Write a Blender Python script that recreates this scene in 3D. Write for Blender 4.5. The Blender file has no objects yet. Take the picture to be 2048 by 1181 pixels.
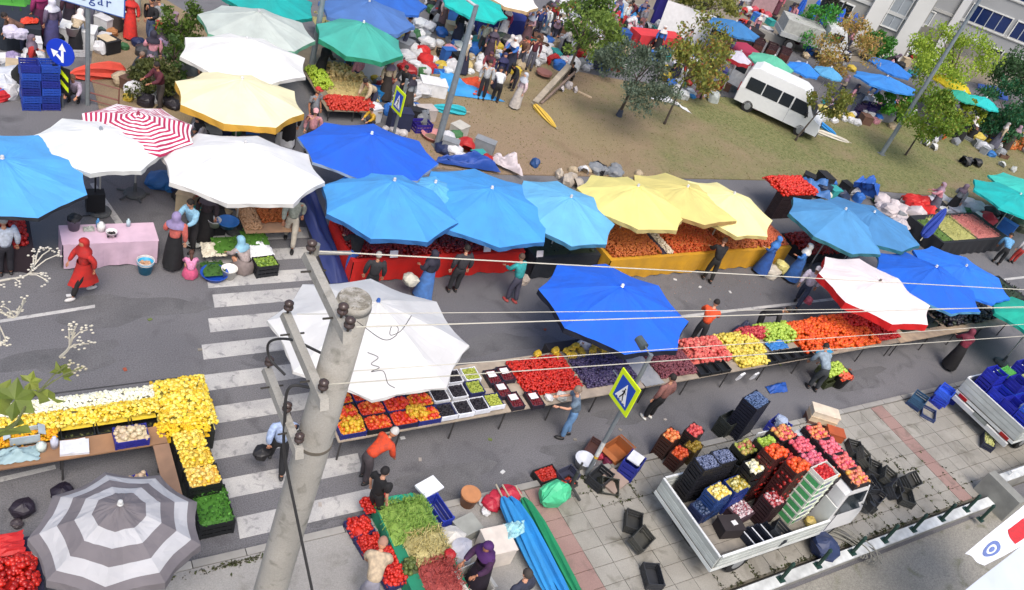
import bpy, bmesh, math, random
import numpy as np
from mathutils import Vector, Matrix
random.seed(7); RNG = np.random.default_rng(7)
SC = bpy.context.scene; COL = SC.collection
PI = math.pi
# ---------------------------------------------------------------- camera, sky, sun, exposure
cam = bpy.data.objects.new('camera', bpy.data.cameras.new('camera')); COL.objects.link(cam)
cam.data.sensor_width = 36; cam.data.lens = 36*1709.2/2048
cam.data.clip_start = .1; cam.data.clip_end = 1500
cam.matrix_world = Matrix([[0.845007, 0.078854, -0.52891, 0.0], [-0.447085, 0.646823, -0.617847, 0.0], [0.293392, 0.758552, 0.581824, 15.0], [0.0, 0.0, 0.0, 1.0]])
SC.camera = cam
W = bpy.data.worlds.new('World'); SC.world = W; W.use_nodes = True
nt = W.node_tree
sky = nt.nodes.new('ShaderNodeTexSky'); sky.sky_type = 'NISHITA'; sky.sun_disc = False
sky.sun_elevation = math.radians(58); sky.sun_rotation = math.radians(200)
sky.air_density = 1.0; sky.dust_density = 4.0; sky.ozone_density = 1.0
bg = nt.nodes['Background']; bg.inputs[1].default_value = .15
nt.links.new(sky.outputs[0], bg.inputs[0])
sun = bpy.data.objects.new('sun', bpy.data.lights.new('sun', 'SUN')); COL.objects.link(sun)
sun.data.energy = 1.5; sun.data.angle = math.radians(30); sun.data.color = (1, .95, .88)
az, el = math.radians(200), math.radians(58)
d = Vector((math.sin(az)*math.cos(el), math.cos(az)*math.cos(el), math.sin(el)))
sun.rotation_euler = d.to_track_quat('Z', 'Y').to_euler(); sun.location = (0, 0, 60)
SC.view_settings.view_transform = 'Standard'; SC.view_settings.look = 'None'
SC.view_settings.exposure = .68; SC.view_settings.gamma = 1
# ---------------------------------------------------------------- materials
MC = {}
def lin(h):
    o = []
    for i in (0, 2, 4):
        v = int(h[i:i+2], 16)/255
        o.append(v/12.92 if v <= .04045 else ((v+.055)/1.055)**2.4)
    return o
def M(h, rough=.75, var=.18, scale=6., metal=0, trans=0, k=.82, bump=0., bscale=40.):
    """plain procedural material from a hex colour, with soft stains and wear"""
    key = (h, rough, var, scale, metal, trans, k, bump, bscale)
    if key in MC: return MC[key]
    c = [v*k for v in lin(h)]
    m = bpy.data.materials.new('m_'+h); m.use_nodes = True; t = m.node_tree; n = t.nodes; l = t.links
    b = n['Principled BSDF']; b.inputs['Roughness'].default_value = rough; b.inputs['Metallic'].default_value = metal
    tc = n.new('ShaderNodeTexCoord'); no = n.new('ShaderNodeTexNoise'); no.inputs['Scale'].default_value = scale
    no.inputs['Detail'].default_value = 4
    l.new(tc.outputs['Object'], no.inputs['Vector'])
    r = n.new('ShaderNodeValToRGB'); r.color_ramp.elements[0].position = .3; r.color_ramp.elements[1].position = .7
    g = sum(c)/3
    r.color_ramp.elements[0].color = [max(0, v*(1-var)+g*var*.25) for v in c]+[1]
    r.color_ramp.elements[1].color = [min(1, v*(1+var*.5)+.01*var) for v in c]+[1]
    l.new(no.outputs['Fac'], r.inputs[0])
    oi = n.new('ShaderNodeObjectInfo'); hv = n.new('ShaderNodeHueSaturation'); mr = n.new('ShaderNodeMapRange')
    mr.inputs[3].default_value = .86; mr.inputs[4].default_value = 1.1; l.new(oi.outputs['Random'], mr.inputs[0]); l.new(mr.outputs[0], hv.inputs['Value'])
    l.new(r.outputs[0], hv.inputs['Color']); r = hv; l.new(r.outputs[0], b.inputs['Base Color'])
    if bump:
        nb = n.new('ShaderNodeTexNoise'); nb.inputs['Scale'].default_value = bscale; nb.inputs['Detail'].default_value = 5
        l.new(tc.outputs['Object'], nb.inputs['Vector'])
        bp = n.new('ShaderNodeBump'); bp.inputs['Strength'].default_value = bump; bp.inputs['Distance'].default_value = .02
        l.new(nb.outputs['Fac'], bp.inputs['Height']); l.new(bp.outputs[0], b.inputs['Normal'])
    if trans:
        tr = n.new('ShaderNodeBsdfTranslucent'); mx = n.new('ShaderNodeMixShader'); mx.inputs[0].default_value = trans
        l.new(r.outputs[0], tr.inputs[0]); l.new(b.outputs[0], mx.inputs[1]); l.new(tr.outputs[0], mx.inputs[2])
        l.new(mx.outputs[0], n['Material Output'].inputs[0])
    MC[key] = m; return m
def MI(hs, rough=.5, k=.82, trans=0):
    """every separate piece (fruit, leaf, petal) takes one of the colours"""
    key = ('I', tuple(hs), rough, k, trans)
    if key in MC: return MC[key]
    m = bpy.data.materials.new('mi_'+hs[0]); m.use_nodes = True; t = m.node_tree; n = t.nodes; l = t.links
    b = n['Principled BSDF']; b.inputs['Roughness'].default_value = rough
    ge = n.new('ShaderNodeNewGeometry'); r = n.new('ShaderNodeValToRGB'); e = r.color_ramp.elements
    r.color_ramp.interpolation = 'LINEAR'
    while len(e) < len(hs): e.new(.5)
    for i, h in enumerate(hs):
        e[i].position = i/max(1, len(hs)-1); e[i].color = [v*k for v in lin(h)]+[1]
    l.new(ge.outputs['Random Per Island'], r.inputs[0]); l.new(r.outputs[0], b.inputs['Base Color'])
    if trans:
        tr = n.new('ShaderNodeBsdfTranslucent'); mx = n.new('ShaderNodeMixShader'); mx.inputs[0].default_value = trans
        l.new(r.outputs[0], tr.inputs[0]); l.new(b.outputs[0], mx.inputs[1]); l.new(tr.outputs[0], mx.inputs[2])
        l.new(mx.outputs[0], n['Material Output'].inputs[0])
    MC[key] = m; return m
def ground_mat(name, cols, scales, rough=.9, bump=.3, bscale=60., fine=.35, spec=.3):
    """layered noise: big patches, middling stains, fine grain. cols = linear colours (patch a, patch b, stain)"""
    m = bpy.data.materials.new(name); m.use_nodes = True; t = m.node_tree; n = t.nodes; l = t.links
    b = n['Principled BSDF']; b.inputs['Roughness'].default_value = rough
    b.inputs['Specular IOR Level'].default_value = spec
    tc = n.new('ShaderNodeTexCoord')
    ge = n.new('ShaderNodeNewGeometry')
    def noise(s, det=6, dist=0):
        x = n.new('ShaderNodeTexNoise'); x.inputs['Scale'].default_value = s; x.inputs['Detail'].default_value = det
        x.inputs['Distortion'].default_value = dist; l.new(ge.outputs['Position'], x.inputs['Vector']); return x
    def ramp(src, a, bb):
        r = n.new('ShaderNodeMapRange'); r.inputs[1].default_value = a; r.inputs[2].default_value = bb
        l.new(src.outputs['Fac'], r.inputs[0]); return r
    def mix(f, c1, c2, mode='MIX'):
        x = n.new('ShaderNodeMix'); x.data_type = 'RGBA'; x.blend_type = mode
        if isinstance(f, float): x.inputs[0].default_value = f
        else: l.new(f, x.inputs[0])
        for s, v in ((6, c1), (7, c2)):
            if isinstance(v, (list, tuple)): x.inputs[s].default_value = list(v)+[1]
            else: l.new(v, x.inputs[s])
        return x.outputs[2]
    a = ramp(noise(scales[0], 5, .4), .38, .62)
    c = mix(a.outputs[0], cols[0], cols[1])
    s = ramp(noise(scales[1], 8, .8), .55, .75)
    c = mix(s.outputs[0], c, cols[2])
    f = noise(scales[2], 3)
    g = ramp(f, .2, .8)
    hi = mix(g.outputs[0], (1-fine,)*3, (1+fine*.6,)*3)
    c = mix(1.0, c, hi, 'MULTIPLY')
    l.new(c, b.inputs['Base Color'])
    nb = noise(bscale, 5); bp = n.new('ShaderNodeBump'); bp.inputs['Strength'].default_value = bump
    bp.inputs['Distance'].default_value = .02
    l.new(nb.outputs['Fac'], bp.inputs['Height']); l.new(bp.outputs[0], b.inputs['Normal'])
    return m
def glass(h='1b2228', rough=.12):
    return M(h, rough=rough, var=.1, k=1)
def metal(h='8c9298', rough=.45): return M(h, rough=rough, var=.2, metal=.6)
# ---------------------------------------------------------------- mesh building
class MB:
    def __init__(s): s.v = []; s.f = []; s.m = []
    def add(s, vs, fs, m=0):
        o = len(s.v); s.v += [tuple(p) for p in vs]; s.f += [tuple(i+o for i in f) for f in fs]; s.m += [m]*len(fs); return s
    def box(s, c, d, rz=0, m=0, rx=0, ry=0, taper=1.):
        x, y, z = d[0]/2, d[1]/2, d[2]/2
        vs = [(-x, -y, -z), (x, -y, -z), (x, y, -z), (-x, y, -z)]+[(a*taper, b*taper, z) for a, b in ((-x, -y), (x, -y), (x, y), (-x, y))]
        R = Matrix.Rotation(rz, 3, 'Z') @ Matrix.Rotation(ry, 3, 'Y') @ Matrix.Rotation(rx, 3, 'X')
        vs = [R @ Vector(p)+Vector(c) for p in vs]
        return s.add(vs, [(0, 3, 2, 1), (4, 5, 6, 7), (0, 1, 5, 4), (1, 2, 6, 5), (2, 3, 7, 6), (3, 0, 4, 7)], m)
    def tube(s, pts, rad, n=8, m=0, caps=True, flat=1.):
        pts = [Vector(p) for p in pts]
        if not isinstance(rad, (list, tuple)): rad = [rad]*len(pts)
        o = len(s.v); N = len(pts); prev = None
        for i, p in enumerate(pts):
            t = (pts[min(i+1, N-1)]-pts[max(i-1, 0)])
            if t.length < 1e-6: t = Vector((0, 0, 1))
            t.normalize()
            if prev is None:
                a = Vector((0, 0, 1)) if abs(t.z) < .9 else Vector((1, 0, 0))
                u = t.cross(a).normalized()
            else:
                u = (prev-t*prev.dot(t))
                u = u.normalized() if u.length > 1e-6 else t.orthogonal().normalized()
            prev = u; w = t.cross(u)
            for k in range(n):
                a = 2*PI*k/n; s.v.append(tuple(p+(u*math.cos(a)+w*math.sin(a)*flat)*rad[i]))
        for i in range(N-1):
            for k in range(n):
                a = o+i*n+k; b = o+i*n+(k+1) % n
                s.f.append((a, b, b+n, a+n)); s.m.append(m)
        if caps:
            s.f.append(tuple(o+n-1-k for k in range(n))); s.m.append(m)
            s.f.append(tuple(o+(N-1)*n+k for k in range(n))); s.m.append(m)
        return s
    def ell(s, c, r, seg=10, rings=6, m=0, z0=-1, z1=1, rot=None, noise=0.):
        vs = []; 
        for i in range(rings+1):
            t = math.asin(z0)+(math.asin(z1)-math.asin(z0))*i/rings
            for k in range(seg):
                a = 2*PI*k/seg; q = 1+random.uniform(-noise, noise)
                vs.append(Vector((r[0]*math.cos(t)*math.cos(a)*q, r[1]*math.cos(t)*math.sin(a)*q, r[2]*math.sin(t)*q)))
        if rot is not None: vs = [rot @ v for v in vs]
        vs = [v+Vector(c) for v in vs]; fs = []
        for i in range(rings):
            for k in range(seg): fs.append((i*seg+k, i*seg+(k+1) % seg, (i+1)*seg+(k+1) % seg, (i+1)*seg+k))
        return s.add(vs, fs, m)
    def lathe(s, prof, n=16, c=(0, 0, 0), m=0):
        vs = []; fs = []
        for r, z in prof:
            for k in range(n): a = 2*PI*k/n; vs.append((c[0]+r*math.cos(a), c[1]+r*math.sin(a), c[2]+z))
        for i in range(len(prof)-1):
            for k in range(n): fs.append((i*n+k, i*n+(k+1) % n, (i+1)*n+(k+1) % n, (i+1)*n+k))
        return s.add(vs, fs, m)
    def prism(s, poly, z0, z1, m=0):
        n = len(poly); vs = [(p[0], p[1], z0) for p in poly]+[(p[0], p[1], z1) for p in poly]
        fs = [tuple(range(n-1, -1, -1)), tuple(range(n, 2*n))]+[(i, (i+1) % n, n+(i+1) % n, n+i) for i in range(n)]
        return s.add(vs, fs, m)
    def grid(s, fn, nu, nv, m=0, both=0.):
        vs = [fn(i/nu, j/nv) for j in range(nv+1) for i in range(nu+1)]
        fs = [(j*(nu+1)+i, j*(nu+1)+i+1, (j+1)*(nu+1)+i+1, (j+1)*(nu+1)+i) for j in range(nv) for i in range(nu)]
        return s.add(vs, fs, m)
    def mesh(s, name, smooth=False, nmat=1):
        me = bpy.data.meshes.new(name); me.from_pydata([tuple(v) for v in s.v], [], s.f); me.update()
        if max(s.m, default=0) > 0: me.polygons.foreach_set('material_index', s.m)
        if smooth: me.polygons.foreach_set('use_smooth', [True]*len(s.f))
        return me
def obj(name, me, mats, parent=None, loc=(0, 0, 0), rz=0, rot=None):
    """an object on a mesh (MB or shared mesh); materials sit on the object so that copies can differ"""
    if isinstance(me, MB): me = me.mesh(name)
    if not isinstance(mats, (list, tuple)): mats = [mats]
    while len(me.materials) < len(mats): me.materials.append(None)
    o = bpy.data.objects.new(name, me); COL.objects.link(o)
    for i, m in enumerate(mats): o.material_slots[i].link = 'OBJECT'; o.material_slots[i].material = m
    o.location = loc; o.rotation_euler = rot if rot else (0, 0, rz)
    if parent: o.parent = parent
    return o
def tag(o, label, cat, group=None, kind=None):
    o['label'] = label; o['category'] = cat
    if group: o['group'] = group
    if kind: o['kind'] = kind
    return o
def thing(name, label, cat, loc=(0, 0, 0), rz=0, group=None, rot=None):
    o = bpy.data.objects.new(name, None); COL.objects.link(o); o.location = loc
    o.rotation_euler = rot if rot else (0, 0, rz); o.empty_display_size = .1
    return tag(o, label, cat, group)
ORD = ['first', 'second', 'third', 'fourth', 'fifth', 'sixth', 'seventh', 'eighth', 'ninth', 'tenth', 'eleventh', 'twelfth', 'thirteenth', 'fourteenth', 'fifteenth', 'sixteenth', 'seventeenth', 'eighteenth', 'nineteenth', 'twentieth']
def level(i, n): return 'lowest' if i == 0 else 'topmost' if i == n-1 else ORD[i]+' from below'
def struct(name, me, mats, parent=None, loc=(0, 0, 0)):
    o = obj(name, me, mats, parent, loc); o['kind'] = 'structure'; return o
MESH = {}
def cached(key, fn, smooth=False):
    if key not in MESH: MESH[key] = fn().mesh(str(key[0]) if isinstance(key, tuple) else key, smooth)
    return MESH[key]
# many small pieces in one mesh, fast
def ico():
    t = (1+5**.5)/2
    v = np.array([(-1, t, 0), (1, t, 0), (-1, -t, 0), (1, -t, 0), (0, -1, t), (0, 1, t), (0, -1, -t), (0, 1, -t), (t, 0, -1), (t, 0, 1), (-t, 0, -1), (-t, 0, 1)])
    v /= np.linalg.norm(v[0])
    f = np.array([(0, 11, 5), (0, 5, 1), (0, 1, 7), (0, 7, 10), (0, 10, 11), (1, 5, 9), (5, 11, 4), (11, 10, 2), (10, 7, 6), (7, 1, 8), (3, 9, 4), (3, 4, 2), (3, 2, 6), (3, 6, 8), (3, 8, 9), (4, 9, 5), (2, 4, 11), (6, 2, 10), (8, 6, 7), (9, 8, 1)])
    return v, f
ICO = ico()
LEAF = (np.array([(-.5, 0, 0), (0, -.28, .06), (.5, 0, 0), (0, .28, .06)]), np.array([(0, 1, 2), (0, 2, 3)]))
STICK = (np.array([(-.5, -.08, -.08), (-.5, .08, -.08), (-.5, 0, .1), (.5, -.05, -.05), (.5, .05, -.05), (.5, 0, .07)]),
         np.array([(0, 2, 1), (3, 4, 5), (0, 1, 4), (0, 4, 3), (1, 2, 5), (1, 5, 4), (2, 0, 3), (2, 3, 5)]))
def rots(n, tilt=PI):
    a = RNG.uniform(0, 2*PI, n); b = RNG.uniform(-tilt, tilt, n); c = RNG.uniform(-tilt, tilt, n)
    ca, sa, cb, sb, cc, sc = np.cos(a), np.sin(a), np.cos(b), np.sin(b), np.cos(c), np.sin(c)
    R = np.empty((n, 3, 3))
    R[:, 0, 0] = ca*cb; R[:, 0, 1] = ca*sb*sc-sa*cc; R[:, 0, 2] = ca*sb*cc+sa*sc
    R[:, 1, 0] = sa*cb; R[:, 1, 1] = sa*sb*sc+ca*cc; R[:, 1, 2] = sa*sb*cc-ca*sc
    R[:, 2, 0] = -sb; R[:, 2, 1] = cb*sc; R[:, 2, 2] = cb*cc
    return R
def pieces(name, pts, size, tmpl=ICO, scale=(1, 1, 1), jit=.35, tilt=PI, smooth=True):
    tv, tf = tmpl; n = len(pts); pts = np.asarray(pts, float)
    v = tv[None]*np.array(scale)*(size*(1+RNG.uniform(-jit, jit, n)))[:, None, None]
    v = np.einsum('nij,nkj->nki', rots(n, tilt), v)+pts[:, None]
    f = tf[None]+(np.arange(n)*len(tv))[:, None, None]
    me = bpy.data.meshes.new(name); V = v.reshape(-1, 3); F = f.reshape(-1, 3)
    me.vertices.add(len(V)); me.vertices.foreach_set('co', V.ravel())
    me.loops.add(F.size); me.loops.foreach_set('vertex_index', F.ravel().astype(np.int32))
    me.polygons.add(len(F)); me.polygons.foreach_set('loop_start', np.arange(0, F.size, 3, dtype=np.int32))
    me.polygons.foreach_set('loop_total', np.full(len(F), 3, np.int32))
    if smooth: me.polygons.foreach_set('use_smooth', np.ones(len(F), bool))
    me.update(calc_edges=True); return me
def heap_pts(x0, y0, x1, y1, z, h, s, layers=1.3, dome=.8):
    """points covering a heap with a domed profile over a rectangle"""
    n = int((x1-x0)*(y1-y0)/(s*s*2.6)*layers)+3
    u = RNG.uniform(0, 1, n); w = RNG.uniform(0, 1, n)
    e = np.minimum(1, np.minimum(np.minimum(u, 1-u)*(x1-x0), np.minimum(w, 1-w)*(y1-y0))/(.22+1e-6))
    prof = (1-dome)+dome*np.sin(e*PI/2)
    bump = .9+.1*np.sin(u*(x1-x0)*3.1+w*5)*np.cos(w*(y1-y0)*4.3)
    zz = z+h*prof*bump-RNG.uniform(0, s*.8, n)
    return np.stack([x0+u*(x1-x0), y0+w*(y1-y0), zz], 1)
def heap(name, label, cat, rect, z, h, s, mat, tmpl=ICO, scale=(1, 1, 1), dome=.8, layers=1.9, tilt=PI, rz=0, group=None, parent=None):
    """a heap of produce: nobody could count it, one object; a solid core under the pieces"""
    x0, y0, x1, y1 = rect; cx, cy = (x0+x1)/2, (y0+y1)/2
    p = heap_pts(x0-cx, y0-cy, x1-cx, y1-cy, 0, h, s, layers, dome)
    me = pieces(name, p, s, tmpl, scale, tilt=tilt)
    # core joined to the pieces
    b = MB(); nx, ny = 8, 8
    def fn(u, w):
        e = min(1, min(min(u, 1-u)*(x1-x0), min(w, 1-w)*(y1-y0))/.22)
        return ((u-.5)*(x1-x0)*.97, (w-.5)*(y1-y0)*.97, max(0, h*.5*((1-dome)+dome*math.sin(e*PI/2))-s*.5) if e > 0 else 0)
    b.grid(fn, nx, ny)
    core = b.mesh('core'); bm = bmesh.new(); bm.from_mesh(me); bm.from_mesh(core); bm.to_mesh(me); bm.free()
    o = obj(name, me, mat, parent, (cx, cy, z), rz)
    if not parent: tag(o, label, cat, group)
    o['kind'] = 'stuff'; return o
# ---------------------------------------------------------------- parasols
def canopy_mesh(R, rise, n, valance, rings, scallop, seed, rot, bands):
    rnd = random.Random(seed); b = MB(); sub = 6; N = n*sub
    for j in range(rings+1):
        q = j/rings
        for k in range(N):
            a = 2*PI*k/N+rot; t = (k % sub)/sub; mid = math.sin(t*PI)
            corner = math.cos(PI/n)/math.cos((t-.5)*2*PI/n)          # straight edge between two rib tips
            r = R*q*corner*(1-scallop*mid*q*q)
            z = rise*(1-q**1.12)-.016*R*mid*q*(1-.3*q)
            z += rnd.uniform(-.009, .009)+.014*math.sin(a*5+q*7+seed)-.014*q*math.sin(q*9+seed+a*3)*mid
            b.v.append((r*math.cos(a), r*math.sin(a), z))
    for j in range(rings):
        for k in range(N):
            b.f.append((j*N+k, j*N+(k+1) % N, (j+1)*N+(k+1) % N, (j+1)*N+k)); b.m.append(bands[j % len(bands)] if bands else 0)
    if valance:
        o = len(b.v)
        for k in range(N):
            x, y, z = b.v[rings*N+k]; w = 1+.012*math.sin(k*2.1)
            b.v.append((x*1.004*w, y*1.004*w, z-valance*(1-.12*math.sin((k % sub)/sub*PI))))
        for k in range(N):
            b.f.append((rings*N+k, rings*N+(k+1) % N, o+(k+1) % N, o+k)); b.m.append(1)
    return b
UMB_N = 0
def umbrella(spec, h, label, val=None, vh=.16, n=8, group=None, rot=.2, bands=None, h2=None, finial='d8d8d8', rings=6, tilt=None, scallop=.042, base=True, trans=.22, sag=0):
    """a market parasol: spec = (x, y, rim height, radius, rise, tilt x, tilt y)"""
    global UMB_N; UMB_N += 1
    x, y, zr, R, rise, tx, ty = spec
    t = thing('market_umbrella', label, 'umbrella', (x, y, 0), group=group)
    me = canopy_mesh(R, rise, n, vh if (val or vh) else 0, rings, scallop, UMB_N, rot, bands).mesh('canopy')
    me.polygons.foreach_set('use_smooth', [False]*len(me.polygons))
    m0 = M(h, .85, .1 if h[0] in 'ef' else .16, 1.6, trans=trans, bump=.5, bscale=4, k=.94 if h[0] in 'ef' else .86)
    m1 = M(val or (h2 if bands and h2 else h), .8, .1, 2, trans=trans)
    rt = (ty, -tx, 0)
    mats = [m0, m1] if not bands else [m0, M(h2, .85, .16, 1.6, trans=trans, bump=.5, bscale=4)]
    o = obj('canopy', me, mats, t, (0, 0, zr), rot=rt)
    f = MB(); n_ = n
    for k in range(n_):
        a = 2*PI*k/n_+rot
        f.tube([(0, 0, rise-.04), (R*.5*math.cos(a), R*.5*math.sin(a), rise*.5), (R*.97*math.cos(a), R*.97*math.sin(a), .0)], .012, 4)
        f.tube([(0, 0, rise-.65), (R*.5*math.cos(a), R*.5*math.sin(a), rise*.5-.02)], .009, 4)
    obj('ribs', f, metal('b0b0b0'), t, (0, 0, zr-.045), rot=rt)
    top = (ty*0, 0, 0)
    p = MB(); p.tube([(0, 0, .02), (-tx*rise, -ty*rise, zr+rise)], .024, 8); obj('pole', p, M('b8b4ac', .5), t)
    q = MB(); q.lathe([(.0, .085), (.035, .075), (.045, .04), (.035, .015), (.05, 0), (.02, -.03)], 10); obj('finial', q, M(finial, .4), t, (-tx*rise, -ty*rise, zr+rise))
    if base:
        q = MB(); q.lathe([(.0, .0), (.28, 0), (.3, .05), (.26, .11), (.06, .13), (.04, .4), (0, .4)], 12); obj('base', q, M('55585a', .8), t)
    return t
def closed_umbrella(p0, p1, h, label, r=.13, group=None, tip='b0a890', cat='umbrella'):
    """a folded parasol lying or leaning: pleated cloth round a pole"""
    t = thing('folded_umbrella', label, cat, p0, group=group)
    a = Vector((0, 0, 0)); b_ = Vector(p1)-Vector(p0); m = MB(); N = 12
    u = b_.normalized(); s = u.orthogonal().normalized(); w = u.cross(s); K = 8; vs = []
    prof = [(0, .35), (.06, .8), (.25, 1.05), (.5, 1.), (.72, .85), (.9, .55), (1, .2)]
    for i, (q, rr) in enumerate(prof):
        for k in range(2*K):
            aa = PI*k/K+q*.9; rad = r*rr*(1.12 if k % 2 else .72)
            vs.append(a+b_*q+(s*math.cos(aa)+w*math.sin(aa))*rad)
    fs = [(i*2*K+k, i*2*K+(k+1) % (2*K), (i+1)*2*K+(k+1) % (2*K), (i+1)*2*K+k) for i in range(len(prof)-1) for k in range(2*K)]
    m.add(vs, fs+[tuple(range(2*K-1, -1, -1)), tuple((len(prof)-1)*2*K+k for k in range(2*K))])
    obj('cloth', m, M(h, .8, .15, 3), t)
    q = MB(); q.tube([b_*-.12, b_*1.07], .022, 6); obj('pole', q, M(tip, .6), t)
    return t
# ---------------------------------------------------------------- people
def skinned(V, E, Rr, root=0, sub=1):
    me = bpy.data.meshes.new('sk'); me.from_pydata([tuple(v) for v in V], E, []); o = bpy.data.objects.new('sk', me); COL.objects.link(o)
    md = o.modifiers.new('s', 'SKIN'); md.use_smooth_shade = True; md.branch_smoothing = .6
    for i, r in enumerate(Rr):
        sv = me.skin_vertices[0].data[i]; sv.radius = (r, r) if not isinstance(r, tuple) else r; sv.use_root = (i == root)
    s = o.modifiers.new('u', 'SUBSURF'); s.levels = sub; s.render_levels = sub
    dg = bpy.context.evaluated_depsgraph_get(); ev = o.evaluated_get(dg); out = bpy.data.meshes.new_from_object(ev)
    bpy.data.objects.remove(o); bpy.data.meshes.remove(me); return out
def join_mb(me, mb, smooth=True):
    bm = bmesh.new(); bm.from_mesh(me); t = mb.mesh('t', smooth); bm.from_mesh(t); bm.to_mesh(me); bm.free(); bpy.data.meshes.remove(t)
    me.materials.clear(); return me
def V3(*a): return Vector(a)
def skeleton(pose):
    """joints of a 1.70 m figure facing +X"""
    P = dict(lean=0., hip=.9, la=(.08, -.05), ra=(.08, -.05), arm='down', squat=False)
    P.update({'stand': {}, 'walk': dict(la=(.30, .02), ra=(-.28, .04), arm='swing'), 'reach': dict(lean=.25, arm='fwd', la=(.05, 0), ra=(-.12, 0)),
              'bend': dict(lean=.95, arm='low', la=(.05, 0), ra=(-.05, 0), hip=.86), 'squat': dict(lean=.45, hip=.30, arm='fwdlow', squat=True),
              'carry': dict(arm='carry', la=(.12, 0), ra=(-.1, 0)), 'sit': dict(lean=.15, hip=.45, arm='lap', squat='sit')}[pose])
    th = P['lean']; up = V3(math.sin(th), 0, math.cos(th)); fw = V3(math.cos(th), 0, -math.sin(th))
    J = {}; hip = V3(-.06 if P['lean'] > .5 else 0, 0, P['hip']); J['pelvis'] = hip
    J['waist'] = hip+up*.17; J['chest'] = hip+up*.38; J['neck'] = hip+up*.56
    nu = V3(math.sin(th*.6), 0, math.cos(th*.6)); J['headb'] = J['neck']+nu*.07; J['head'] = J['neck']+nu*.17+fw*.02; J['top'] = J['neck']+nu*.26
    J['_nu'] = nu
    for s, n in ((1, 'l'), (-1, 'r')):
        J[n+'sh'] = J['neck']+up*-.05+V3(0, .175*s, 0)
        arm = P['arm']; sh = J[n+'sh']
        if arm == 'down': e, w = V3(-.03, .07*s, -.27), V3(.07, .0, -.25)
        elif arm == 'swing': e, w = V3(-.14*s, .06*s, -.24), V3(.12 if s < 0 else .0, -.01*s, -.22)
        elif arm == 'fwd': e, w = V3(.12, .05*s, -.23), V3(.22, -.05*s, -.05)
        elif arm == 'low': e, w = V3(.05, .03*s, -.27), V3(.12, -.04*s, -.2)
        elif arm == 'fwdlow': e, w = V3(.14, .05*s, -.22), V3(.2, -.06*s, -.1)
        elif arm == 'carry': e, w = (V3(.02, .07*s, -.26), V3(.2, -.06*s, .0)) if s > 0 else (V3(-.02, .07*s, -.27), V3(.03, .0, -.25))
        elif arm == 'lap': e, w = V3(.08, .05*s, -.24), V3(.2, -.07*s, -.06)
        J[n+'el'] = sh+e; J[n+'wr'] = sh+e+w
        J[n+'hip'] = hip+V3(0, .09*s, -.06)
        if P['squat'] is True: J[n+'kn'] = hip+V3(.36, .17*s, .14); J[n+'an'] = V3(.1, .13*s, .08)
        elif P['squat'] == 'sit': J[n+'kn'] = hip+V3(.4, .12*s, .0); J[n+'an'] = V3(.42, .12*s, .08)
        else:
            q = P['la'] if s > 0 else P['ra']
            J[n+'an'] = V3(q[0], .1*s, .08+max(0, q[1])); J[n+'kn'] = (J[n+'hip']+J[n+'an'])/2+V3(.05, 0, .02)
    return J
def head_geo(J):
    b = MB(); h = J['head']; nu = J['_nu']; q = Matrix.Rotation(math.atan2(nu.x, nu.z), 3, 'Y')
    b.ell(h, (.092, .076, .118), 12, 8, rot=q)
    for s in (1, -1):
        b.ell(h+q @ V3(.0, .078*s, 0), (.018, .012, .03), 6, 4, rot=q)
    b.add([h+q @ V3(*p) for p in ((.088, 0, .03), (.083, .014, -.03), (.083, -.014, -.03), (.113, 0, -.022))], [(0, 1, 3), (0, 3, 2), (1, 2, 3)])
    return b, q
def hand_geo(b, el, wr):
    d = (wr-el).normalized(); s = d.cross(V3(0, 0, 1)); s = s.normalized() if s.length > .1 else V3(0, 1, 0)
    n = d.cross(s); c = wr+d*.045
    b.tube([wr, c, wr+d*.085], [.022, .03, .028], 6, flat=.5)
    for k, (o, L) in enumerate(((-.027, .065), (-.009, .078), (.009, .072), (.027, .055))):
        a = wr+d*.08+s*o; b.tube([a, a+d*L*.55+n*.008, a+d*L*.9+n*.03], [.0095, .0085, .006], 5)
    a = wr+d*.03+s*-.028; b.tube([a, a+d*.03-s*.025, a+d*.06-s*.03], [.011, .009, .007], 5)
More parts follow.
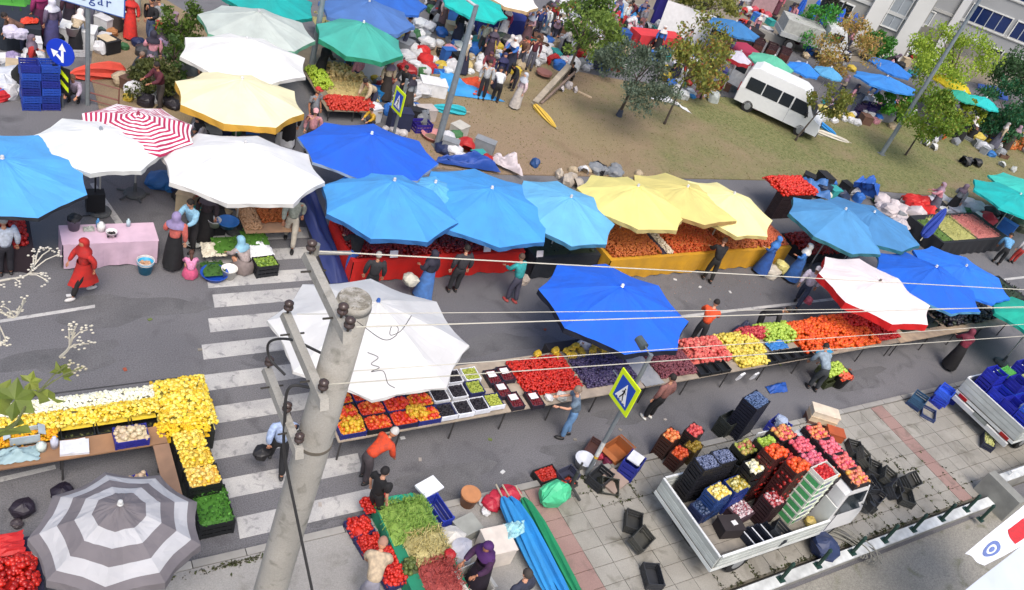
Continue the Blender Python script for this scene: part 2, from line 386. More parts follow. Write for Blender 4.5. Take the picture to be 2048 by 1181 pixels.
def pose_meshes(pose):
    key = 'pose_'+pose
    if key in MESH: return MESH[key]
    J = skeleton(pose); D = {}
    names = ['pelvis', 'waist', 'chest', 'neck', 'headb', 'lsh', 'lel', 'lwr', 'rsh', 'rel', 'rwr', 'lhip', 'lkn', 'lan', 'rhip', 'rkn', 'ran']
    rad = [.085, .08, .085, .052, .048, .042, .034, .027, .042, .034, .027, .07, .05, .038, .07, .05, .038]
    ix = {n: i for i, n in enumerate(names)}
    E = [(ix[a], ix[b]) for a, b in (('pelvis', 'waist'), ('waist', 'chest'), ('chest', 'neck'), ('neck', 'headb'), ('chest', 'lsh'), ('lsh', 'lel'), ('lel', 'lwr'), ('chest', 'rsh'), ('rsh', 'rel'), ('rel', 'rwr'), ('pelvis', 'lhip'), ('lhip', 'lkn'), ('lkn', 'lan'), ('pelvis', 'rhip'), ('rhip', 'rkn'), ('rkn', 'ran'))]
    body = skinned([J[n] for n in names], E, rad)
    b, q = head_geo(J)
    for s in 'lr': hand_geo(b, J[s+'el'], J[s+'wr'])
    D['body'] = join_mb(body, b)
    # shirt with long or short sleeves
    for kind, f in (('long', .97), ('short', .45)):
        nn = ['pelvis', 'waist', 'chest', 'neckl', 'lsh', 'lel', 'rsh', 'rel']; K = dict(J); K['neckl'] = J['neck']-(J['neck']-J['chest'])*.15
        rr = [.165, .155, .175, .09, .095, .072, .095, .072]; pts = []
        if kind == 'short':
            K['lel'] = J['lsh'].lerp(J['lel'], .75); K['rel'] = J['rsh'].lerp(J['rel'], .75)
        pts = [K[n] for n in nn]; E = [(0, 1), (1, 2), (2, 3), (2, 4), (4, 5), (2, 6), (6, 7)]
        if kind == 'long':
            pts += [J['lel'].lerp(J['lwr'], .9), J['rel'].lerp(J['rwr'], .9)]; rr += [.05, .05]; E += [(5, 8), (7, 9)]
        D['top_'+kind] = skinned(pts, E, rr)
    nn = ['pelvis', 'lhip', 'lkn', 'lan', 'rhip', 'rkn', 'ran']; K = dict(J)
    K['lan'] = J['lkn'].lerp(J['lan'], .93); K['ran'] = J['rkn'].lerp(J['ran'], .93)
    pts = [K[n] for n in nn]+[J['pelvis'].lerp(J['waist'], .8)]
    D['trousers'] = skinned(pts, [(0, 1), (1, 2), (2, 3), (0, 4), (4, 5), (5, 6), (0, 7)], [.15, .105, .08, .065, .105, .08, .065, .135])
    # skirt and long coat: flared cloth from the waist to the ankles
    def flare(z_end, w0, w1, w2, name):
        b = MB(); n = 20; hip = J['pelvis']; an = (J['lan']+J['ran'])/2; sp = abs(J['lan'].x-J['ran'].x)/2
        sq = pose in ('squat', 'sit'); rows = []
        top = J['waist']; 
        for i in range(9):
            t = i/8
            if sq:
                c = top.lerp(V3(.12, 0, z_end*.2+.02), t); rx = w0+(.26-w0)*math.sin(min(1, t*1.4)*PI/2)+.05; ry = w0+(.27-w0)*math.sin(min(1, t*1.3)*PI/2)
            else:
                c = V3(hip.x+(an.x-hip.x)*t if t else top.x, 0, top.z+(z_end-top.z)*t)
                if t < .25: c.x = top.x+(hip.x-top.x)*t/.25
                rx = w0+(w1-w0)*min(1, t*3)+(w2+sp*.55-w1)*max(0, t-.3)/.7; ry = w0+(w1-w0)*min(1, t*3)+(w2-w1)*max(0, t-.3)/.7
            for k in range(n):
                a = 2*PI*k/n; pl = 1+.07*t*math.sin(a*7+i*.3)
                b.v.append((c.x+rx*math.cos(a)*pl, c.y+ry*math.sin(a)*pl, c.z))
        for i in range(8):
            for k in range(n): b.f.append((i*n+k, i*n+(k+1) % n, (i+1)*n+(k+1) % n, (i+1)*n+k)); b.m.append(0)
        return b.mesh(name, True)
    D['skirt'] = flare(.12, .15, .19, .24, 'skirt'); D['tunic'] = flare(.42, .16, .18, .19, 'tunic')
    h = J['head']; up = J['_nu']
    # short hair, a cap, a headscarf
    b = MB(); b.ell(h+q @ V3(-.012, 0, .022), (.1, .088, .112), 12, 7, z0=-.25, rot=q, noise=.03); D['hair'] = b.mesh('hair', True)
    b = MB(); b.ell(h+q @ V3(-.012, 0, .02), (.104, .092, .118), 12, 7, z0=-.8, rot=q, noise=.03); b.tube([h+q @ V3(-.08, 0, 0), h+q @ V3(-.11, 0, -.15), h+q @ V3(-.09, 0, -.3)], [.05, .06, .03], 8, flat=1.2); D['longhair'] = b.mesh('longhair', True)
    b = MB(); b.ell(h+q @ V3(-.005, 0, .035), (.105, .093, .095), 12, 6, z0=0, rot=q); b.prism([(0, 0)], 0, 0) if False else None
    b.box(h+q @ V3(.12, 0, .045), (.09, .13, .012), ry=.15+math.atan2(up.x, up.z)); D['cap'] = b.mesh('cap', True)
    b = MB(); N = 14
    rings = [(.0, .135, 0), (.075, .12, -.01), (.11, .08, -.012), (.125, .03, -.016), (.12, -.03, -.02), (.115, -.09, -.02), (.15, -.15, -.015), (.215, -.2, -.02), (.23, -.29, -.01)]
    for r, z, o in rings:
        for k in range(N):
            a = 2*PI*k/N; open_ = math.cos(a) > .6 and -.09 < z < .06
            rr = r*(.62 if open_ else 1)*(1 if z > -.1 else 1+.06*math.sin(5*a))
            yy = rr*math.sin(a)*(.88 if z > -.12 else 1.0)
            b.v.append(tuple(h+q @ V3(rr*math.cos(a)*(1 if z > -.12 else .72)+o, yy, z)))
    for i in range(len(rings)-1):
        for k in range(N): b.f.append((i*N+k, i*N+(k+1) % N, (i+1)*N+(k+1) % N, (i+1)*N+k)); b.m.append(0)
    D['headscarf'] = b.mesh('headscarf', True)
    for s in 'lr':
        b = MB(); a = J[s+'an']; b.ell((a.x+.06, a.y, .045 if a.z < .11 else a.z-.04), (.135, .05, .05), 10, 5, z0=-.85); D['shoe'+s] = b.mesh('shoe', True)
    MESH[key] = D; return D
SKIN = ['c58c6c', 'b57a5a', 'd09a7c']
PN = 0
def person(loc, yaw, pose, label, top='405070', bottom='22242c', legs='trousers', head='hair', hc='201814', h=1.7, sleeve='long', tunic=None, shoe='1c1a1a', group=None, skin=None):
    global PN; PN += 1
    D = pose_meshes(pose); t = thing('person', label, 'person', (loc[0], loc[1], loc[2] if len(loc) > 2 else 0), math.radians(yaw), group)
    s = h/1.7; t.scale = (s*1.04, s*1.08, s)
    obj('body', D['body'], M(skin or SKIN[PN % 3], .6, .1), t)
    obj('shirt' if not tunic else 'coat', D['top_'+sleeve], M(top, .85, .4, 14), t)
    obj(legs, D[legs], M(bottom, .85, .3, 8), t)
    if tunic: obj('coat_skirt', D['tunic'], M(tunic, .85, .22, 9), t)
    obj(head if head != 'longhair' else 'hair', D[head], M(hc, .8, .2, 12), t)
    for q in 'lr': obj('shoe', D['shoe'+q], M(shoe, .6), t)
    return t
# ---------------------------------------------------------------- crates, bags, boxes, tables
def crate_mesh(w=.6, d=.4, h=.22, slats=3, bottom=True):
    def f():
        b = MB(); t = .018
        b.box((0, 0, .012), (w-.03, d-.03, .02))
        for sx in (-1, 1):
            for sy in (-1, 1): b.box((sx*(w/2-.02), sy*(d/2-.02), h/2), (.045, .045, h))
        sh = h/slats
        for i in range(slats):
            z = sh*(i+.5); hh = sh*.7 if i < slats-1 else sh*.8
            for s in (-1, 1):
                b.box((0, s*(d/2-t/2), z), (w-.09, t, hh)); b.box((s*(w/2-t/2), 0, z), (t, d-.09, hh))
        for i in range(1, 5):
            x = -w/2+w*i/5
            for s in (-1, 1): b.box((x, s*(d/2-.004), h*.5), (.02, .012, h*.96))
        return b
    return cached(('crate', w, d, h, slats), f)
def crate(loc, rz, h, label, group=None, size=(.6, .4, .22), rot=None, kind='crate', slats=3):
    o = obj('fruit_crate' if slats == 2 else 'plastic_crate', crate_mesh(*size, slats), M(h, .55, .2, 8), None, loc, rz, rot=rot)
    return tag(o, label, 'crate', group)
def fill(parent_loc, rz, hs, label, size=(.6, .4), s=.035, hh=.05, tmpl=ICO, name='fruit', z=.17, group=None, cat='fruit', k=.82, key=None, scale=(1, 1, 1), tilt=PI):
    """the produce inside a crate: one heap lying in it"""
    kk = ('fill', size, s, hh, id(tmpl), scale, name)
    if kk not in MESH:
        p = heap_pts(-size[0]/2+.03, -size[1]/2+.03, size[0]/2-.03, size[1]/2-.03, 0, hh, s, 1.5, .6)
        me = pieces(name, p, s, tmpl, scale, tilt=tilt)
        b = MB(); b.box((0, 0, -.05), (size[0]-.05, size[1]-.05, .1)); c = b.mesh('c'); bm = bmesh.new(); bm.from_mesh(me); bm.from_mesh(c); bm.to_mesh(me); bm.free()
        MESH[kk] = me
    o = obj(name, MESH[kk], MI(hs, .45, k), None, (parent_loc[0], parent_loc[1], parent_loc[2]+z), rz)
    tag(o, label, cat, group); o['kind'] = 'stuff'; return o
def sack_mesh(seed=0, lumps=.18):
    def f():
        rnd = random.Random(seed); b = MB(); n, m = 12, 8; ph = [rnd.uniform(0, 6) for _ in range(6)]
        for j in range(m+1):
            t = j/m
            r = (.33+.07*math.sin(t*PI))*(1 if t < .72 else max(.12, 1-(t-.72)*3.2)); z = .62*t+(.05*math.sin(ph[0]+t*4))
            for k in range(n):
                a = 2*PI*k/n; q = 1+lumps*(math.sin(3*a+ph[1]+t*5)*.5+math.sin(5*a+ph[2]-t*7)*.35+rnd.uniform(-.3, .3))
                b.v.append((r*q*math.cos(a)+.08*math.sin(ph[3])*t, r*q*math.sin(a)+.08*math.cos(ph[4])*t, z+rnd.uniform(-.02, .02)))
        for j in range(m):
            for k in range(n): b.f.append((j*n+k, j*n+(k+1) % n, (j+1)*n+(k+1) % n, (j+1)*n+k)); b.m.append(0)
        b.f.append(tuple(m*n+k for k in range(n))); b.m.append(0)
        return b
    return cached(('sack', seed), f, False)
SN = 0
def sack(loc, h, label, s=1., group=None, cat='bag', name='plastic_bag', lying=False):
    global SN; SN += 1
    o = obj(name, sack_mesh(SN % 7), M(h, .5, .15, 5, trans=.1), None, (loc[0], loc[1], (loc[2] if len(loc) > 2 else 0)+(.25*s if lying else 0)), rot=((1.4 if lying else random.uniform(-.15, .15)), random.uniform(-.1, .1), random.uniform(0, 6)))
    o.scale = (s, s*random.uniform(.85, 1.15), s*random.uniform(.8, 1.1)); return tag(o, label, cat, group)
def box_thing(loc, size, rz, h, label, name='cardboard_box', cat='box', group=None, open_=True, lid=None):
    b = MB(); w, d, hh = size; t = .02
    if open_:
        b.box((0, 0, t/2), (w, d, t))
        for s in (-1, 1): b.box((s*(w/2-t/2), 0, hh/2+.006), (t, d, hh)); b.box((0, s*(d/2-t/2), hh/2+.006), (w-2*t-.004, t, hh-.01))
        for s in (-1, 1): b.box((s*(w/2+.04), 0, hh+.02), (.13, d*.94, .012), ry=s*.5)
    else:
        b.box((0, 0, hh/2), (w, d, hh)); b.box((0, 0, hh+.02), (w+.03, d+.03, .036))
    o = obj(name, b, M(h, .8, .2, 4), None, loc, rz); return tag(o, label, cat, group)
def tarp(pts, h, label, name='tarpaulin', cat='tarpaulin', group=None, z=.05, amp=.06, n=14, thick=.01):
    """a crumpled sheet lying over a quad of ground points"""
    a, b_, c, d_ = [Vector(p) for p in pts]; ph = [random.uniform(0, 6) for _ in range(4)]
    def fn(u, v):
        p = (a*(1-u)+b_*u)*(1-v)+(d_*(1-u)+c*u)*v
        e = min(u, 1-u, v, 1-v)*6
        w = amp*(math.sin(u*8+ph[0]+v*3)+math.sin(v*9+ph[1]-u*4)+.5*math.sin((u+v)*17+ph[2]))*.4
        j = random.uniform(-.02, .02)
        return (p.x+j, p.y+j, p.z+z+max(0, w+amp*.6)*min(1, e)+random.uniform(0, amp*.3)*min(1, e))
    m = MB(); m.grid(fn, n, n)
    o = obj(name, m.mesh(name, amp > .1), M(h, .6, .12, 4)); return tag(o, label, cat, group)
def rect_table(name, label, x0, y0, x1, y1, h, top='a5978a', legs=True, skirt=None, thick=.035, group=None, nl=None, cat='table', boards=0):
    cx, cy = (x0+x1)/2, (y0+y1)/2; w, d = x1-x0, y1-y0
    t = thing(name, label, cat, (cx, cy, 0), 0, group)
    if boards:
        me = MB().box((0, 0, 0), (w, d/boards-.012, thick)).mesh('board')
        for i in range(boards): obj('board', me, M(top, .8, .35, 3), t, (0, -d/2+d*(i+.5)/boards, h-thick/2))
    else:
        obj('tabletop', MB().box((0, 0, h-thick/2), (w, d, thick)), M(top, .8, .3, 2), t)
    if legs:
        n = nl or max(2, int(w/1.6)+1); lm = MB()
        lm.tube([(0, 0, 0), (0, 0, h-thick)], .022, 6); me = lm.mesh('leg')
        for i in range(n):
            x = -w/2+.12+(w-.24)*i/(n-1)
            for s in (-1, 1): obj('leg', me, M('3c3a3a', .6), t, (x, s*(d/2-.1), 0))
        b = MB()
        for s in (-1, 1): b.box((0, s*(d/2-.1), h-thick-.03), (w-.1, .035, .05))
        obj('frame', b, M('4a4642', .7), t)
    if skirt:
        b = MB(); n = int(w*9)
        def side(p, q, m):
            vs = []; L = (Vector(q)-Vector(p)).length; k = max(3, int(L*9)); nx = Vector((q[1]-p[1], p[0]-q[0], 0)).normalized()
            for j in range(5):
                for i in range(k+1):
                    P_ = Vector(p).lerp(Vector(q), i/k); w_ = .03*(1-j/4.)*math.sin(i*1.3+j*.3)+.02*math.sin(i*.45)*(1-j/4.)
                    zz = .03+(h-.02)*j/4+(.03*math.sin(i*.7) if j == 0 else 0)
                    vs.append((P_.x+nx.x*(w_+.02), P_.y+nx.y*(w_+.02), zz))
            b.add(vs, [(j*(k+1)+i, j*(k+1)+i+1, (j+1)*(k+1)+i+1, (j+1)*(k+1)+i) for j in range(4) for i in range(k)])
        A, B, C_, D_ = (-w/2, -d/2, 0), (w/2, -d/2, 0), (w/2, d/2, 0), (-w/2, d/2, 0)
        side(A, B, 0); side(B, C_, 0); side(D_, A, 0)
        b.box((0, 0, h+.004), (w+.04, d+.04, .008))
        obj('cloth_cover', b, M(skirt, .85, .15, 3), t)
    return t
def basin(loc, r, h, col, label, inner=None, cat='bowl', name='plastic_basin', group=None):
    b = MB(); b.lathe([(0, .01), (r*.72, .01), (r*.75, 0), (r, h), (r*1.06, h), (r*1.06, h+.012), (r*.96, h), (r*.7, .02), (0, .02)], 18)
    o = obj(name, b.mesh(name, True), M(col, .4, .1), None, loc); return tag(o, label, cat, group)
# ---------------------------------------------------------------- trees
def tree(base, crown, rad, hs, label, name='broadleaf_tree', trunk_r=.08, n=2600, leaf=.15, bark='5d5148', clumps=26, group=None, limbs=7, holes=.35, cat='tree', bare=False):
    """tapered trunk with limbs, crown of leaf-sized faces gathered in clumps"""
    B = Vector(base); C_ = Vector(crown)-B
    t = thing(name, label, cat, base, 0, group); b = MB()
    mid = C_*.5+Vector((random.uniform(-.1, .1), random.uniform(-.1, .1), 0))
    b.tube([(0, 0, -.05), (0, 0, .25), mid, C_+Vector((0, 0, rad[2]*.45))], [trunk_r*1.5, trunk_r*1.1, trunk_r*.8, trunk_r*.25], 8)
    cl = []
    for i in range(clumps):
        while True:
            p = Vector([random.uniform(-1, 1) for _ in range(3)])
            if .25 < p.length < 1: break
        p = p.normalized()*(p.length**.6)
        c = C_+Vector((p.x*rad[0], p.y*rad[1], p.z*rad[2])); cl.append((c, random.uniform(.28, .5)*min(rad)))
        if i < limbs: st = mid.lerp(C_, random.uniform(.1, .9)); b.tube([st, st.lerp(c, .5)+Vector((0, 0, .1)), c], [trunk_r*.5, trunk_r*.3, trunk_r*.1], 5)
    obj('trunk', b.mesh('trunk', True), M(bark, .9, .3, 5, bump=.5), t)
    pts = []
    for i in range(int(n*1.7)):
        c, r = random.choice(cl); v = Vector([random.gauss(0, 1) for _ in range(3)]); v = v.normalized()*r*random.uniform(.35, 1.15); v.z *= .75
        pts.append(c+v)
    o = obj('crown', pieces('crown', [tuple(p) for p in pts], leaf, LEAF, (1, 1, 1), .45, smooth=False), MI(hs, .7, .95, trans=.35), t)
    o['kind'] = 'stuff'
    return t
# ================================================================ the setting
asphalt = ground_mat('asphalt', [(.128, .126, .135), (.158, .155, .163), (.095, .094, .10)], (.25, 1.1, 38), .9, .5, 70, .5)
struct('road', MB().box((0, 0, -.1), (600, 600, .2)), asphalt, None, (60, 60, 0))
lawn_m = ground_mat('dry_lawn', [(.26, .185, .12), (.235, .185, .105), (.21, .15, .09)], (.16, .7, 30), .95, .6, 35, .45)
green_m = ground_mat('green_lawn', [(.15, .165, .06), (.21, .19, .095), (.115, .135, .045)], (.25, 1.1, 28), .95, .6, 35, .45)
def sheet(name, pts, z0, z1, m):
    return struct(name, MB().prism(pts, z0, z1), m)
def lawn_blend():
    """worn grass: bare soil towards the left, thin green to the right, the two broken into each other"""
    m = lawn_m.copy(); m.name = 'lawn_worn'; t = m.node_tree; n = t.nodes; l = t.links; b = n['Principled BSDF']
    src = b.inputs['Base Color'].links[0].from_socket; ge = n.new('ShaderNodeNewGeometry'); sx = n.new('ShaderNodeSeparateXYZ'); l.new(ge.outputs['Position'], sx.inputs[0])
    no = n.new('ShaderNodeTexNoise'); no.inputs['Scale'].default_value = .28; no.inputs['Detail'].default_value = 9; no.inputs['Roughness'].default_value = .68; l.new(ge.outputs['Position'], no.inputs['Vector'])
    gx = n.new('ShaderNodeMapRange'); gx.inputs[1].default_value = 17; gx.inputs[2].default_value = 32; l.new(sx.outputs[0], gx.inputs[0])
    a1 = n.new('ShaderNodeMath'); a1.operation = 'MULTIPLY_ADD'; a1.inputs[1].default_value = .42; l.new(gx.outputs[0], a1.inputs[0]); l.new(no.outputs['Fac'], a1.inputs[2])
    r = n.new('ShaderNodeMapRange'); r.inputs[1].default_value = .68; r.inputs[2].default_value = .95; l.new(a1.outputs[0], r.inputs[0])
    n2 = n.new('ShaderNodeTexNoise'); n2.inputs['Scale'].default_value = 9; n2.inputs['Detail'].default_value = 6; l.new(ge.outputs['Position'], n2.inputs['Vector'])
    cr = n.new('ShaderNodeValToRGB'); cr.color_ramp.elements[0].position = .3; cr.color_ramp.elements[1].position = .7
    cr.color_ramp.elements[0].color = (.085, .10, .032, 1); cr.color_ramp.elements[1].color = (.20, .195, .085, 1); l.new(n2.outputs['Fac'], cr.inputs[0])
    mx = n.new('ShaderNodeMix'); mx.data_type = 'RGBA'; l.new(r.outputs[0], mx.inputs[0]); l.new(src, mx.inputs[6]); l.new(cr.outputs[0], mx.inputs[7]); l.new(mx.outputs[2], b.inputs['Base Color'])
    return m
lawn = [(13.453,22.879,0), (13.872,25.747,0), (17.092,30.847,0), (19.49,34.611,0), (22.125,33.26,0), (24.833,31.37,0), (28.309,30.519,0), (33.167,29.715,0), (38.842,28.317,0), (45.458,27.905,0), (51.89,27.375,0), (57.705,25.508,0), (63.685,23.198,0), (50.56,15.958,0), (47.029,18.609,0), (42.256,20.135,0), (37.916,20.695,0), (31.067,21.786,0), (18.712,22.3,0), (16.532,22.385,0)]
sheet('lawn', lawn, 0, .04, lawn_blend())
sheet('dirt_verge', [(3.689,25.379,0), (3.727,28.388,0), (4.322,31.767,0), (5.473,34.525,0), (7.281,34.958,0), (8.689,32.586,0), (6.936,27.021,0), (6.27,25.362,0)], 0, .03, lawn_m)
sheet('yard', [(30.264,39.276,0), (29.443,40.27,0), (45.543,49.252,0), (95.207,59.926,0), (90.575,43.638,0), (69.225,32.953,0), (57.347,36.18,0), (48.583,35.707,0), (43.564,38.057,0), (37.808,39.064,0)], 0, .03, ground_mat('yard', [(.2, .17, .13), (.24, .21, .17), (.15, .15, .09)], (.2, .8, 25)))
conc = ground_mat('concrete', [(.26, .25, .235), (.30, .29, .27), (.19, .18, .16)], (.5, 2., 45), .9, .3, 60, .25)
# asphalt seam and road markings
sheet('road_seam', [(-6, 14.16), (3.8, 14.2), (3.8, 14.24), (-6, 14.2)], 0, .004, M('3a3a3c', .9))
patch = ground_mat('patch', [(.11, .109, .114), (.135, .133, .138), (.085, .085, .088)], (.8, 2., 40), .9, .5, 70, .5)
for k_, (cx, cy, rx, ry) in enumerate([(8.81,9.981,0)[:2]+(1.1, .5), (12.362,9.986,0)[:2]+(.9, .35), (2.986,16.677,0)[:2]+(1.6, .5), (12.199,13.961,0)[:2]+(1.8, .35), (20.356,12.419,0)[:2]+(2.0, .3), (1.435,15.204,0)[:2]+(1.3, .45), (23.714,10.449,0)[:2]+(1.8, .4), (14.544,10.813,0)[:2]+(.9, .3), (6.2, 14.7, .7, .4), (5.8, 9.75, .5, .2)]):
    n_ = 22; rr = [1+.25*math.sin(3*a*2*PI/n_+k_)+.15*math.sin(5*a*2*PI/n_+2*k_)+random.uniform(-.06, .06) for a in range(n_)]
    sheet('road_patch', [(cx+rx*rr[a]*math.cos(2*PI*a/n_), cy+ry*rr[a]*math.sin(2*PI*a/n_)) for a in range(n_)], 0, .003, patch)
paint = M('c8c6c2', .85, .5, 5)
worn = ground_mat('worn_paint', [(.46, .45, .43), (.36, .355, .35), (.19, .19, .195)], (1.2, 5, 60), .85, .2, 60, .3)
sheet('road_marking', [(18.5, 14.12), (60, 13.7), (60, 13.84), (18.5, 14.24)], 0, .005, worn)
for i, (yt, xl, xr) in enumerate([(20.6, 5.7, 8.7), (19.65, 5.5, 8.4), (18.72, 5.3, 8.2), (17.75, 5.12, 8.1), (16.98, 5.1, 8.0), (16.1, 4.8, 7.8), (15.2, 4.45, 7.5), (14.2, 4.15, 7.3), (13.2, 3.95, 7.1), (12.22, 3.95, 7.0), (11.18, 4.0, 7.0), (10.18, 4.05, 7.0)]):
    th = .5; sheet('crosswalk_stripe', [(xl-.06, yt-th), (xr-.06, yt-th+.02), (xr, yt+.02), (xl, yt)], 0, .006, worn)
for pts in ([(0.392,16.682,0), (2.365,16.942,0), (2.351,16.834,0), (0.385,16.581,0)], [(0.095,12.2,0), (1.035,12.286,0), (1.042,12.182,0), (0.087,12.08,0)], [(3.384,19.648,0), (2.912,22.043,0), (3.045,22.091,0), (3.59,19.634,0)]):
    sheet('road_marking', pts, 0, .005, worn)
# ---- pavement: kerb stones, slabs, tactile red strips
PV = .12
sheet('pavement_bed', [(-14, 5.45), (70, 5.45), (70, 9.2), (-14, 9.2)], 0, PV-.03, M('6a6558', .95, .3, 8))
kerb_me = MB().box((0, 0, PV/2+.005), (.98, .16, PV+.01)).mesh('kerb_stone')
pav = struct('pavement', MB().box((-2.05, 7.32, .06), (23.9, 3.75, .12)), conc)
for i in range(60): 
    k = obj('kerb_stone', kerb_me, M('a3a099', .9, .35, 1.5), pav, (-13.5+i, 9.29, random.uniform(-.004, .004)), random.uniform(-.006, .006))
slabm = [ground_mat('slab_a', [(.255, .24, .21), (.305, .29, .255), (.17, .16, .13)], (.9, 2.2, 40), .9, .25, 60, .18), ground_mat('slab_b', [(.235, .223, .195), (.285, .27, .235), (.14, .13, .105)], (.9, 2.2, 40), .9, .25, 60, .18)]
redm = ground_mat('slab_red', [(.26, .165, .145), (.29, .19, .165), (.16, .12, .10)], (.9, 2.2, 40), .9, .25, 60, .2)
slab_me = MB().box((0, 0, 0), (.553, .453, .06), taper=.985).mesh('paving_slab')
cells = []
nx0 = 9.8
for i in range(106):
    for j in range(8):
        x = nx0+.56*i+.28; y = 5.5+.46*j+.23; cells.append((math.hypot(x-2, y+1), x, y, i, j))
cells.sort(); rest = MB(); restr = MB()
for q, (dd, x, y, i, j) in enumerate(cells):
    cx = x+.0; red = i in (1, 24)
    z = PV-.03+random.uniform(-.005, .005)
    if q < 300:
        obj('paving_slab', slab_me, redm if red else slabm[(i*7+j*3+(i*j) % 5) % 2], pav, (x, y, z), random.uniform(-.008, .008), rot=(random.uniform(-.008, .008), random.uniform(-.008, .008), random.uniform(-.01, .01)))
    else: (restr if red else rest).box((x, y, z), (.552, .452, .06), random.uniform(-.01, .01), taper=.97)
for mb, mm in ((rest, slabm[0]), (restr, redm)):
    o = obj('paving_slabs', mb, mm, pav); o['kind'] = 'stuff'
pts = []
for cx, cy, n, sp in [(21.987,5.821,0)[:2]+(110, 1.1), (19.521,5.64,0)[:2]+(70, .7), (12.89,8.504,0)[:2]+(60, .35), (11.77,9.018,0)[:2]+(50, .3), (16.129,5.391,0)[:2]+(40, .6), (22.087,7.066,0)[:2]+(60, .5), (14.535,5.722,0)[:2]+(60, .5), (17.899,5.467,0)[:2]+(80,.4), (3.846,9.467,0)[:2]+(90, .5)]:
    for _ in range(n):
        x = cx+random.gauss(0, sp); y = min(9.1, max(5.5, cy+random.gauss(0, sp*.6)))
        if x > nx0:
            if random.random() < .5: x = nx0+round((x-nx0)/.56)*.56
            else: y = 5.5+round((y-5.5)/.46)*.46
        for _k in range(3): pts.append((x+random.gauss(0, .03), y+random.gauss(0, .03), PV+.01))
w = obj('weeds', pieces('weeds', pts, .07, LEAF, (1, 1, 1), .4), MI(['3a3f22', '4d5a26', '5b5a3a', '39362a'], .9, .6)); tag(w, 'weeds and dirt growing in the joints of the paving slabs', 'weeds', kind='stuff')
# low white topped wall with dark green posts at the near edge of the pavement
def wallseg(name, label, x0, x1, y, ztop, wd=.26, posts=(), rail=False):
    t = thing(name, label, 'wall', ((x0+x1)/2, y, 0)); L = x1-x0
    obj('wall_face', MB().box((0, 0, ztop/2-.5), (L, wd-.06, ztop+1)), M('8d8b84', .9, .4, 1.5, bump=.4), t)
    n = int(L/1.2); me = MB().box((0, 0, 0), (L/n-.01, wd, .05)).mesh('coping')
    for i in range(n): obj('coping_stone', me, M('cdd0ce', .85, .4, 3), t, (-L/2+(i+.5)*L/n, 0, ztop+.025))
    return t
wallseg('low_wall', 'low wall with white coping and dark green posts along the pavement', 9., 24.2, 5.2, .22)
wallseg('low_wall', 'grey stretch of low wall with a white rail past the step', 24.45, 44, 5.55, .62)
tag(obj('wall_pier', MB().box((0, 0, .1), (.35, 1.1, 1.5)), M('8a8a83', .9, .35, 2, bump=.3), None, (24.35, 5.2, 0)), 'grey concrete pier where the low wall steps back', 'pier')
rb = MB(); rb.tube([(-9.5, 0, .25), (9.5, 0, .25)], .025, 6); 
for i in range(8): rb.tube([(-9.3+i*2.6, 0, 0), (-9.3+i*2.6, 0, .25)], .02, 6)
tag(obj('hand_rail', rb, M('e2e4e4', .5), None, (34.5, 5.55, .66)), 'thin white metal rail on the far stretch of low wall', 'railing')
pm = MB(); pm.tube([(0, 0, 0), (0, 0, .62)], .045, 8); pm.tube([(0, 0, .6), (0, 0, .66)], [.055, .03], 8); pm.box((0, 0, .012), (.18, .18, .02)); pme = pm.mesh('green_post')
for i, (p, w_) in enumerate([((15.25,4.99,0.27), 'first from the bottom edge of the photo'), ((16.554,4.985,0.27), 'second, next to the dark blue bag'), ((17.863,5.005,0.27), 'third of the row, below the coiled net'), ((19.173,5.038,0.27), 'fourth, near the middle'), ((20.397,5.073,0.27), 'fifth of the row'), ((21.701,5.093,0.27), 'sixth of the row, third from the concrete pier'), ((22.889,5.133,0.27), 'seventh of the row, just before the concrete pier')]):
    tag(obj('green_post', pme, M('16392f', .5), None, (p[0], 5.2, .27)), 'dark green post on the low wall, '+w_, 'post', 'green posts on the low wall')
tag(obj('green_post', pme, M('16392f', .5), None, (23.153,4.838,0.2)), 'dark green metal post standing on the near side of the concrete pier', 'post', 'green posts on the low wall')
# lower ground this side of the wall
struct('lower_ground', MB().box((20, 1.5, .005), (40, 7, .03)), ground_mat('lower', [(.22, .21, .18), (.27, .255, .22), (.14, .14, .09)], (.4, 1.6, 30), .95, .5, 30, .4))
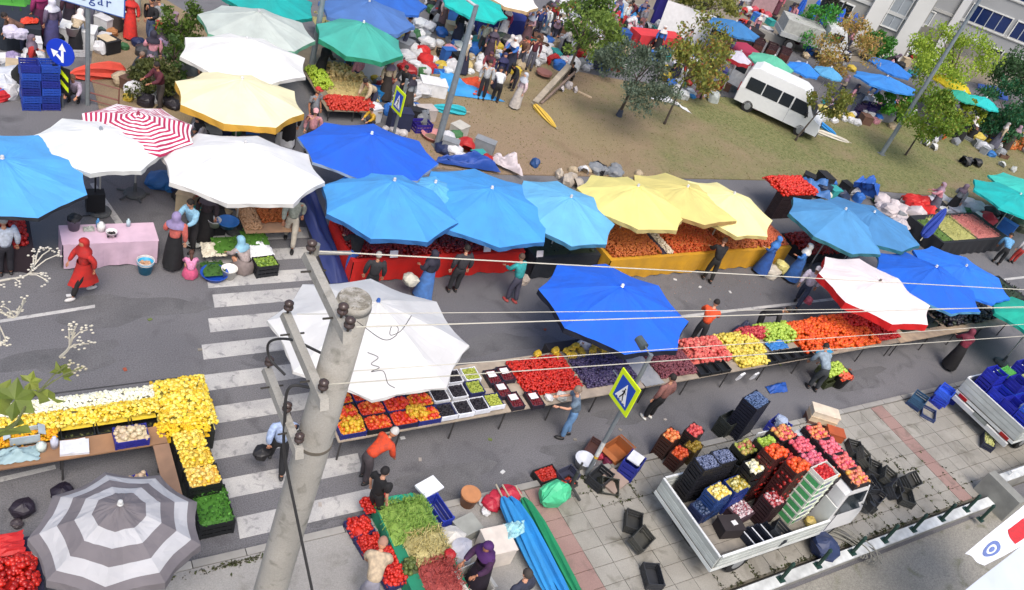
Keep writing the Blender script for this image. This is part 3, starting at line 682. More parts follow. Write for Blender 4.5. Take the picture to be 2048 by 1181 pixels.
# ================================================================ buildings at the top right
E1 = Vector((.73, -.683, 0)).normalized(); N1 = Vector((-E1.y, E1.x, 0))*-1
if N1.dot(Vector((-1, -1, 0))) < 0: N1 = -N1
def facade(name, label, A, L, storeys, depth, wallh, wins, col_spans=(), base_h=None, dirv=None, zs=3.0):
    ev = E1; nv = N1; ang = math.atan2(ev.y, ev.x)
    t = thing(name, label, 'building', A, ang); sgn = 1 if Vector((0, 1, 0)).dot(Matrix.Rotation(-ang, 3, 'Z') @ nv) > 0 else -1
    H = storeys*zs
    obj('wall', MB().box((L/2, -sgn*depth/2, H/2), (L, depth, H)), M(wallh, .9, .15, .3), t)
    for i in range(1, storeys+1):
        obj('floor_band', MB().box((L/2, sgn*.04, i*zs-.1), (L+.06, .12, .22)), M('b9bab8', .85, .2, 1), t)
    if base_h: obj('plinth', MB().box((L/2, sgn*.05, .6), (L+.04, .14, 1.2)), M(base_h, .9, .25, 1), t)
    for (s0, s1, z0, z1, kind) in wins:
        w = s1-s0; h = z1-z0; f = MB()
        for zz in (z0, z1): f.box(((s0+s1)/2, sgn*.05, zz), (w+.12, .14, .09))
        for ss in (s0, s1): f.box((ss, sgn*.05, (z0+z1)/2), (.07, .12, h-.1))
        fo = obj('window', f, M('d8dad8', .6), t)
        n = max(1, round(w/.75)); pm_ = MB().box((0, 0, 0), (w/n-.07, .03, h-.1)).mesh('pane')
        gm = {'blue': glass('1a2a55', .1), 'dark': glass('272c30', .15), 'curt': glass('8f969c', .3)}[kind]
        for i in range(n): obj('pane', pm_, gm, fo, (s0+w*(i+.5)/n, sgn*.03, (z0+z1)/2))
        if n > 1:
            mm = MB()
            for i in range(1, n): mm.box((s0+w*i/n, sgn*.05, (z0+z1)/2), (.05, .07, h-.1))
            obj('mullion', mm, M('b8c0c8', .6), fo)
    for (s0, s1, c, out) in col_spans:
        obj('pilaster', MB().box(((s0+s1)/2, sgn*out/2, H/2+.02), (s1-s0, out, H)), M(c, .85, .1, .4), t)
    return t, sgn
facade('apartment_block', 'grey apartment block with white stair tower and curtained windows', (55.285,38.851,0)[:2]+(0,) if False else (46.0, 47.6, 0), 16.2, 5, 9, '9a9a96',
       [(13.55, 14.75, 1.9, 4.2, 'curt'), (13.55, 14.75, 5.0, 7.2, 'curt'), (13.55, 14.75, 8.0, 10.2, 'curt'), (9.0, 11.3, .7, 2.4, 'dark'), (9.2, 11.3, 3.8, 5.4, 'dark'), (9.2, 11.3, 6.8, 8.4, 'dark'), (5, 7, 3.8, 5.4, 'dark'), (5, 7, .7, 2.4, 'curt'), (1.5, 3.5, 3.8, 5.4, 'dark')],
       [(12.3, 13.4, 'd6d6d2', .45), (14.9, 16.0, 'd6d6d2', .45)], '77736b')
facade('apartment_block', 'grey apartment block with long dark blue glazed balconies at the right', (61.5, 46.5, 0), 26, 5, 9, '9c9fa2',
       [(9.2, 12.5, 2.55, 3.95, 'blue'), (12.9, 17.4, 2.55, 3.95, 'blue'), (9.2, 12.5, 5.2, 6.6, 'blue'), (12.9, 17.4, 5.2, 6.6, 'blue'), (17.8, 22, 2.55, 3.95, 'blue'), (6.2, 7.0, 1.2, 2.3, 'curt'), (2.6, 3.8, 1.2, 2.5, 'dark'), (2.6, 3.8, 4.2, 5.5, 'curt'), (12.3, 13.3, .35, 1.5, 'dark'), (14.3, 15.2, .35, 1.5, 'dark'), (10.3, 11, .35, 1.5, 'curt'), (4.6, 5.6, 4.2, 5.5, 'dark')],
       [(8.3, 8.9, 'c4c6c8', .3)], '85847e', zs=2.65)
tag(obj('shop_awning', MB().box((0, 0, 2.6), (3.4, 1.4, .08), rx=.25), M('a9c238', .7, .1), None, (54.301,41.787,0), -.75), 'yellow green awning over a shop front left of the grey block', 'awning')
# low grey boundary wall and big white sheet behind the far stalls
b = MB(); b.box((0, 0, .35), (1, 1, .7))
def longbox(name, label, cat, a, c_, w, h, col, z=0):
    a = Vector(a); c_ = Vector(c_); dv = c_-a; o = obj(name, MB().box((0, 0, h/2), (dv.length, w, h)), M(col, .85, .25, 1.2), None, ((a.x+c_.x)/2, (a.y+c_.y)/2, z), math.atan2(dv.y, dv.x)); return tag(o, label, cat)
longbox('boundary_wall', 'low grey boundary wall behind the red covered stall', 'wall', (32.94,40.146,0), (35.599,38.823,0), .3, .7, '9b948a')
longbox('boundary_wall', 'long low grey wall behind the far steel blue parasol', 'wall', (43.98,39.057,0), (45.908,37.258,0), .3, .5, '9c9a94')
# ================================================================ poles, lamps and signs
t = thing('utility_pole', 'weathered round concrete utility pole with three cross arms at the left centre', 'utility pole', (2.8, 5.23, 0))
b = MB(); b.tube([(-.25, .215, -.3), (-.17, .15, 3), (-.08, .07, 6.8), (-.035, .03, 8.6), (0, 0, 10.12)], [.25, .22, .185, .178, .158], 28); b.tube([(0, 0, 10.12), (0, 0, 10.2)], [.165, .155], 28)
cm = ground_mat('pole_concrete', [(.31, .295, .26), (.37, .35, .31), (.2, .19, .16)], (1.2, 6, 60), .9, .35, 70, .15)
obj('shaft', b.mesh('shaft', True), cm, t)
ctop = ground_mat('pole_top', [(.22, .20, .16), (.42, .40, .36), (.12, .10, .07)], (12, 25, 80), .95, .8, 60, .3)
obj('cap', MB().tube([(0, 0, 10.19), (0, 0, 10.225)], [.153, .14], 28), ctop, t)
darkband = M('4c4038', .9)
obj('strap', MB().tube([(-.043, .037, 8.27), (-.042, .036, 8.31)], .186, 28), M('6c6458', .8), t)
def arm(y0, y1, x, z, s=.075):
    o = obj('cross_arm', MB().box((0, 0, 0), (s, y1-y0, s*1.15), taper=.92), cm, t, (x-2.8, (y0+y1)/2-5.23, z)); 
    for yy in (-.3, .32): obj('bolt', MB().tube([(-.13, yy, 0), (.1, yy, 0)], .01, 6), M('4a4640', .6, metal=.5), o)
    return o
a1 = arm(4.7, 5.86, 2.55, 10.24, .085); a2 = arm(4.72, 5.98, 2.5, 9.42, .085); a3 = arm(4.9, 6.1, 2.46, 8.56, .085)
ins = MB(); ins.lathe([(0, 0), (.012, 0), (.012, .05), (.045, .055), (.048, .075), (.028, .085), (.026, .1), (.045, .115), (.045, .13), (.024, .15), (0, .155)], 12); ime = ins.mesh('insulator', True)
brown = M('4a3b36', .25, .1); wirem = M('c9c4b4', .6, .1); dk = M('2c2b2b', .6)
for ar, ys in ((a1, (-.53, .50, -.36)), (a2, (.56, -.5)), (a3, (.54, -.1, -.5))):
    for yy in ys: obj('insulator', ime, brown, ar, (.0 if yy > 0 else -.0, yy, .055))
def curve(pts, k=10):
    P_ = [Vector(p) for p in pts]; P_ = [P_[0]*2-P_[1]]+P_+[P_[-1]*2-P_[-2]]; out = []
    for i in range(1, len(P_)-2):
        for j in range(k):
            u = j/k; a, b_, c, d_ = P_[i-1:i+3]
            out.append(.5*((2*b_)+(c-a)*u+(2*a-5*b_+4*c-d_)*u*u+(3*b_-a-3*c+d_)*u**3))
    return out+[P_[-2]]
def L3(*p): return [(x-2.8, y-5.23, z) for x, y, z in p]
obj('cable', MB().tube(curve(L3((2.66, 5.35, 9.45), (2.45, 5.6, 9.42), (2.34, 5.82, 9.2), (2.36, 5.8, 9.0), (2.46, 5.6, 8.95)), 10), .013, 8), dk, t)
obj('cable', MB().tube(curve(L3((2.62, 5.3, 9.05), (2.42, 5.36, 9.02), (2.42, 5.3, 8.6), (2.45, 5.2, 8.2), (2.6, 4.95, 7.5), (2.8, 4.6, 6.6), (3.1, 4.0, 5.2), (3.4, 3.2, 4.0)), 10), .015, 8), dk, t)
# thin slack leads curling off the arms
for pts in ([(2.72, 4.95, 10.2), (2.95, 4.85, 10.05), (3.1, 4.9, 10.02), (3.14, 4.96, 10.06), (3.08, 4.97, 10.08), (3.06, 4.92, 10.02), (3.16, 4.93, 10.05), (3.2, 4.9, 10.25)],
            [(2.93, 5.0, 9.75), (3.02, 4.95, 9.72), (2.95, 4.92, 9.68), (3.03, 4.9, 9.64), (2.96, 4.9, 9.6), (3.1, 4.93, 9.55), (3.2, 4.95, 9.35), (3.3, 4.97, 9.25)]):
    obj('slack_lead', MB().tube(curve(L3(*pts), 8), .0035, 5), dk, t)
def span(label, a, e, r=.011):
    a = Vector(a); e = Vector(e); pts = [a.lerp(e, i/30)-Vector((0, 0, .25*math.sin(i/30*PI)*0)) for i in range(31)]
    o = obj('power_line', MB().tube([p-a for p in pts], r, 6), wirem, None, tuple(a)); tag(o, label, 'wire', 'power lines from the concrete pole')
span('pale overhead wire from the top cross arm, uppermost line over the street', (2.6, 5.78, 10.32), (20, 4.88, 8.72), .0065)
span('pale overhead wire leaving the near end of the top cross arm', (2.6, 4.72, 10.36), (20, 4.8, 8.62), .006)
span('thin overhead wire just below the line from the top cross arm', (2.55, 5.8, 9.55), (20, 4.75, 8.56), .004)
span('thin overhead wire from the middle cross arm, upper of the lower pair', (2.6, 5.24, 9.3), (20, 4.64, 8.42), .0045)
span('pale overhead wire from the middle cross arm, lowest line over the stalls', (2.6, 5.0, 9.4), (20, 4.49, 8.23), .006)
cl = MB(); cl.tube([(0, 0, 0), (.34, -.005, -.02)], .02, 6); cl.tube([(0, 0, -.02), (0, 0, .1)], .03, 8); obj('tension_clamp', cl, M('9d9a92', .4, metal=.5), t, (-.2, .55, 5.1+5.2))
def street_lamp(base, h, label, r=.07, heads=1, hz=0, hd=.9):
    t = thing('street_lamp', label, 'street lamp', base)
    obj('post', MB().tube([(0, 0, 0), (0, 0, h*.5), (0, 0, h)], [r*1.15, r, r*.7], 12), M('8b959c', .5, .2, metal=.3), t)
    dv = Vector((math.cos(hz), math.sin(hz), 0))
    obj('arm', MB().tube([(0, 0, h-.05), dv*hd*.6+Vector((0, 0, h+.12)), dv*hd+Vector((0, 0, h+.15))], r*.45, 8), M('c6ccd0', .5), t)
    b = MB(); b.ell(dv*hd+Vector((0, 0, h+.08)), (.26, .17, .12), 10, 6, rot=Matrix.Rotation(hz, 3, 'Z')); obj('lantern', b.mesh('lantern', True), M('e2e6e6', .3), t)
    obj('base_plate', MB().box((0, 0, .03), (.35, .35, .06)), M('6c7275', .8), t)
    return t
street_lamp((14.726,24.208,0), 5.482, 'grey street lamp with a white lantern in front of the teal parasol', .11, hz=2.6, hd=.8)
street_lamp((41.132,24.086,0), 9.3, 'tall pale grey street lamp on the lawn at the right', .1, hz=.5, hd=1.5)
street_lamp((11.505,29.304,0), 4.6, 'grey street lamp between the white parasols and the teal parasol', .1, hz=1, hd=.8)
# pedestrian crossing signs
def tri(b, pts, x, m): b.add([(x, p[0], p[1]) for p in pts], [tuple(range(len(pts)))], m)
def crossing_sign(base, h, sy, sz, W_, H_, label, xoff=-.15, rz=0, pole_r=.055, sticker=True, lamp=True):
    """square board in the local YZ plane, its face towards -X"""
    t = thing('crossing_sign', label, 'road sign', base, rz)
    obj('post', MB().tube([(0, 0, 0), (0, 0, h)], [pole_r, pole_r*.92], 14), M('8d9499', .45, .25, 3, metal=.3), t)
    bo = obj('board', MB().box((xoff, sy, sz), (.03, W_, H_)), M('d6ee12', .5, .05, k=.9), t)
    x = xoff-.0175; b = MB(); w, hh = W_*.37, H_*.37
    tri(b, [(sy+w, sz-hh), (sy+w, sz+hh), (sy-w, sz+hh), (sy-w, sz-hh)], x, 0)
    obj('blue_panel', b, M('1450c0', .45, .05, k=.9), bo)
    b = MB(); w2 = w*.8; h2 = hh*.78; tri(b, [(sy+w2, sz-h2), (sy, sz+h2), (sy-w2, sz-h2)], x-.003, 0); obj('white_triangle', b, M('f0f0ee', .5, .05, k=.9), bo)
    b = MB(); X = x-.006
    def seg(a, c_, wd):
        a = Vector((a[0], a[1])); c_ = Vector((c_[0], c_[1])); n = Vector((-(c_-a).y, (c_-a).x)).normalized()*wd/2
        q = [a+n, c_+n, c_-n, a-n]; q = [(sy+p.x*w2, sz+p.y*h2) for p in q]; tri(b, q, X, 0); tri(b, q[::-1], X, 0)
    hd = [(.1*math.cos(a), .42+.09*math.sin(a)) for a in [i*PI/4 for i in range(8)]]; q = [(sy+p[0]*w2, sz+p[1]*h2) for p in hd]; tri(b, q, X, 0)
    seg((0, .3), (0, -.2), .2); seg((0, -.15), (.3, -.8), .13); seg((0, -.15), (-.28, -.8), .13); seg((0, .25), (.3, -.08), .09); seg((0, .25), (-.3, -.05), .09)
    for i in range(4): seg((-.75+i*.42, -.93), (-.5+i*.42, -.93), .09)
    obj('walking_figure', b, M('10110f', .6), bo)
    br = MB(); br.tube([(0, 0, sz), (xoff, 0, sz)], .02, 6); br.tube([(xoff+.03, sy+W_*.5+.25, sz+.1), (xoff+.03, sy, sz+.1)], .016, 6); obj('bracket', br, metal(), t)
    if sticker: obj('sticker', MB().tube([(0, 0, .75), (0, 0, 1.25)], pole_r*1.02, 14, caps=False), M('d4d4cf', .7, .4, 9), t); obj('yellow_band', MB().tube([(0, 0, .68), (0, 0, .745)], pole_r*1.02, 14, caps=False), M('d6ac20', .7), t)
    if lamp:
        obj('lamp_arm', MB().tube([(0, 0, h-.05), (0, .28, h+.02)], .02, 6), metal(), t)
        obj('lamp_housing', MB().tube([(0, .26, h-.03), (0, .52, h+.0)], [.11, .1], 12), M('4e5a5e', .5), t)
    return t
crossing_sign((12.17, 9.2, .1), 4.1, .02, 2.93, .72, .87, 'pedestrian crossing sign on a leaning grey post by the near stalls', -.17)
crossing_sign((12.953,24.333,0), 2.6, .0, 1.75, .66, .85, 'pedestrian crossing sign seen edge on behind the strong blue parasol', -.12, rz=.12, sticker=False, lamp=False)
# direction sign, chevrons, town sign
base = (2.681,26.21,0); t = thing('direction_sign', 'round blue sign with two white arrows above yellow chevrons', 'road sign', base, math.radians(235))
obj('post', MB().tube([(0, 0, 0), (0, 0, 2.2)], .04, 10), metal(), t)
b = MB(); b.tube([(.05, 0, 1.85), (.075, 0, 1.85)], .42, 28); dsc = obj('disc', b, M('1238b8', .45, .05, k=.9), t)
b = MB(); X = .081
def poly(b, pts, X=.081, z=1.85):
    b.add([(X, -p[0], z+p[1]) for p in pts], [tuple(range(len(pts)))], 0)
poly(b, [(-.10, -.3), (-.02, -.3), (-.02, .1), (-.10, .1)]); poly(b, [(-.17, .08), (.05, .08), (-.06, .32)]); poly(b, [(-.02, -.2), (.05, -.28), (.17, -.13), (.1, -.06)][::-1] if False else [(-.02, -.26), (.14, -.12), (.08, -.05), (-.02, -.14)]); poly(b, [(.02, .0), (.19, -.22), (.27, .02)] if False else [(.05, .02), (.2, -.2), (.28, .04)])
obj('arrows', b, M('f4f4f2', .5, .03, k=.95), dsc)
cb = obj('chevron_board', MB().box((.04, 0, .95), (.03, .52, .85)), M('16181a', .6), t)
b = MB()
for z in (.78, 1.12): poly(b, [(-.22, -.16+z), (0, .06+z), (.22, -.16+z), (.22, 0+z), (0, .22+z), (-.22, 0+z)], .058, -.03)
obj('chevrons', b, M('d2ea18', .5, .05, k=.9), cb)
base = (3.402,26.417,0); t = thing('town_sign', 'pale blue direction board lettered Otogar on a grey post, cut by the top edge', 'road sign', base, math.radians(-29-90+0))
obj('post', MB().tube([(0, 0, 0), (0, 0, 4.2)], .07, 10), M('8a9296', .5, .2, metal=.3), t)
bd = obj('board', MB().box((.1, 0, 0), (.03, 2.3, .7)), M('c9dbe8', .5, .05, k=.9), t, (0, -.1, 3.62))
fc = bpy.data.curves.new('lettering', 'FONT'); fc.body = 'Otogar'; fc.size = .42; fc.extrude = .004; fc.align_x = 'CENTER'; fc.space_character = 1.25
fo = bpy.data.objects.new('l', fc); COL.objects.link(fo); dg = bpy.context.evaluated_depsgraph_get(); lm = bpy.data.meshes.new_from_object(fo.evaluated_get(dg)); bpy.data.objects.remove(fo); lm.materials.clear()
obj('lettering', lm, M('1e3f8c', .5), bd, (.12, .05, -.18), rot=(PI/2, 0, PI/2))
obj('rim', MB().box((.095, 0, 0), (.025, 2.36, .76)), M('3a62b4', .5), bd)
# ================================================================ parasols
LB = '5ab0f2'; SB = '2567d8'
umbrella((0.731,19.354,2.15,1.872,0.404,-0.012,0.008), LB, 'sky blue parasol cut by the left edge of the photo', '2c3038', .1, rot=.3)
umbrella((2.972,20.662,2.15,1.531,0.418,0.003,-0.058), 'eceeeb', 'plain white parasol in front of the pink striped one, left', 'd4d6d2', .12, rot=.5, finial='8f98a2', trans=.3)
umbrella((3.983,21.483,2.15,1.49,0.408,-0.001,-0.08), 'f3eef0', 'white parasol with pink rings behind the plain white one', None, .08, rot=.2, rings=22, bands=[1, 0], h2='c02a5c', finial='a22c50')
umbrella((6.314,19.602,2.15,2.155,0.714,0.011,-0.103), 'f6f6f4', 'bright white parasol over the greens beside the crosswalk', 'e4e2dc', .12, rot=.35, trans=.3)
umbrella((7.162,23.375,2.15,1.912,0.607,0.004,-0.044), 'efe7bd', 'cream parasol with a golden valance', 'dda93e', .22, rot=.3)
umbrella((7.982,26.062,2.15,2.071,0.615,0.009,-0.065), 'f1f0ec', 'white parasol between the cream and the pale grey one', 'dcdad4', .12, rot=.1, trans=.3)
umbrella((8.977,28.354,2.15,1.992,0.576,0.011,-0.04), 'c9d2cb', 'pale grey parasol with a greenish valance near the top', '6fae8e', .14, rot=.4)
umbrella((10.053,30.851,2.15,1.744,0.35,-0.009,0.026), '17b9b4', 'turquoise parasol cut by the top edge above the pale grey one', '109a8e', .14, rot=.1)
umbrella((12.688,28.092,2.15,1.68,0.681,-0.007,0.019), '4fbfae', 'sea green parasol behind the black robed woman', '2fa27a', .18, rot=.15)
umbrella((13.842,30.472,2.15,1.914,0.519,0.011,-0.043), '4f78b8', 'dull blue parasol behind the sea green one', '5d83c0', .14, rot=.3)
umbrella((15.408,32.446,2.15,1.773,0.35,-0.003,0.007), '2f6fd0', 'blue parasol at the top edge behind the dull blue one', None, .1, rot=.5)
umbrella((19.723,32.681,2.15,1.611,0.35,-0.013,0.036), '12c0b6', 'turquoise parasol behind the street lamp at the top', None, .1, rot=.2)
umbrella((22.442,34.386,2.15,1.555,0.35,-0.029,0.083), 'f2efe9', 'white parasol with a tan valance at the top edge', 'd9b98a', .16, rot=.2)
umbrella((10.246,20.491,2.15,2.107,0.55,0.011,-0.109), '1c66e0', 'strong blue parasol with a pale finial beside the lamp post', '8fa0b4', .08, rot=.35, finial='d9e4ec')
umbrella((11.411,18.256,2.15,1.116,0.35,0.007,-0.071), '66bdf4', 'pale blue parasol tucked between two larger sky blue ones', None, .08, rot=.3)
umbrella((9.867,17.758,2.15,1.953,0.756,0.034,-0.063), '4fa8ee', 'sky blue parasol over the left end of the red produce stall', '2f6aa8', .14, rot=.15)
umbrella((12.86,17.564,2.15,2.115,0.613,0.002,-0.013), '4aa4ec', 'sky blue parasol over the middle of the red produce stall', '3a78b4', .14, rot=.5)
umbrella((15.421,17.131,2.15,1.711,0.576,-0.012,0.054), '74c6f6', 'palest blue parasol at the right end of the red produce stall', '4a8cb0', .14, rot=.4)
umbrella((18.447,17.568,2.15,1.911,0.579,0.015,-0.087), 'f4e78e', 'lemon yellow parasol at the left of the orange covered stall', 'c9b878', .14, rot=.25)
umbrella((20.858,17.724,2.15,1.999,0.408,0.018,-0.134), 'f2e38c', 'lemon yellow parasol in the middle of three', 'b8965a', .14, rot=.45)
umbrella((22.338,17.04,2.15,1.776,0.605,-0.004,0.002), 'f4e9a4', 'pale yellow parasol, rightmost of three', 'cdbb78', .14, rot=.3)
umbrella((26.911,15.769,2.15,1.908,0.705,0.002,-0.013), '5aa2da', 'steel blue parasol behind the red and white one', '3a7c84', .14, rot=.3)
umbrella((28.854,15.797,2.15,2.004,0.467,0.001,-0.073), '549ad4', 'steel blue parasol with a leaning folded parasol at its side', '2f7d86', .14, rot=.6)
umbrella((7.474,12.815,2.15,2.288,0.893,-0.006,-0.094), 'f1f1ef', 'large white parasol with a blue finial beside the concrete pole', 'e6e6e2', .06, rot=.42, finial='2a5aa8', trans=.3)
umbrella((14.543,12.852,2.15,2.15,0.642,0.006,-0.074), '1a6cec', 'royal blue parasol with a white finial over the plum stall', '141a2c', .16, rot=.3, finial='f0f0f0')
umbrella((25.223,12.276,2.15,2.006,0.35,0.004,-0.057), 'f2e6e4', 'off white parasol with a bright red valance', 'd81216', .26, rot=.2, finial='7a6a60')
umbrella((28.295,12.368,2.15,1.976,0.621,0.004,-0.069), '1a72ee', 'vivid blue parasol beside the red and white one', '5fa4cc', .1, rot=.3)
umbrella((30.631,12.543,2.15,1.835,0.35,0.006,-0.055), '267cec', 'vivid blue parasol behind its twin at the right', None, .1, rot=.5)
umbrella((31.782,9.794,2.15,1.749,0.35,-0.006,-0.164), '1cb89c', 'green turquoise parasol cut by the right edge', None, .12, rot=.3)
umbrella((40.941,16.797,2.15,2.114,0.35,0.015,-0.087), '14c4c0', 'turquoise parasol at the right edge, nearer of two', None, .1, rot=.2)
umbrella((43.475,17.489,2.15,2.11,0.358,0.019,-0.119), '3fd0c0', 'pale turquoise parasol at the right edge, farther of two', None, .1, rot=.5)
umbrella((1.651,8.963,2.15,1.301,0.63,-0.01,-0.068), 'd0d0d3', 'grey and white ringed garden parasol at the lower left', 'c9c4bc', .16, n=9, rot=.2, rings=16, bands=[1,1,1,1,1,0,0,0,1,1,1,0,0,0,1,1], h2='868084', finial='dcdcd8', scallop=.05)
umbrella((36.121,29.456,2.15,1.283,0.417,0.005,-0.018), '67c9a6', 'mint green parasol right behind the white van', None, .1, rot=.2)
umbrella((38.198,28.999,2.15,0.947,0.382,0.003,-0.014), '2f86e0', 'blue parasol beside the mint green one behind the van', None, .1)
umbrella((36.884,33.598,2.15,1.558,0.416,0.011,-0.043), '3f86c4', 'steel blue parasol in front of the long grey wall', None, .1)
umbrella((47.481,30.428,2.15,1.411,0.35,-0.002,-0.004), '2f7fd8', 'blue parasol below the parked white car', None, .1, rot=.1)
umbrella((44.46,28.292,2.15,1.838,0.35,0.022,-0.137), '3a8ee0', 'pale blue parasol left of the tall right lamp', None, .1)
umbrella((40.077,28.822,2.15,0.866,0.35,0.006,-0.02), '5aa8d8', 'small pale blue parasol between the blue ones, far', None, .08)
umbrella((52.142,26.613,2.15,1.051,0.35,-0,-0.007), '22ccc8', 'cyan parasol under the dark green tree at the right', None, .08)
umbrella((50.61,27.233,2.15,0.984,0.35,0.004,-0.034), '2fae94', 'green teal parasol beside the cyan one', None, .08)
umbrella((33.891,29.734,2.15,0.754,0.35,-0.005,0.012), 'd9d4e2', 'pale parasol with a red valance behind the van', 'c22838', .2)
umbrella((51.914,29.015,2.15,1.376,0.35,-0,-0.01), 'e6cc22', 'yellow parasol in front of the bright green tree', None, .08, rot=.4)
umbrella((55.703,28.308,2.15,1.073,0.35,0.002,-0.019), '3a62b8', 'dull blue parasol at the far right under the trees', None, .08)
# folded ones
closed_umbrella((20.814,27.485,0.15), (20.937,25.705,0.12), 'dcb84a', 'folded yellow parasol lying on the bare lawn')
closed_umbrella((38.77,27.083,0.2), (39.209,25.849,0.1), '2b8fd2', 'folded blue parasol lying in front of the van')
closed_umbrella((37.654,26.184,0.1), (39.55,25.149,0.08), 'd4cfc0', 'folded cream parasol lying in front of the van', r=.16)
closed_umbrella((4.808,28.512,0.15), (3.096,28.034,0.15), 'd8503c', 'folded salmon red parasol lying by the direction sign', r=.3)
closed_umbrella((17.082,26.651,0.15), (15.626,26.896,0.15), '22b4c0', 'folded cyan parasol lying behind the lamp post', r=.2)
closed_umbrella((33.812,16.052,1), (34.706,16.386,2.2), '1f3fa0', 'folded navy blue parasol leaning beside the steel blue ones', r=.2)
closed_umbrella((10.06, 8.85, .35), (10.1, 5.9, .3), '0e8a5a', 'long green folded parasol lying on the pavement', r=.15)
closed_umbrella((9.76, 8.95, .35), (9.78, 5.9, .35), '1b86cc', 'long blue folded parasol lying against the green one', r=.17)
closed_umbrella((9.5, 8.9, .5), (9.45, 5.9, .4), '2a94d8', 'long sky blue folded parasol on the outside of the bundle', r=.16)
tarp([(9.082,8.182,0.62), (9.622,8.168,0.62), (9.488,7.874,0.62), (8.985,7.757,0.62)], 'a8dce4', 'pale cyan plastic sheet thrown over the folded parasols', z=0, amp=.1, name='plastic_sheet')
for i, (a, c_) in enumerate([((9.95, 9.1, .35), 'outer'), ((9.5, 9.05, .3), 'middle'), ((9.35, 9.0, .35), 'left')]):
    sack((a[0], a[1], .12), 'c22840', 'crimson cloth bundle tied round the %s end of the folded parasols' % c_, .55, 'crimson bundles', 'bundle', 'cloth_bundle')
# ================================================================ stalls in the street
RED = ['7a0c08', 'a81408', 'c81e0c', '8e1208']; ORG = ['c83a0a', 'e0500c', 'e86a18', 'd8440c']
rect_table('long_stall', 'long wooden trestle stall in the near lane, full of fruit', 6.35, 11.03, 15.05, 12.75, .74, 'a89a88', nl=7, boards=4, cat='stall')
rect_table('long_stall', 'second stretch of the near trestle stall under the oranges and apples', 15.08, 11.03, 26.4, 12.5, .74, 'a89a88', nl=8, boards=4, cat='stall')
rect_table('long_stall', 'far right stretch of the near trestle stall with dark greens', 26.43, 11.0, 33.5, 12.4, .74, 'b09a80', nl=5, boards=4, cat='stall')
# crates of peaches, grapes and so on; z is the table top
def crate_fill(x, y, z, rz, col, hs, label, size=(.6, .4), h=.16, s=.04, hh=.06, key='fruit', tmpl=ICO, group=None, fillz=None, scale=(1, 1, 1)):
    crate((x, y, z), rz, col, label[0], group and group[0], (size[0], size[1], h))
    fill((x, y, z), rz, hs, label[1], size, s, hh, tmpl, key, (h-.03) if fillz is None else fillz, group and group[1], scale=scale)
cols = [(['c8281c', 'd8401c', 'd8a020'], 'mixed red and yellow peppers'), (['d0301c', 'c02018', 'e0581c'], 'red peaches'), (['e0882a', 'd84a20', 'c8301c'], 'orange and red nectarines')]
k = 0
for r_, y in enumerate((11.28, 11.72, 12.16, 12.58)):
    for c_, x in enumerate((6.7, 7.33, 7.96, 8.55)):
        hs, nm = cols[(k*2+r_) % 3]; k += 1
        cc = ['1e2148', '202a78', '1b1d24'][k % 3]
        crate((x, y, .74), 0, cc, ('blue', 'dark blue', 'black')[k % 3]+' crate of '+nm+', %s row, %s from the pole' % (ORD[r_], ORD[c_]), 'crates of red fruit under the large white parasol', (.6, .42, .15))
        fill((x, y, .74), 0, hs, nm+' heaped in a crate under the large white parasol', (.6, .42), .05, .06, ICO, 'stone_fruit', .13, 'red fruit under the large white parasol')
for x, y in ((6.75, 11.3), (8.3, 11.35)):
    heap('fruit_heap', 'yellow and green mangoes heaped on the near corner of the red fruit' if x < 7 else 'yellow pears heaped at the end of the red fruit', 'fruit', (x-.22, y-.16, x+.22, y+.18), .92, .12, .05, MI(['c8a018', 'd8b430', 'c87018'], .5))
GR = ['141018', '1e1822', '28222e', '100e14']
for i, (x, y, hs, nm) in enumerate([(9.05, 11.3, GR, 'black grapes, nearest the red fruit'), (9.5, 11.3, GR, 'black grapes, second from the red fruit'), (9.95, 11.32, GR, 'black grapes beside the green grapes'), (10.38, 11.36, ['a0a83c', 'b8c050', '8e9a34'], 'green grapes at the near edge'), (9.1, 11.8, GR, 'black grapes in the second row, left'), (9.6, 11.82, GR, 'black grapes in the second row, middle'), (10.1, 11.86, ['8c9a38', 'a8b44a'], 'green grapes in the second row'), (9.7, 12.3, GR, 'black grapes in the back row'), (10.2, 12.3, ['9aa63c', 'b4bc58'], 'green grapes in the back row')]):
    crate_fill(x, y, .74, PI/2, 'e4e6ec' if i % 3 else '2a2f60', hs, ('crate lined with white paper holding '+nm, nm), (.42, .42), .15, .018, .05, 'grape')
    if i < 4: tag(obj('paper_liner', MB().box((0, -.235, .1), (.42, .03, .13)), M('e2e4ec', .8), None, (x, y, .76)), 'white paper strip at the front of the '+nm, 'paper')
for i, (x, y) in enumerate([(10.75, 12.1), (11.15, 12.15), (10.8, 11.65), (10.95, 11.27), (11.5, 11.2)]):
    w = ['back left', 'back right', 'middle', 'front left', 'front right'][i]
    crate_fill(x, y, .74, PI/2, '2a2230', ['5a1420', '7c1c28', '3c1018'], ('dark crate of small fruit with a white lid, %s of the strawberry boxes' % w, 'dark red berries, %s of the group' % w), (.5, .36), .14, .022, .04, 'berry')
    tag(obj('card', MB().box((0, .03, .0), (.22, .18, .012)), M('e8e8ea', .8), None, (x-.05, y, .94)), 'white card lying on the %s dark box of berries' % w, 'card', 'white cards on the berry boxes')
heap('chilli_heap', 'broad glossy heap of small red peppers on the near stall', 'peppers', (11.4, 11.35, 13.15, 12.6), .74, .17, .032, MI(['a01006', 'c01a08', 'd02a10', '8a0e06'], .4), dome=.55)
heap('plum_heap', 'broad heap of purple plums under the royal blue parasol', 'plums', (13.25, 11.3, 15.0, 12.35), .74, .15, .035, MI(['2a2440', '3e3458', '54486c', '241c34'], .45), dome=.5)
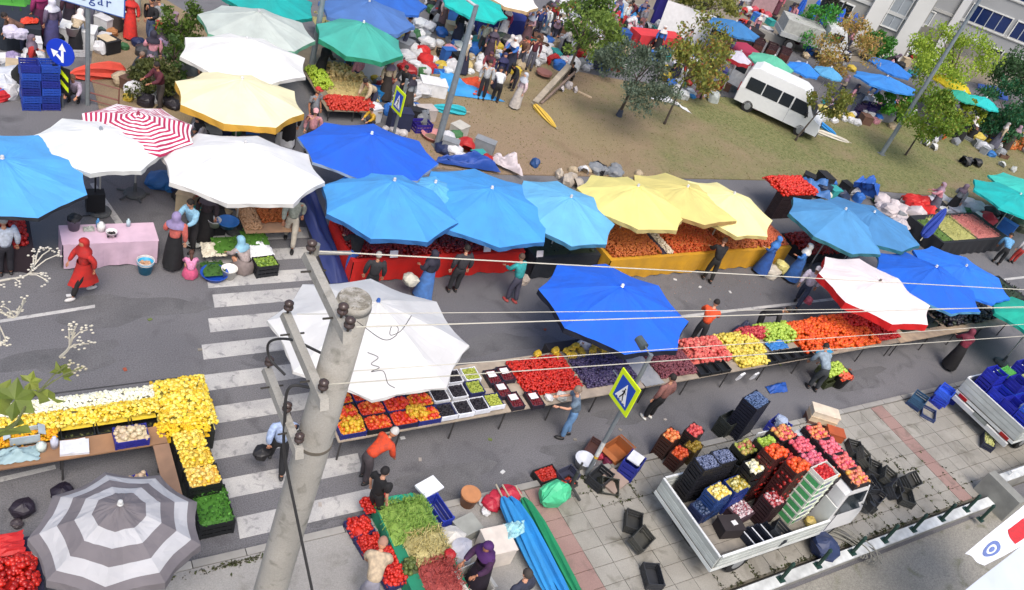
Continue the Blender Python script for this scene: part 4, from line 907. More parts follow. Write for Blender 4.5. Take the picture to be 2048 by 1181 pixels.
heap('onion_heap', 'heap of pinkish purple grapes right of the sign post', 'fruit', (15.75, 11.2, 17.15, 12.4), .74, .16, .03, MI(['6a3440', '84444c', '5a2a34'], .5), dome=.6)
sack((11.95, 11.18, .76), 'eceae6', 'small white plastic bag on the stall edge in front of the red peppers', .3); sack((12.3, 11.15, .76), 'e6e2d8', 'small white bag beside the jeans man, on the stall edge', .32)
tarp([(15.05, 11.05, .745), (15.75, 11.05, .745), (15.75, 12.3, .745), (15.05, 12.3, .745)], 'a2a4a4', 'bare grey plastic sheet on the stall between plums and purple grapes', z=.01, amp=.015, name='table_sheet')
def bananas(x, y, z, n, label):
    b = MB()
    for i in range(n):
        a = -.9+1.8*i/max(1, n-1); ca, sa = math.cos(a), math.sin(a)
        b.tube([(0, 0, .02), (.06*ca, .06*sa, .06), (.13*ca, .13*sa, .05), (.17*ca, .17*sa, 0)], [.012, .02, .02, .008], 6)
    o = obj('banana_bunch', b.mesh('banana_bunch', True), M('d8b01c', .5, .15), None, (x, y, z), random.uniform(0, 6)); o.scale = (1.3, 1.3, 1.5); return tag(o, label, 'bananas', 'bananas along the back of the stall')
for i in range(12): bananas(12.9+i*.17, 12.55+.05*(i % 3), .78+.05*(i % 2), 7, ORD[i]+' banana bunch from the left along the back edge of the plum stall')
bananas(12.5, 12.6, .8, 6, 'banana bunch lying apart at the left of the banana row')
b = MB(); b.box((0, 0, .4), (1.9, .3, .76)); tag(obj('back_shelf', b, M('2a2628', .8), None, (13.85, 12.72+.2, 0)), 'dark shelf behind the plums carrying the bananas', 'shelf')
pk = ['c84840', 'd8605a', 'e08070', 'b83a34']; yl = ['c8b038', 'dcc84a', 'e4d468', 'b89a30']; rd = ['a02028', 'b8303a', 'c8504a']; lm_ = ['9cb83c', 'b4cc54', '88a830']
heap('peach_heap', 'heap of pink peaches left of the yellow pears', 'peaches', (17.2, 11.45, 18.75, 12.45), .74, .24, .055, MI(pk, .55), dome=.6)
heap('pear_heap', 'band of yellow pears running across the stall', 'pears', (18.65, 11.5, 20.2, 12.45), .74, .25, .055, MI(yl, .5), dome=.6)
heap('pear_heap', 'heap of yellow pears at the near edge of the stall', 'pears', (18.75, 11.08, 19.95, 11.6), .74, .22, .055, MI(yl, .5), dome=.6)
heap('plum_heap', 'heap of pinkish red plums behind the yellow pears', 'plums', (19.6, 12.05, 20.95, 12.55), .78, .24, .05, MI(rd, .45), dome=.6)
heap('apple_heap', 'heap of lime green apples left of the oranges', 'apples', (20.55, 11.75, 22.0, 12.6), .76, .26, .055, MI(lm_, .45), dome=.6)
for i, (x0, y0, x1, y1, hh, lab) in enumerate([(21.7, 11.2, 23.1, 12.5, .28, 'heap of bright oranges next to the lime green apples'), (22.9, 11.15, 24.6, 12.55, .3, 'tall heap of bright oranges in the middle of the stall'), (24.0, 11.1, 25.3, 11.9, .26, 'heap of bright oranges nearest the tomatoes')]):
    heap('orange_heap', lab, 'oranges', (x0, y0, x1, y1), .74+.01*i, hh, .06, MI(ORG, .5), dome=.6)
heap('tomato_heap', 'long heap of bright red tomatoes at the end of the near stall', 'tomatoes', (24.4, 11.75, 27.0, 12.55), .76, .26, .05, MI(['b8100c', 'd01c10', 'c81410'], .35), dome=.6)
heap('tomato_heap', 'lower heap of red tomatoes in front of the long one', 'tomatoes', (25.3, 11.2, 26.6, 11.85), .74, .2, .05, MI(['a8100c', 'c01810', 'b01410'], .35), dome=.6)
heap('greens_heap', 'heap of dark leafy greens at the far right of the near stall', 'greens', (27.0, 11.4, 29.4, 12.4), .74, .3, .12, MI(['18241a', '24361c', '101812'], .7, .8), LEAF, dome=.6)
heap('aubergine_heap', 'heap of nearly black aubergines at the right of the near stall', 'aubergines', (29.5, 11.3, 32.8, 12.4), .74, .26, .07, MI(['14101c', '1c1626', '24301c'], .4), dome=.6)
for i in range(9):
    x = 17.25+i*.42 if i < 4 else 20.05+(i-4)*.42
    if i == 3: continue
    crate((x, 11.24, .74), PI/2, '16181a', 'empty black tray before the %s, %s from the left' % ('peaches' if i < 4 else 'apples', ORD[i if i < 4 else i-4]), 'black trays in front of the %s' % ('peaches' if i < 4 else 'apples'), (.4, .38, .12))
tarp([(22.15, 11.05, .76), (22.9, 11.05, .76), (22.9, 11.5, .8), (22.15, 11.5, .8)], '1f88b4', 'teal blue cloth lying in front of the oranges', z=.03, amp=.08, name='cloth', cat='cloth')
tarp([(20.4, 11.5, .8), (21.2, 11.5, .8), (21.2, 11.85, .8), (20.4, 11.85, .8)], '2a72b4', 'blue cloth lying in front of the lime green apples', z=.03, amp=.08, name='cloth', cat='cloth')
tarp([(6.9, 12.9, .6), (7.6, 12.9, .6), (7.6, 13.0, .8), (6.9, 13, .8)], '2a2a34', 'dark cloth at the back of the near stall', z=.0, amp=.03, name='cloth', cat='cloth')
tarp([(20.659,13.247,0), (21.309,12.979,0), (20.734,12.591,0), (20.213,12.909,0)], '2a3150', 'heap of dark blue cloth on the road behind the plums', z=.1, amp=.35, name='cloth', cat='cloth')
for p, lab in (((18.758,11.032,0.55), 'white paper bag hanging from the stall edge below the pears'), ((19.414,10.696,0.45), 'white paper bag hanging lower below the black trays')):
    b = MB(); b.box((0, 0, 0), (.24, .05, .26), rz=.2, rx=.2); tag(obj('paper_bag', b, M('e8e8ea', .7), None, (p[0], 10.96, p[2])), lab, 'bag')
# produce crates standing on the road in front of the near stall
for i in range(4): crate((22.4+(i//2)*.5, 10.55+(i % 2)*.08, .0+(i//2)*.0+(i % 2)*.27), 0.1, '3c4424', 'dark crate of green apples standing on the road before the stall, %s' % ['left lower', 'left upper', 'right lower', 'right upper'][i], None, (.45, .5, .26))
heap('apple_heap', 'lime green apples on top of the crates standing on the road', 'apples', (22.2, 10.35, 23.1, 10.85), .52, .12, .05, MI(lm_, .45))
tarp([(20.037,10.809,0), (20.974,10.848,0), (20.722,10.464,0), (19.977,10.503,0)], '1c56b0', 'bright blue plastic sheet on the road under the stall', z=.03, amp=.12, name='plastic_sheet')
basin((22.924,10.415,0), .33, .5, '17181c', 'black tub of oranges standing on the road beside the grey shirt man', name='tub', cat='tub'); p = (22.924,10.415,0)
heap('orange_heap', 'oranges filling the black tub on the road', 'oranges', (p[0]-.28, p[1]-.28, p[0]+.28, p[1]+.28), .42, .14, .06, MI(['d8501c', 'e0684a', 'd8442a'], .5))
# ---------------------------------------------------------------- far row: red produce stall, dark stall, orange covered stall
rect_table('produce_stall', 'long stall with a bright red cloth front under the sky blue parasols', 8.8, 17.0, 14.4, 19.0, .78, '6a1a14', True, 'd8180c', nl=4, cat='stall')
heap('cherry_heap', 'bed of dark red cherries on the red fronted stall, left', 'cherries', (8.85, 17.1, 11.6, 18.9), .79, .18, .045, MI(['5c080c', '7c0e10', '980f10', '4a0608'], .35), dome=.5)
heap('cherry_heap', 'bed of dark red cherries on the red fronted stall, right', 'cherries', (11.65, 17.1, 14.35, 18.9), .79, .18, .045, MI(['5c080c', '7c0e10', '900f10', '4a0608'], .35), dome=.5)
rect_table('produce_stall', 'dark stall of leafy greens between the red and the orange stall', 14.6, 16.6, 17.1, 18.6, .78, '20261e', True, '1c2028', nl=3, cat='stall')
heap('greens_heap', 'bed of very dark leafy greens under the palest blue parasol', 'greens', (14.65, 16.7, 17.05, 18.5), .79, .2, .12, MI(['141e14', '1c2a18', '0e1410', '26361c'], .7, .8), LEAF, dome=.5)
rect_table('produce_stall', 'stall fronted with orange cloth under the yellow parasols', 17.3, 16.25, 25.9, 18.4, .8, '8a5a20', True, 'd9a01c', nl=5, cat='stall')
for i, (xa, xb, hs, lab) in enumerate([(17.4, 19.5, ['a04a1c', 'b8602a', 'c87434'], 'heap of rust brown chillies, left on the orange fronted stall'), (20.0, 22.4, ['b03c14', 'c8541c', 'b8682c'], 'heap of rust red peppers, middle of the orange fronted stall'), (22.5, 24.2, ['96401c', 'a85424', 'b86a30'], 'heap of dark rust peppers behind the man in black'), (24.3, 25.8, ['c05a3a', 'cc6e44', 'b04c28'], 'heap of salmon red peppers at the right end of the orange stall')]):
    heap('pepper_heap', lab, 'peppers', (xa, 16.35, xb, 18.2), .81, .26, .035, MI(hs, .5), dome=.7)
heap('garlic_heap', 'narrow strip of white garlic between the pepper heaps', 'garlic', (19.75, 16.35, 20.05, 17.5), .85, .14, .035, MI(['c8b8a0', 'd8ccb8'], .6))
rect_table('display_table', 'purple board beside the strip of garlic', 19.52, 16.35, 19.74, 17.5, .86, '2a2038', False, None)
# blue sheet and cloth to the left of the red stall
tarp([(8.2, 16.9, .05), (8.75, 16.9, .05), (8.7, 21.2, 1.0), (8.0, 21.2, 1.0)], '1d2c66', 'navy sheet hanging along the left end of the red stall', z=.1, amp=.2)
# small tickets
for p in ((9.94,17.232,0.9), (12.975,16.976,0.9), (14.643,16.836,0.9)):
    tag(obj('price_card', MB().box((0, 0, .0), (.24, .02, .2), rx=-.4), M('e2dadd', .7), None, (p[0], 16.98 if p[0] < 14.5 else 16.58, 1.0)), 'small white price card standing at the front edge of the %s' % ('red stall, left' if p[0] < 10 else 'red stall, right' if p[0] < 14.5 else 'dark greens stall'), 'price card')
# red capsicum stack behind, right of yellow parasols
for i in range(5):
    for j in range(3):
        o = crate(((27.985,19.329,0)[0]+j*.62+.2, (27.985,19.329,0)[1]-.1, .0+i*.23), 0, '2a1a1c', level(i, 5)+' dark crate, '+ORD[j]+' column from the left, right of the yellow parasols', 'stacked dark crates right of the yellow parasols')
pp = (27.841,19.336,0); heap('pepper_heap', 'red peppers on top of the stacked dark crates', 'peppers', (pp[0], pp[1]-.3, pp[0]+2.2, pp[1]+1.0), 1.15, .22, .06, MI(['b8180c', 'd82a14', 'c8381c'], .4))
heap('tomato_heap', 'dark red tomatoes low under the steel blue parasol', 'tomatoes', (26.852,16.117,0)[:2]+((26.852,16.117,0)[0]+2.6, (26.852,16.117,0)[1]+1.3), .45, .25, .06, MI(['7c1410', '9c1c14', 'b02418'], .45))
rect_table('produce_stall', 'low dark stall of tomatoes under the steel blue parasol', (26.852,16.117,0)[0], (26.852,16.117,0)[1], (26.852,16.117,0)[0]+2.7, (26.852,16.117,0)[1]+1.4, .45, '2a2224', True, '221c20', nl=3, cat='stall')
# stall with pale yellow and pink heaps at the right
q = (35.918,15.949,0)
rect_table('produce_stall', 'dark stall with a yellow and a pink heap right of the steel blue parasols', q[0]-.6, q[1]-.1, q[0]+4.6, q[1]+1.9, .75, '2a2a24', True, '1a1c22', nl=4, cat='stall')
heap('bean_heap', 'flat heap of pale yellow beans', 'beans', (q[0]+.3, q[1]+.0, q[0]+2.1, q[1]+1.7), .76, .15, .05, MI(['a8a860', 'c0bc74', '98984e'], .6), STICK, (2, 1, 1), dome=.4)
heap('bean_heap', 'flat heap of pink borlotti beans', 'beans', (q[0]+2.2, q[1]+.0, q[0]+4.0, q[1]+1.7), .76, .15, .05, MI(['b86a64', 'c87c74', 'a85a58'], .6), STICK, (2, 1, 1), dome=.4)
heap('greens_heap', 'green vegetables at the left end of the yellow bean heap', 'greens', (q[0]-.5, q[1], q[0]+.25, q[1]+1.6), .76, .16, .08, MI(['4c6a28', '6c8a34', '3a5422'], .6), LEAF)
# dark stall under the vivid blue parasols
q = (30.871,12.078,0)
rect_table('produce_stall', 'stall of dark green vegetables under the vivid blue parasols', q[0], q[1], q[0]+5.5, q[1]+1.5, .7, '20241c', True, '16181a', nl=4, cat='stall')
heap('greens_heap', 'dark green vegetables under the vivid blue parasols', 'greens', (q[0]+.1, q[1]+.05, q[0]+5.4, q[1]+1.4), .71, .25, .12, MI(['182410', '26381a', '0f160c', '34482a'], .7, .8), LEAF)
# ---------------------------------------------------------------- flower table, lower left
rect_table('flower_table', 'long brown table for flowers, along the street at the lower left', -2.5, 11.78, 3.0, 12.25, .74, '9a7250', nl=4)
rect_table('flower_table', 'brown table arm running toward the ringed parasol', 2.72, 9.6, 3.02, 11.76, .74, '8c6c54', nl=2)
YF = ['b88c10', 'd8b418', 'ecd64c', 'e8dc7c', 'd8b010']; WF = ['d8d8c8', 'e8e8dc', 'e6e0b0', 'dcdcd4']
def flowers(lab, rect, hs, z, hh, s=.036):
    return heap('flower_bed', lab, 'flowers', rect, z, hh, s, MI(hs, .7, .9), ICO, (1, 1, .55), dome=.35, layers=3.2, tilt=.6)
def flower_crate(x, y, hs, lab, rz=0, z=.0, h=.4):
    crate((x, y, z), rz, '16181a', 'black crate under the '+lab, None, (.62, .5, h), slats=3)
    fill((x, y, z), rz, hs, lab, (.64, .52), .042, .1, ICO, 'chrysanthemums', h-.02, None, 'flowers', .9, scale=(1, 1, .6), tilt=.7)
for i in range(7):
    x = -1.1+i*.64; z = .42
    crate((x, 12.5, z), 0, '1a1c1c', ORD[i]+' black crate from the left along the back of the flower table', 'black crates of the flower row', (.6, .42, .3))
flowers('row of white chrysanthemums along the back of the flower table', (-1.5, 12.95, 3.0, 13.35), WF, .62, .28)
flowers('row of yellow chrysanthemums in front of the white ones', (-1.5, 12.55, 3.0, 12.97), YF, .66, .26)
flowers('yellow and orange chrysanthemums at the left of the flower row', (-.9, 12.3, 1.1, 12.58), ['d88a0c', 'e0a010', 'd8b010'], .66, .22)
heap('stem_bundle', 'green stems standing below the yellow flowers', 'stems', (-1.4, 12.28, 2.9, 12.55), .45, .25, .07, MI(['3c4a20', '545a30', '6a5a34'], .8), LEAF)
flowers('large square bed of yellow chrysanthemums at the corner', (2.95, 12.1, 4.05, 13.5), YF, .5, .42, .045)
flowers('bed of yellow chrysanthemums just below the corner bed', (2.85, 11.95, 3.9, 12.35), ['d8a80c', 'e0b814', 'ecc830'], .5, .36)
b = MB(); b.box((0, 0, .27), (1.0, 1.45, .54)); tag(obj('flower_stand', b, M('20221e', .9), None, (3.5, 12.75, 0)), 'dark stand under the corner bed of yellow flowers', 'stand')
for i, (y, hs, w) in enumerate([(11.75, ['ecd02c', 'e8d870', 'd8a80c'], 'upper'), (11.28, ['e0c010', 'e8d060', 'c89808'], 'middle'), (10.8, ['e0b40c', 'ecd880', 'd89a0c'], 'lower')]):
    flower_crate(3.42+.03*i, y, hs, 'yellow chrysanthemums in the %s crate of the short column' % w, 0, .35)
b = MB(); b.box((0, 0, .17), (.6, 1.4, .34)); tag(obj('flower_stand', b, M('22241f', .9), None, (3.46, 11.28, 0)), 'dark stand under the column of yellow flower crates', 'stand')
crate((3.58, 10.3, 0), 0, '16181a', 'black crate of green herbs at the crosswalk', None, (.66, .9, .42))
heap('herb_bed', 'bright green herbs in the black crate at the crosswalk', 'herbs', (3.25, 9.85, 3.91, 10.74), .36, .2, .075, MI(['24501a', '3c7420', '5c9c34', '1c3c12'], .7), LEAF, dome=.4, layers=7)
crate_fill(2.35, 12.0, .74, 0, '2a2a8c', ['c8b498', 'd8c8a4', 'b89878'], ('blue crate of pale mushrooms on the flower table', 'pale mushrooms in the blue crate on the table'), (.62, .42), .2, .06, .1, 'mushroom')
crate_fill(2.3, 11.1, .25, .2, '2020b0', ['c8b498', 'd8c0a0', 'c8a080'], ('bright blue crate on the ground behind the flower table', 'pale mushrooms in the bright blue crate on the ground'), (.55, .42), .25, .06, .12, 'mushroom')
box_thing((2.3, 11.1, 0), (.6, .5, .24), .2, '20222c', 'dark box under the bright blue crate', 'box', open_=False)
b = MB(); b.box((0, 0, .03), (.5, .34, .06)); b.box((.02, .0, .07), (.4, .3, .02), rz=.2); tag(obj('paper_stack', b, M('d4d6dc', .8), None, (1.35, 12.0, .74), -.1), 'stack of white papers on the flower table', 'papers')
def jar(x, y, z, r, h, col, lab):
    b = MB(); b.lathe([(0, 0), (r, 0), (r, h*.7), (r*.5, h*.85), (r*.45, h), (0, h)], 12); tag(obj('plastic_bottle', b.mesh('plastic_bottle', True), M(col, .3, .05), None, (x, y, z)), lab, 'bottle')
jar(1.02, 12.12, .74, .07, .28, 'c6c8d8', 'pale lilac plastic bottle on the flower table'); jar(.8, 12.1, .74, .09, .2, 'd8e4dc', 'squat white jar on the flower table'); 
tarp([(.1, 11.85, .76), (.75, 11.85, .76), (.75, 12.2, .76), (.1, 12.2, .76)], '9ab6bc', 'crumpled pale blue plastic on the flower table', z=.01, amp=.12, name='plastic_sheet')
box_thing((-.2, 12.15, .74), (.45, .3, .1), .3, 'e6e8ec', 'white folded carton on the flower table, left', 'carton', open_=False); box_thing((-.75, 11.95, .74), (.5, .3, .12), .1, 'e2e4ea', 'white carton at the left edge of the flower table', 'carton', open_=False)
box_thing((.55, 12.42, .74), (.5, .26, .2), 0, 'b8c6cc', 'pale blue box among the flowers', 'carton'); 
sack((1.1, 11.5, 0), '241c2c', 'dark bag under the flower table', .5); sack((.4, 11.3, 0), '2c2430', 'dark purple bag hanging under the flower table', .5); sack((.3, 11.0, 0), '4c4246', 'small dark bag on the road by the table leg', .25)
# red stall at the lower left corner
p = (0.118,9.901,0.6)
rect_table('produce_stall', 'stall of red peppers at the lower left corner', -1.2, 8.6, .55, 10.35, .5, '3a2a2a', True, '20203c', nl=3, cat='stall')
heap('pepper_heap', 'heap of red peppers at the lower left corner', 'peppers', (-1.1, 8.7, .5, 9.95), .51, .3, .05, MI(['98100c', 'b81a10', 'd02818'], .4), dome=.6)
tarp([(-.9, 9.95, .7), (.35, 9.95, .65), (.35, 10.4, .65), (-.9, 10.35, .7)], 'c81c1c', 'bright red cloth at the back of the corner pepper stall', z=.02, amp=.06, name='cloth', cat='cloth')
sack((.55, 9.9, .62), 'b8ccd0', 'pale blue plastic bag between red cloth and ringed parasol', .3)
# ---------------------------------------------------------------- produce stall at the bottom centre
rect_table('produce_stall', 'small teal covered stall of beans at the bottom centre', 6.68, 6.95, 7.78, 9.45, .45, '2f6a54', True, '1c8a68', nl=2, cat='stall')
heap('bean_heap', 'heap of long green beans at the bottom centre', 'beans', (6.68, 8.4, 7.76, 9.42), .46, .34, .07, MI(['5f8a2c', '86ac46', 'a2c060'], .6), STICK, (2.6, 1.0, 1.0), dome=.8, layers=6)
heap('bean_heap', 'heap of pale yellow beans below the green beans', 'beans', (6.88, 7.8, 7.78, 8.6), .46, .36, .07, MI(['b8a868', 'd8cc90', 'a8964c'], .6), STICK, (2.6, 1.0, 1.0), dome=.8, layers=6)
heap('bean_heap', 'heap of red speckled beans at the bottom centre', 'beans', (6.92, 6.98, 7.72, 7.9), .46, .36, .07, MI(['a83a34', 'c8605a', '8c2c2a'], .6), STICK, (2.4, 1.0, 1.0), dome=.8, layers=6)
heap('pickle_heap', 'dark green cucumbers between the yellow and the red beans', 'cucumbers', (6.68, 7.7, 6.98, 8.05), .47, .22, .05, MI(['3a4a20', '6a7838'], .6))
tarp([(6.75, 9.35, .5), (7.6, 9.35, .5), (7.6, 9.6, .35), (6.75, 9.6, .35)], '1fb08a', 'sea green cloth behind the green beans', z=.05, amp=.05, name='cloth', cat='cloth')
for i, (x, y, w) in enumerate([(6.28, 9.2, 'farthest'), (6.34, 8.74, 'second'), (6.45, 8.28, 'third'), (6.5, 7.85, 'nearest')]):
    crate((x, y, .05 if i < 2 else .2), .15, '26285c', 'dark blue crate of tomatoes left of the beans, %s' % w, 'crates of tomatoes left of the beans', (.5, .44, .2))
    heap('tomato_heap', 'bright red tomatoes left of the beans, %s heap' % w, 'tomatoes', (x-.24, y-.22, x+.24, y+.22), .2+(.0 if i < 2 else .15), .18, .04, MI(['a81410', 'd83424', 'c81c10'], .45))
heap('tomato_heap', 'red tomatoes behind the green beans', 'tomatoes', (6.45, 9.35, 7.05, 9.75), .35, .2, .04, MI(['a81410', 'c01c10', 'b83018'], .45))
crate((7.98, 9.0, .05), .15, '2034a0', 'bright blue crate right of the green beans', None, (.3, .7, .5))
box_thing((7.95, 9.55, .5), (.5, .35, .04), .3, 'dfe3ea', 'white sheet of card lying right of the green beans', 'card', open_=False, cat='card')
bk = basin((8.85, 9.2, .12), .22, .32, 'a8602a', 'orange brown bucket with a tan lid right of the green beans', name='bucket', cat='bucket'); obj('lid', MB().tube([(0, 0, .33), (0, 0, .36)], .23, 18), M('cc8a58', .6), bk)

sack((9.2, 9.1, .12), 'c8ccd0', 'small pale plastic bag by the brown bucket', .3); sack((9.15, 8.85, .12), 'd8dadc', 'second small pale bag by the brown bucket', .28)
sack((8.0, 8.35, .1), 'e0ddd6', 'white plastic bag full of goods right of the yellow beans', .7); sack((8.02, 7.95, .1), 'd6d6e0', 'lilac white plastic bag beside the red beans', .75); sack((7.6, 7.8, .66), 'c02028', 'small bright red plastic bag on the red beans', .3)
sack((6.2, 6.9, .12), 'e4e4e8', 'white plastic bag beside the beige shirt man', .7); sack((6.5, 6.0, .12), 'd8dce4', 'white plastic bag at the bottom edge', .6)
box_thing((8.45, 8.5, .12), (.5, .42, .28), .2, 'a8aaa2', 'grey foam box right of the bucket', 'foam_box', open_=False)
box_thing((8.82, 7.85, .12), (.6, .62, .5), -.05, 'ddd2c6', 'large white foam box behind the purple veiled woman', 'foam_box', open_=False)
box_thing((7.95, 7.2, .12), (.55, .7, .4), .15, 'd6d4cc', 'open white foam box with a grey bag in front of the purple veiled woman', 'foam_box', open_=True)
sack((7.95, 7.25, .22), 'aaa69c', 'grey paper sack standing in the open foam box', .5)
for x, y, c_, l in ((6.75, 6.72, 'd8ccae', 'pale melon'), (6.62, 6.95, 'c88a68', 'pinkish brown melon'), (7.1, 6.7, 'e4d890', 'pale yellow melon'), (7.4, 6.6, 'c81c20', 'red bag ball')):
    b = MB(); b.ell((0, 0, .14), (.15, .13, .14), 12, 8); tag(obj('melon', b.mesh('melon', True), M(c_, .6), None, (x, y, .55)), l+' at the bottom edge in front of the red beans', 'melon')
rect_table('low_table', 'low table under the melons at the bottom edge', 6.5, 6.3, 7.6, 6.9, .53, '8a8880', nl=2)
# stuff at the foot of the crossing sign
sack((10.822,8.954,0.1), '4cc890', 'bright green sack lying at the kerb left of the crossing sign', 1.0, name='woven_sack', lying=True)
pp = (11.314,9.434,0.1)
crate((pp[0]-.2, pp[1], .0), .1, '20201e', 'black crate of red peppers above the green sack', None); fill((pp[0]-.2, pp[1], .0), .1, ['a02014', 'c03020'], 'red peppers in the crate above the green sack', name='pepper')
pp = (11.451,9.17,0.1); crate((pp[0], pp[1]-.15, .12), .3, '2a221e', 'small crate of orange peppers by the sign base', None, (.4, .3, .18)); fill((pp[0], pp[1]-.15, .12), .3, ['b83418', 'c84420'], 'orange red peppers in the small crate', (.4, .3), name='pepper', z=.13)
box_thing((13.378,9.634,0), (.75, .55, .3), .3, 'a8602c', 'open orange brown cardboard box behind the sign', 'cardboard_box')
pp = (12.843,9.875,0); crate((pp[0], pp[1], 0), .6, '5a3a34', 'brown wooden crate behind the sign post', None); 
sack((12.931,9.689,0), 'b83048', 'small pink red bag beside the brown crate', .35); sack((13.032,9.5,0), '7c2a48', 'dark pink bag beside the cardboard box', .35)
crate((13.333,9.004,0.12), .5, '1f2c90', 'bright blue crate with a white paper, tilted beside the cardboard box', None, (.55, .42, .5)); pp = (13.333,9.004,0.12); box_thing((pp[0], pp[1], .63), (.35, .3, .02), .5, 'e4e6ee', 'white paper on the bright blue crate by the sign', 'paper', open_=False, cat='paper')
box_thing((12.742,8.833,0.12), (.62, .5, .04), .35, 'a08c80', 'flat piece of brown cardboard on the pavement', 'cardboard_sheet', open_=False, cat='cardboard')
basin((12.263,9.519,0.1), .25, .22, 'd8dce4', 'white basin at the foot of the crossing sign'); 
crate((12.344,8.932,0.12), .4, '26282c', 'dark crate in front of the crossing sign', None, (.6, .42, .3)); crate((12.455,8.75,0.12), -.3, '34362e', 'tipped dark crate right of the sign base', None, (.5, .4, .25), rot=(.5, .2, -.3))
crate((11.6, 9.25, .12), .2, '3c3e52', 'grey blue crate left of the sign base', None, (.5, .36, .2))
b = MB()
for a in (0.3, 1.4, 2.6, 3.8, 5.2): b.tube([(0, 0, .25), (.35*math.cos(a), .35*math.sin(a), .03)], .035, 6)
b.tube([(0, 0, 0), (0, 0, .75)], .045, 8); b.tube([(.15, .1, 0), (.3, .25, .7)], .03, 6)
tag(obj('umbrella_stand', b, M('3a3c3a', .7), None, (11.406,8.864,0.12)), 'dark metal parasol stand with splayed legs left of the crossing sign', 'stand')
# empty dark crates strewn on the pavement
for i, (p, rz, rx, w) in enumerate([((12.476,7.601,0.12), .9, 0, 'upper of the pair at the middle of the pavement'), ((12.29,7.117,0.12), .4, .3, 'lower of the pair at the middle of the pavement'), ((12.08,6.24,0.12), 1.2, 0, 'alone at the bottom edge, left of the truck'), ((20.959,7.148,0.12), .7, 0, 'farthest of the heap right of the truck'), ((21.043,6.766,0.12), .6, .25, 'second of the heap right of the truck'), ((20.362,6.759,0.12), 1.3, 0, 'by the truck wheel'), ((21.764,6.496,0.12), .1, .4, 'rightmost of the heap'), ((21.183,6.112,0.12), .9, 0, 'nearest the red strip of slabs'), ((20.152,6.379,0.12), .3, 0, 'middle of the heap right of the truck'), ((20.949,7.894,0.12), 1.0, 0, 'behind the truck cab'), ((20.802,7.554,0.12), .8, .5, 'leaning behind the truck cab'), ((20.898,6.448,0.12), .3, .6, 'tipped on its side in the heap'), ((19.514,6.291,0.12), 1.1, .2, 'nearest the truck door')]):
    crate((p[0], p[1], .13+(.12 if rx else 0)), rz, ['3a3a38', '44443f', '33353a'][i % 3], 'empty dark crate on the pavement, '+w, 'empty dark crates strewn on the pavement', (.55, .4, .24), rot=(rx, 0, rz) if rx else None)
for i in range(3): crate(((17.209,9.594,0)[0], (17.209,9.594,0)[1], i*.2), .2, '2c302c', level(i, 3)+' dark grey crate in the short stack by the tall grape stack', 'short stack of dark grey crates', (.6, .42, .2))
# tall stack of grape crates on the road
q = (17.549,9.464,0)
for i in range(7): crate((q[0], q[1], i*.2), .25, '15182a', level(i, 7)+' crate of the tall near black grape stack on the road', 'tall stack of grape crates on the road', (.7, .5, .195), slats=2)
fill((q[0], q[1], 1.2), .25, ['4c6488', '5c74a0', '3a4c70'], 'dusty blue grapes on top of the tall stack on the road', (.7, .5), .025, .07, ICO, 'grape', .17)
# peach crates at the tail of the truck, on the kerb
for n_, (p, N, cc, hs, lab, gname) in enumerate([((14.711,9.356,0.1), 4, '3c2018', ['d85a20', 'e0a060', 'd8401c'], 'orange peaches on the leftmost stack of brown crates', 'leftmost stack of brown crates behind the truck'), ((15.512,9.345,0.1), 4, '2a2220', ['c84048', 'd86058'], 'pinkish peaches on the stack beside the grape crates', 'stack of dark crates behind the truck'), ((14.78,8.917,0.1), 3, '401c14', ['d84a1c', 'e06830', 'c8301c'], 'bright orange peaches on the low brown stack', 'low stack of brown crates at the truck tail'), ((15.345,9.037,0.1), 3, '4a3a18', ['8a6a20', 'a08a30'], 'olive brown pears between the peach stacks', 'stack of olive crates behind the truck')]):
    for i in range(N): crate((p[0], p[1], .0+i*.2), .35, cc, level(i, N)+' crate of the '+gname, gname, (.5, .36, .195), slats=2)
    fill((p[0], p[1], (N-1)*.2), .35, hs, lab, (.5, .36), .05, .07, ICO, 'peach', .17)
# blue crates at the right, corrugated boxes behind the truck cab
for i, (p, z, cc, rz, w) in enumerate([((25.219,8.917,0), 0, '223a66', .3, 'bottom left'), ((25.219,8.917,0), .24, '2a5070', .35, 'top left'), ((26.32,8.805,0), 0, '1c34b0', .2, 'bottom right'), ((26.32,8.805,0), .24, '2040c0', .5, 'middle right'), ((26.32,8.805,0), .48, '2a5ad8', .3, 'top right'), ((25.321,8.457,0), 0, '2a3c6c', .6, 'lowest, tilted in front'), ((26.895,8.919,0), .1, '1c30a8', .9, 'behind on the right')]):
    crate((p[0], p[1], z), rz, cc, 'blue plastic crate of the group on the road between the trucks, '+w, 'blue crates on the road between the trucks', (.6, .45, .25))
crate((26.475,6.925,0.12), .6, '2a2e44', 'small dark blue crate with a pale yellow crop on the pavement by the right truck', None, (.6, .36, .25)); q = (26.475,6.925,0.12); fill((q[0], q[1], .12), .6, ['a8a860', 'c0c080'], 'pale yellow green crop in the small crate by the right truck', (.6, .36), name='pears', z=.22)
crate((18.824,9.144,0), .3, '1f2c98', 'bright blue crate with a white bag behind the truck', None, (.6, .5, .5)); q = (18.824,9.144,0); sack((q[0], q[1], .45), 'b8c8e4', 'bluish white plastic bag on the bright blue crate', .45)
for i in range(3):
    q = (20.692,9.127,0); box_thing((q[0], q[1], i*.2), (.8, .4, .19), -.6, ['6a4a3c', 'd0b898', 'e0d0b8'][i], ['brown', 'tan', 'pale'][i]+' carton in the stack behind the truck cab', 'carton', open_=False)
box_thing((20.71,8.532,0), (.5, .35, .35), -.6, 'b05024', 'rust orange carton behind the truck cab', 'carton', open_=False)
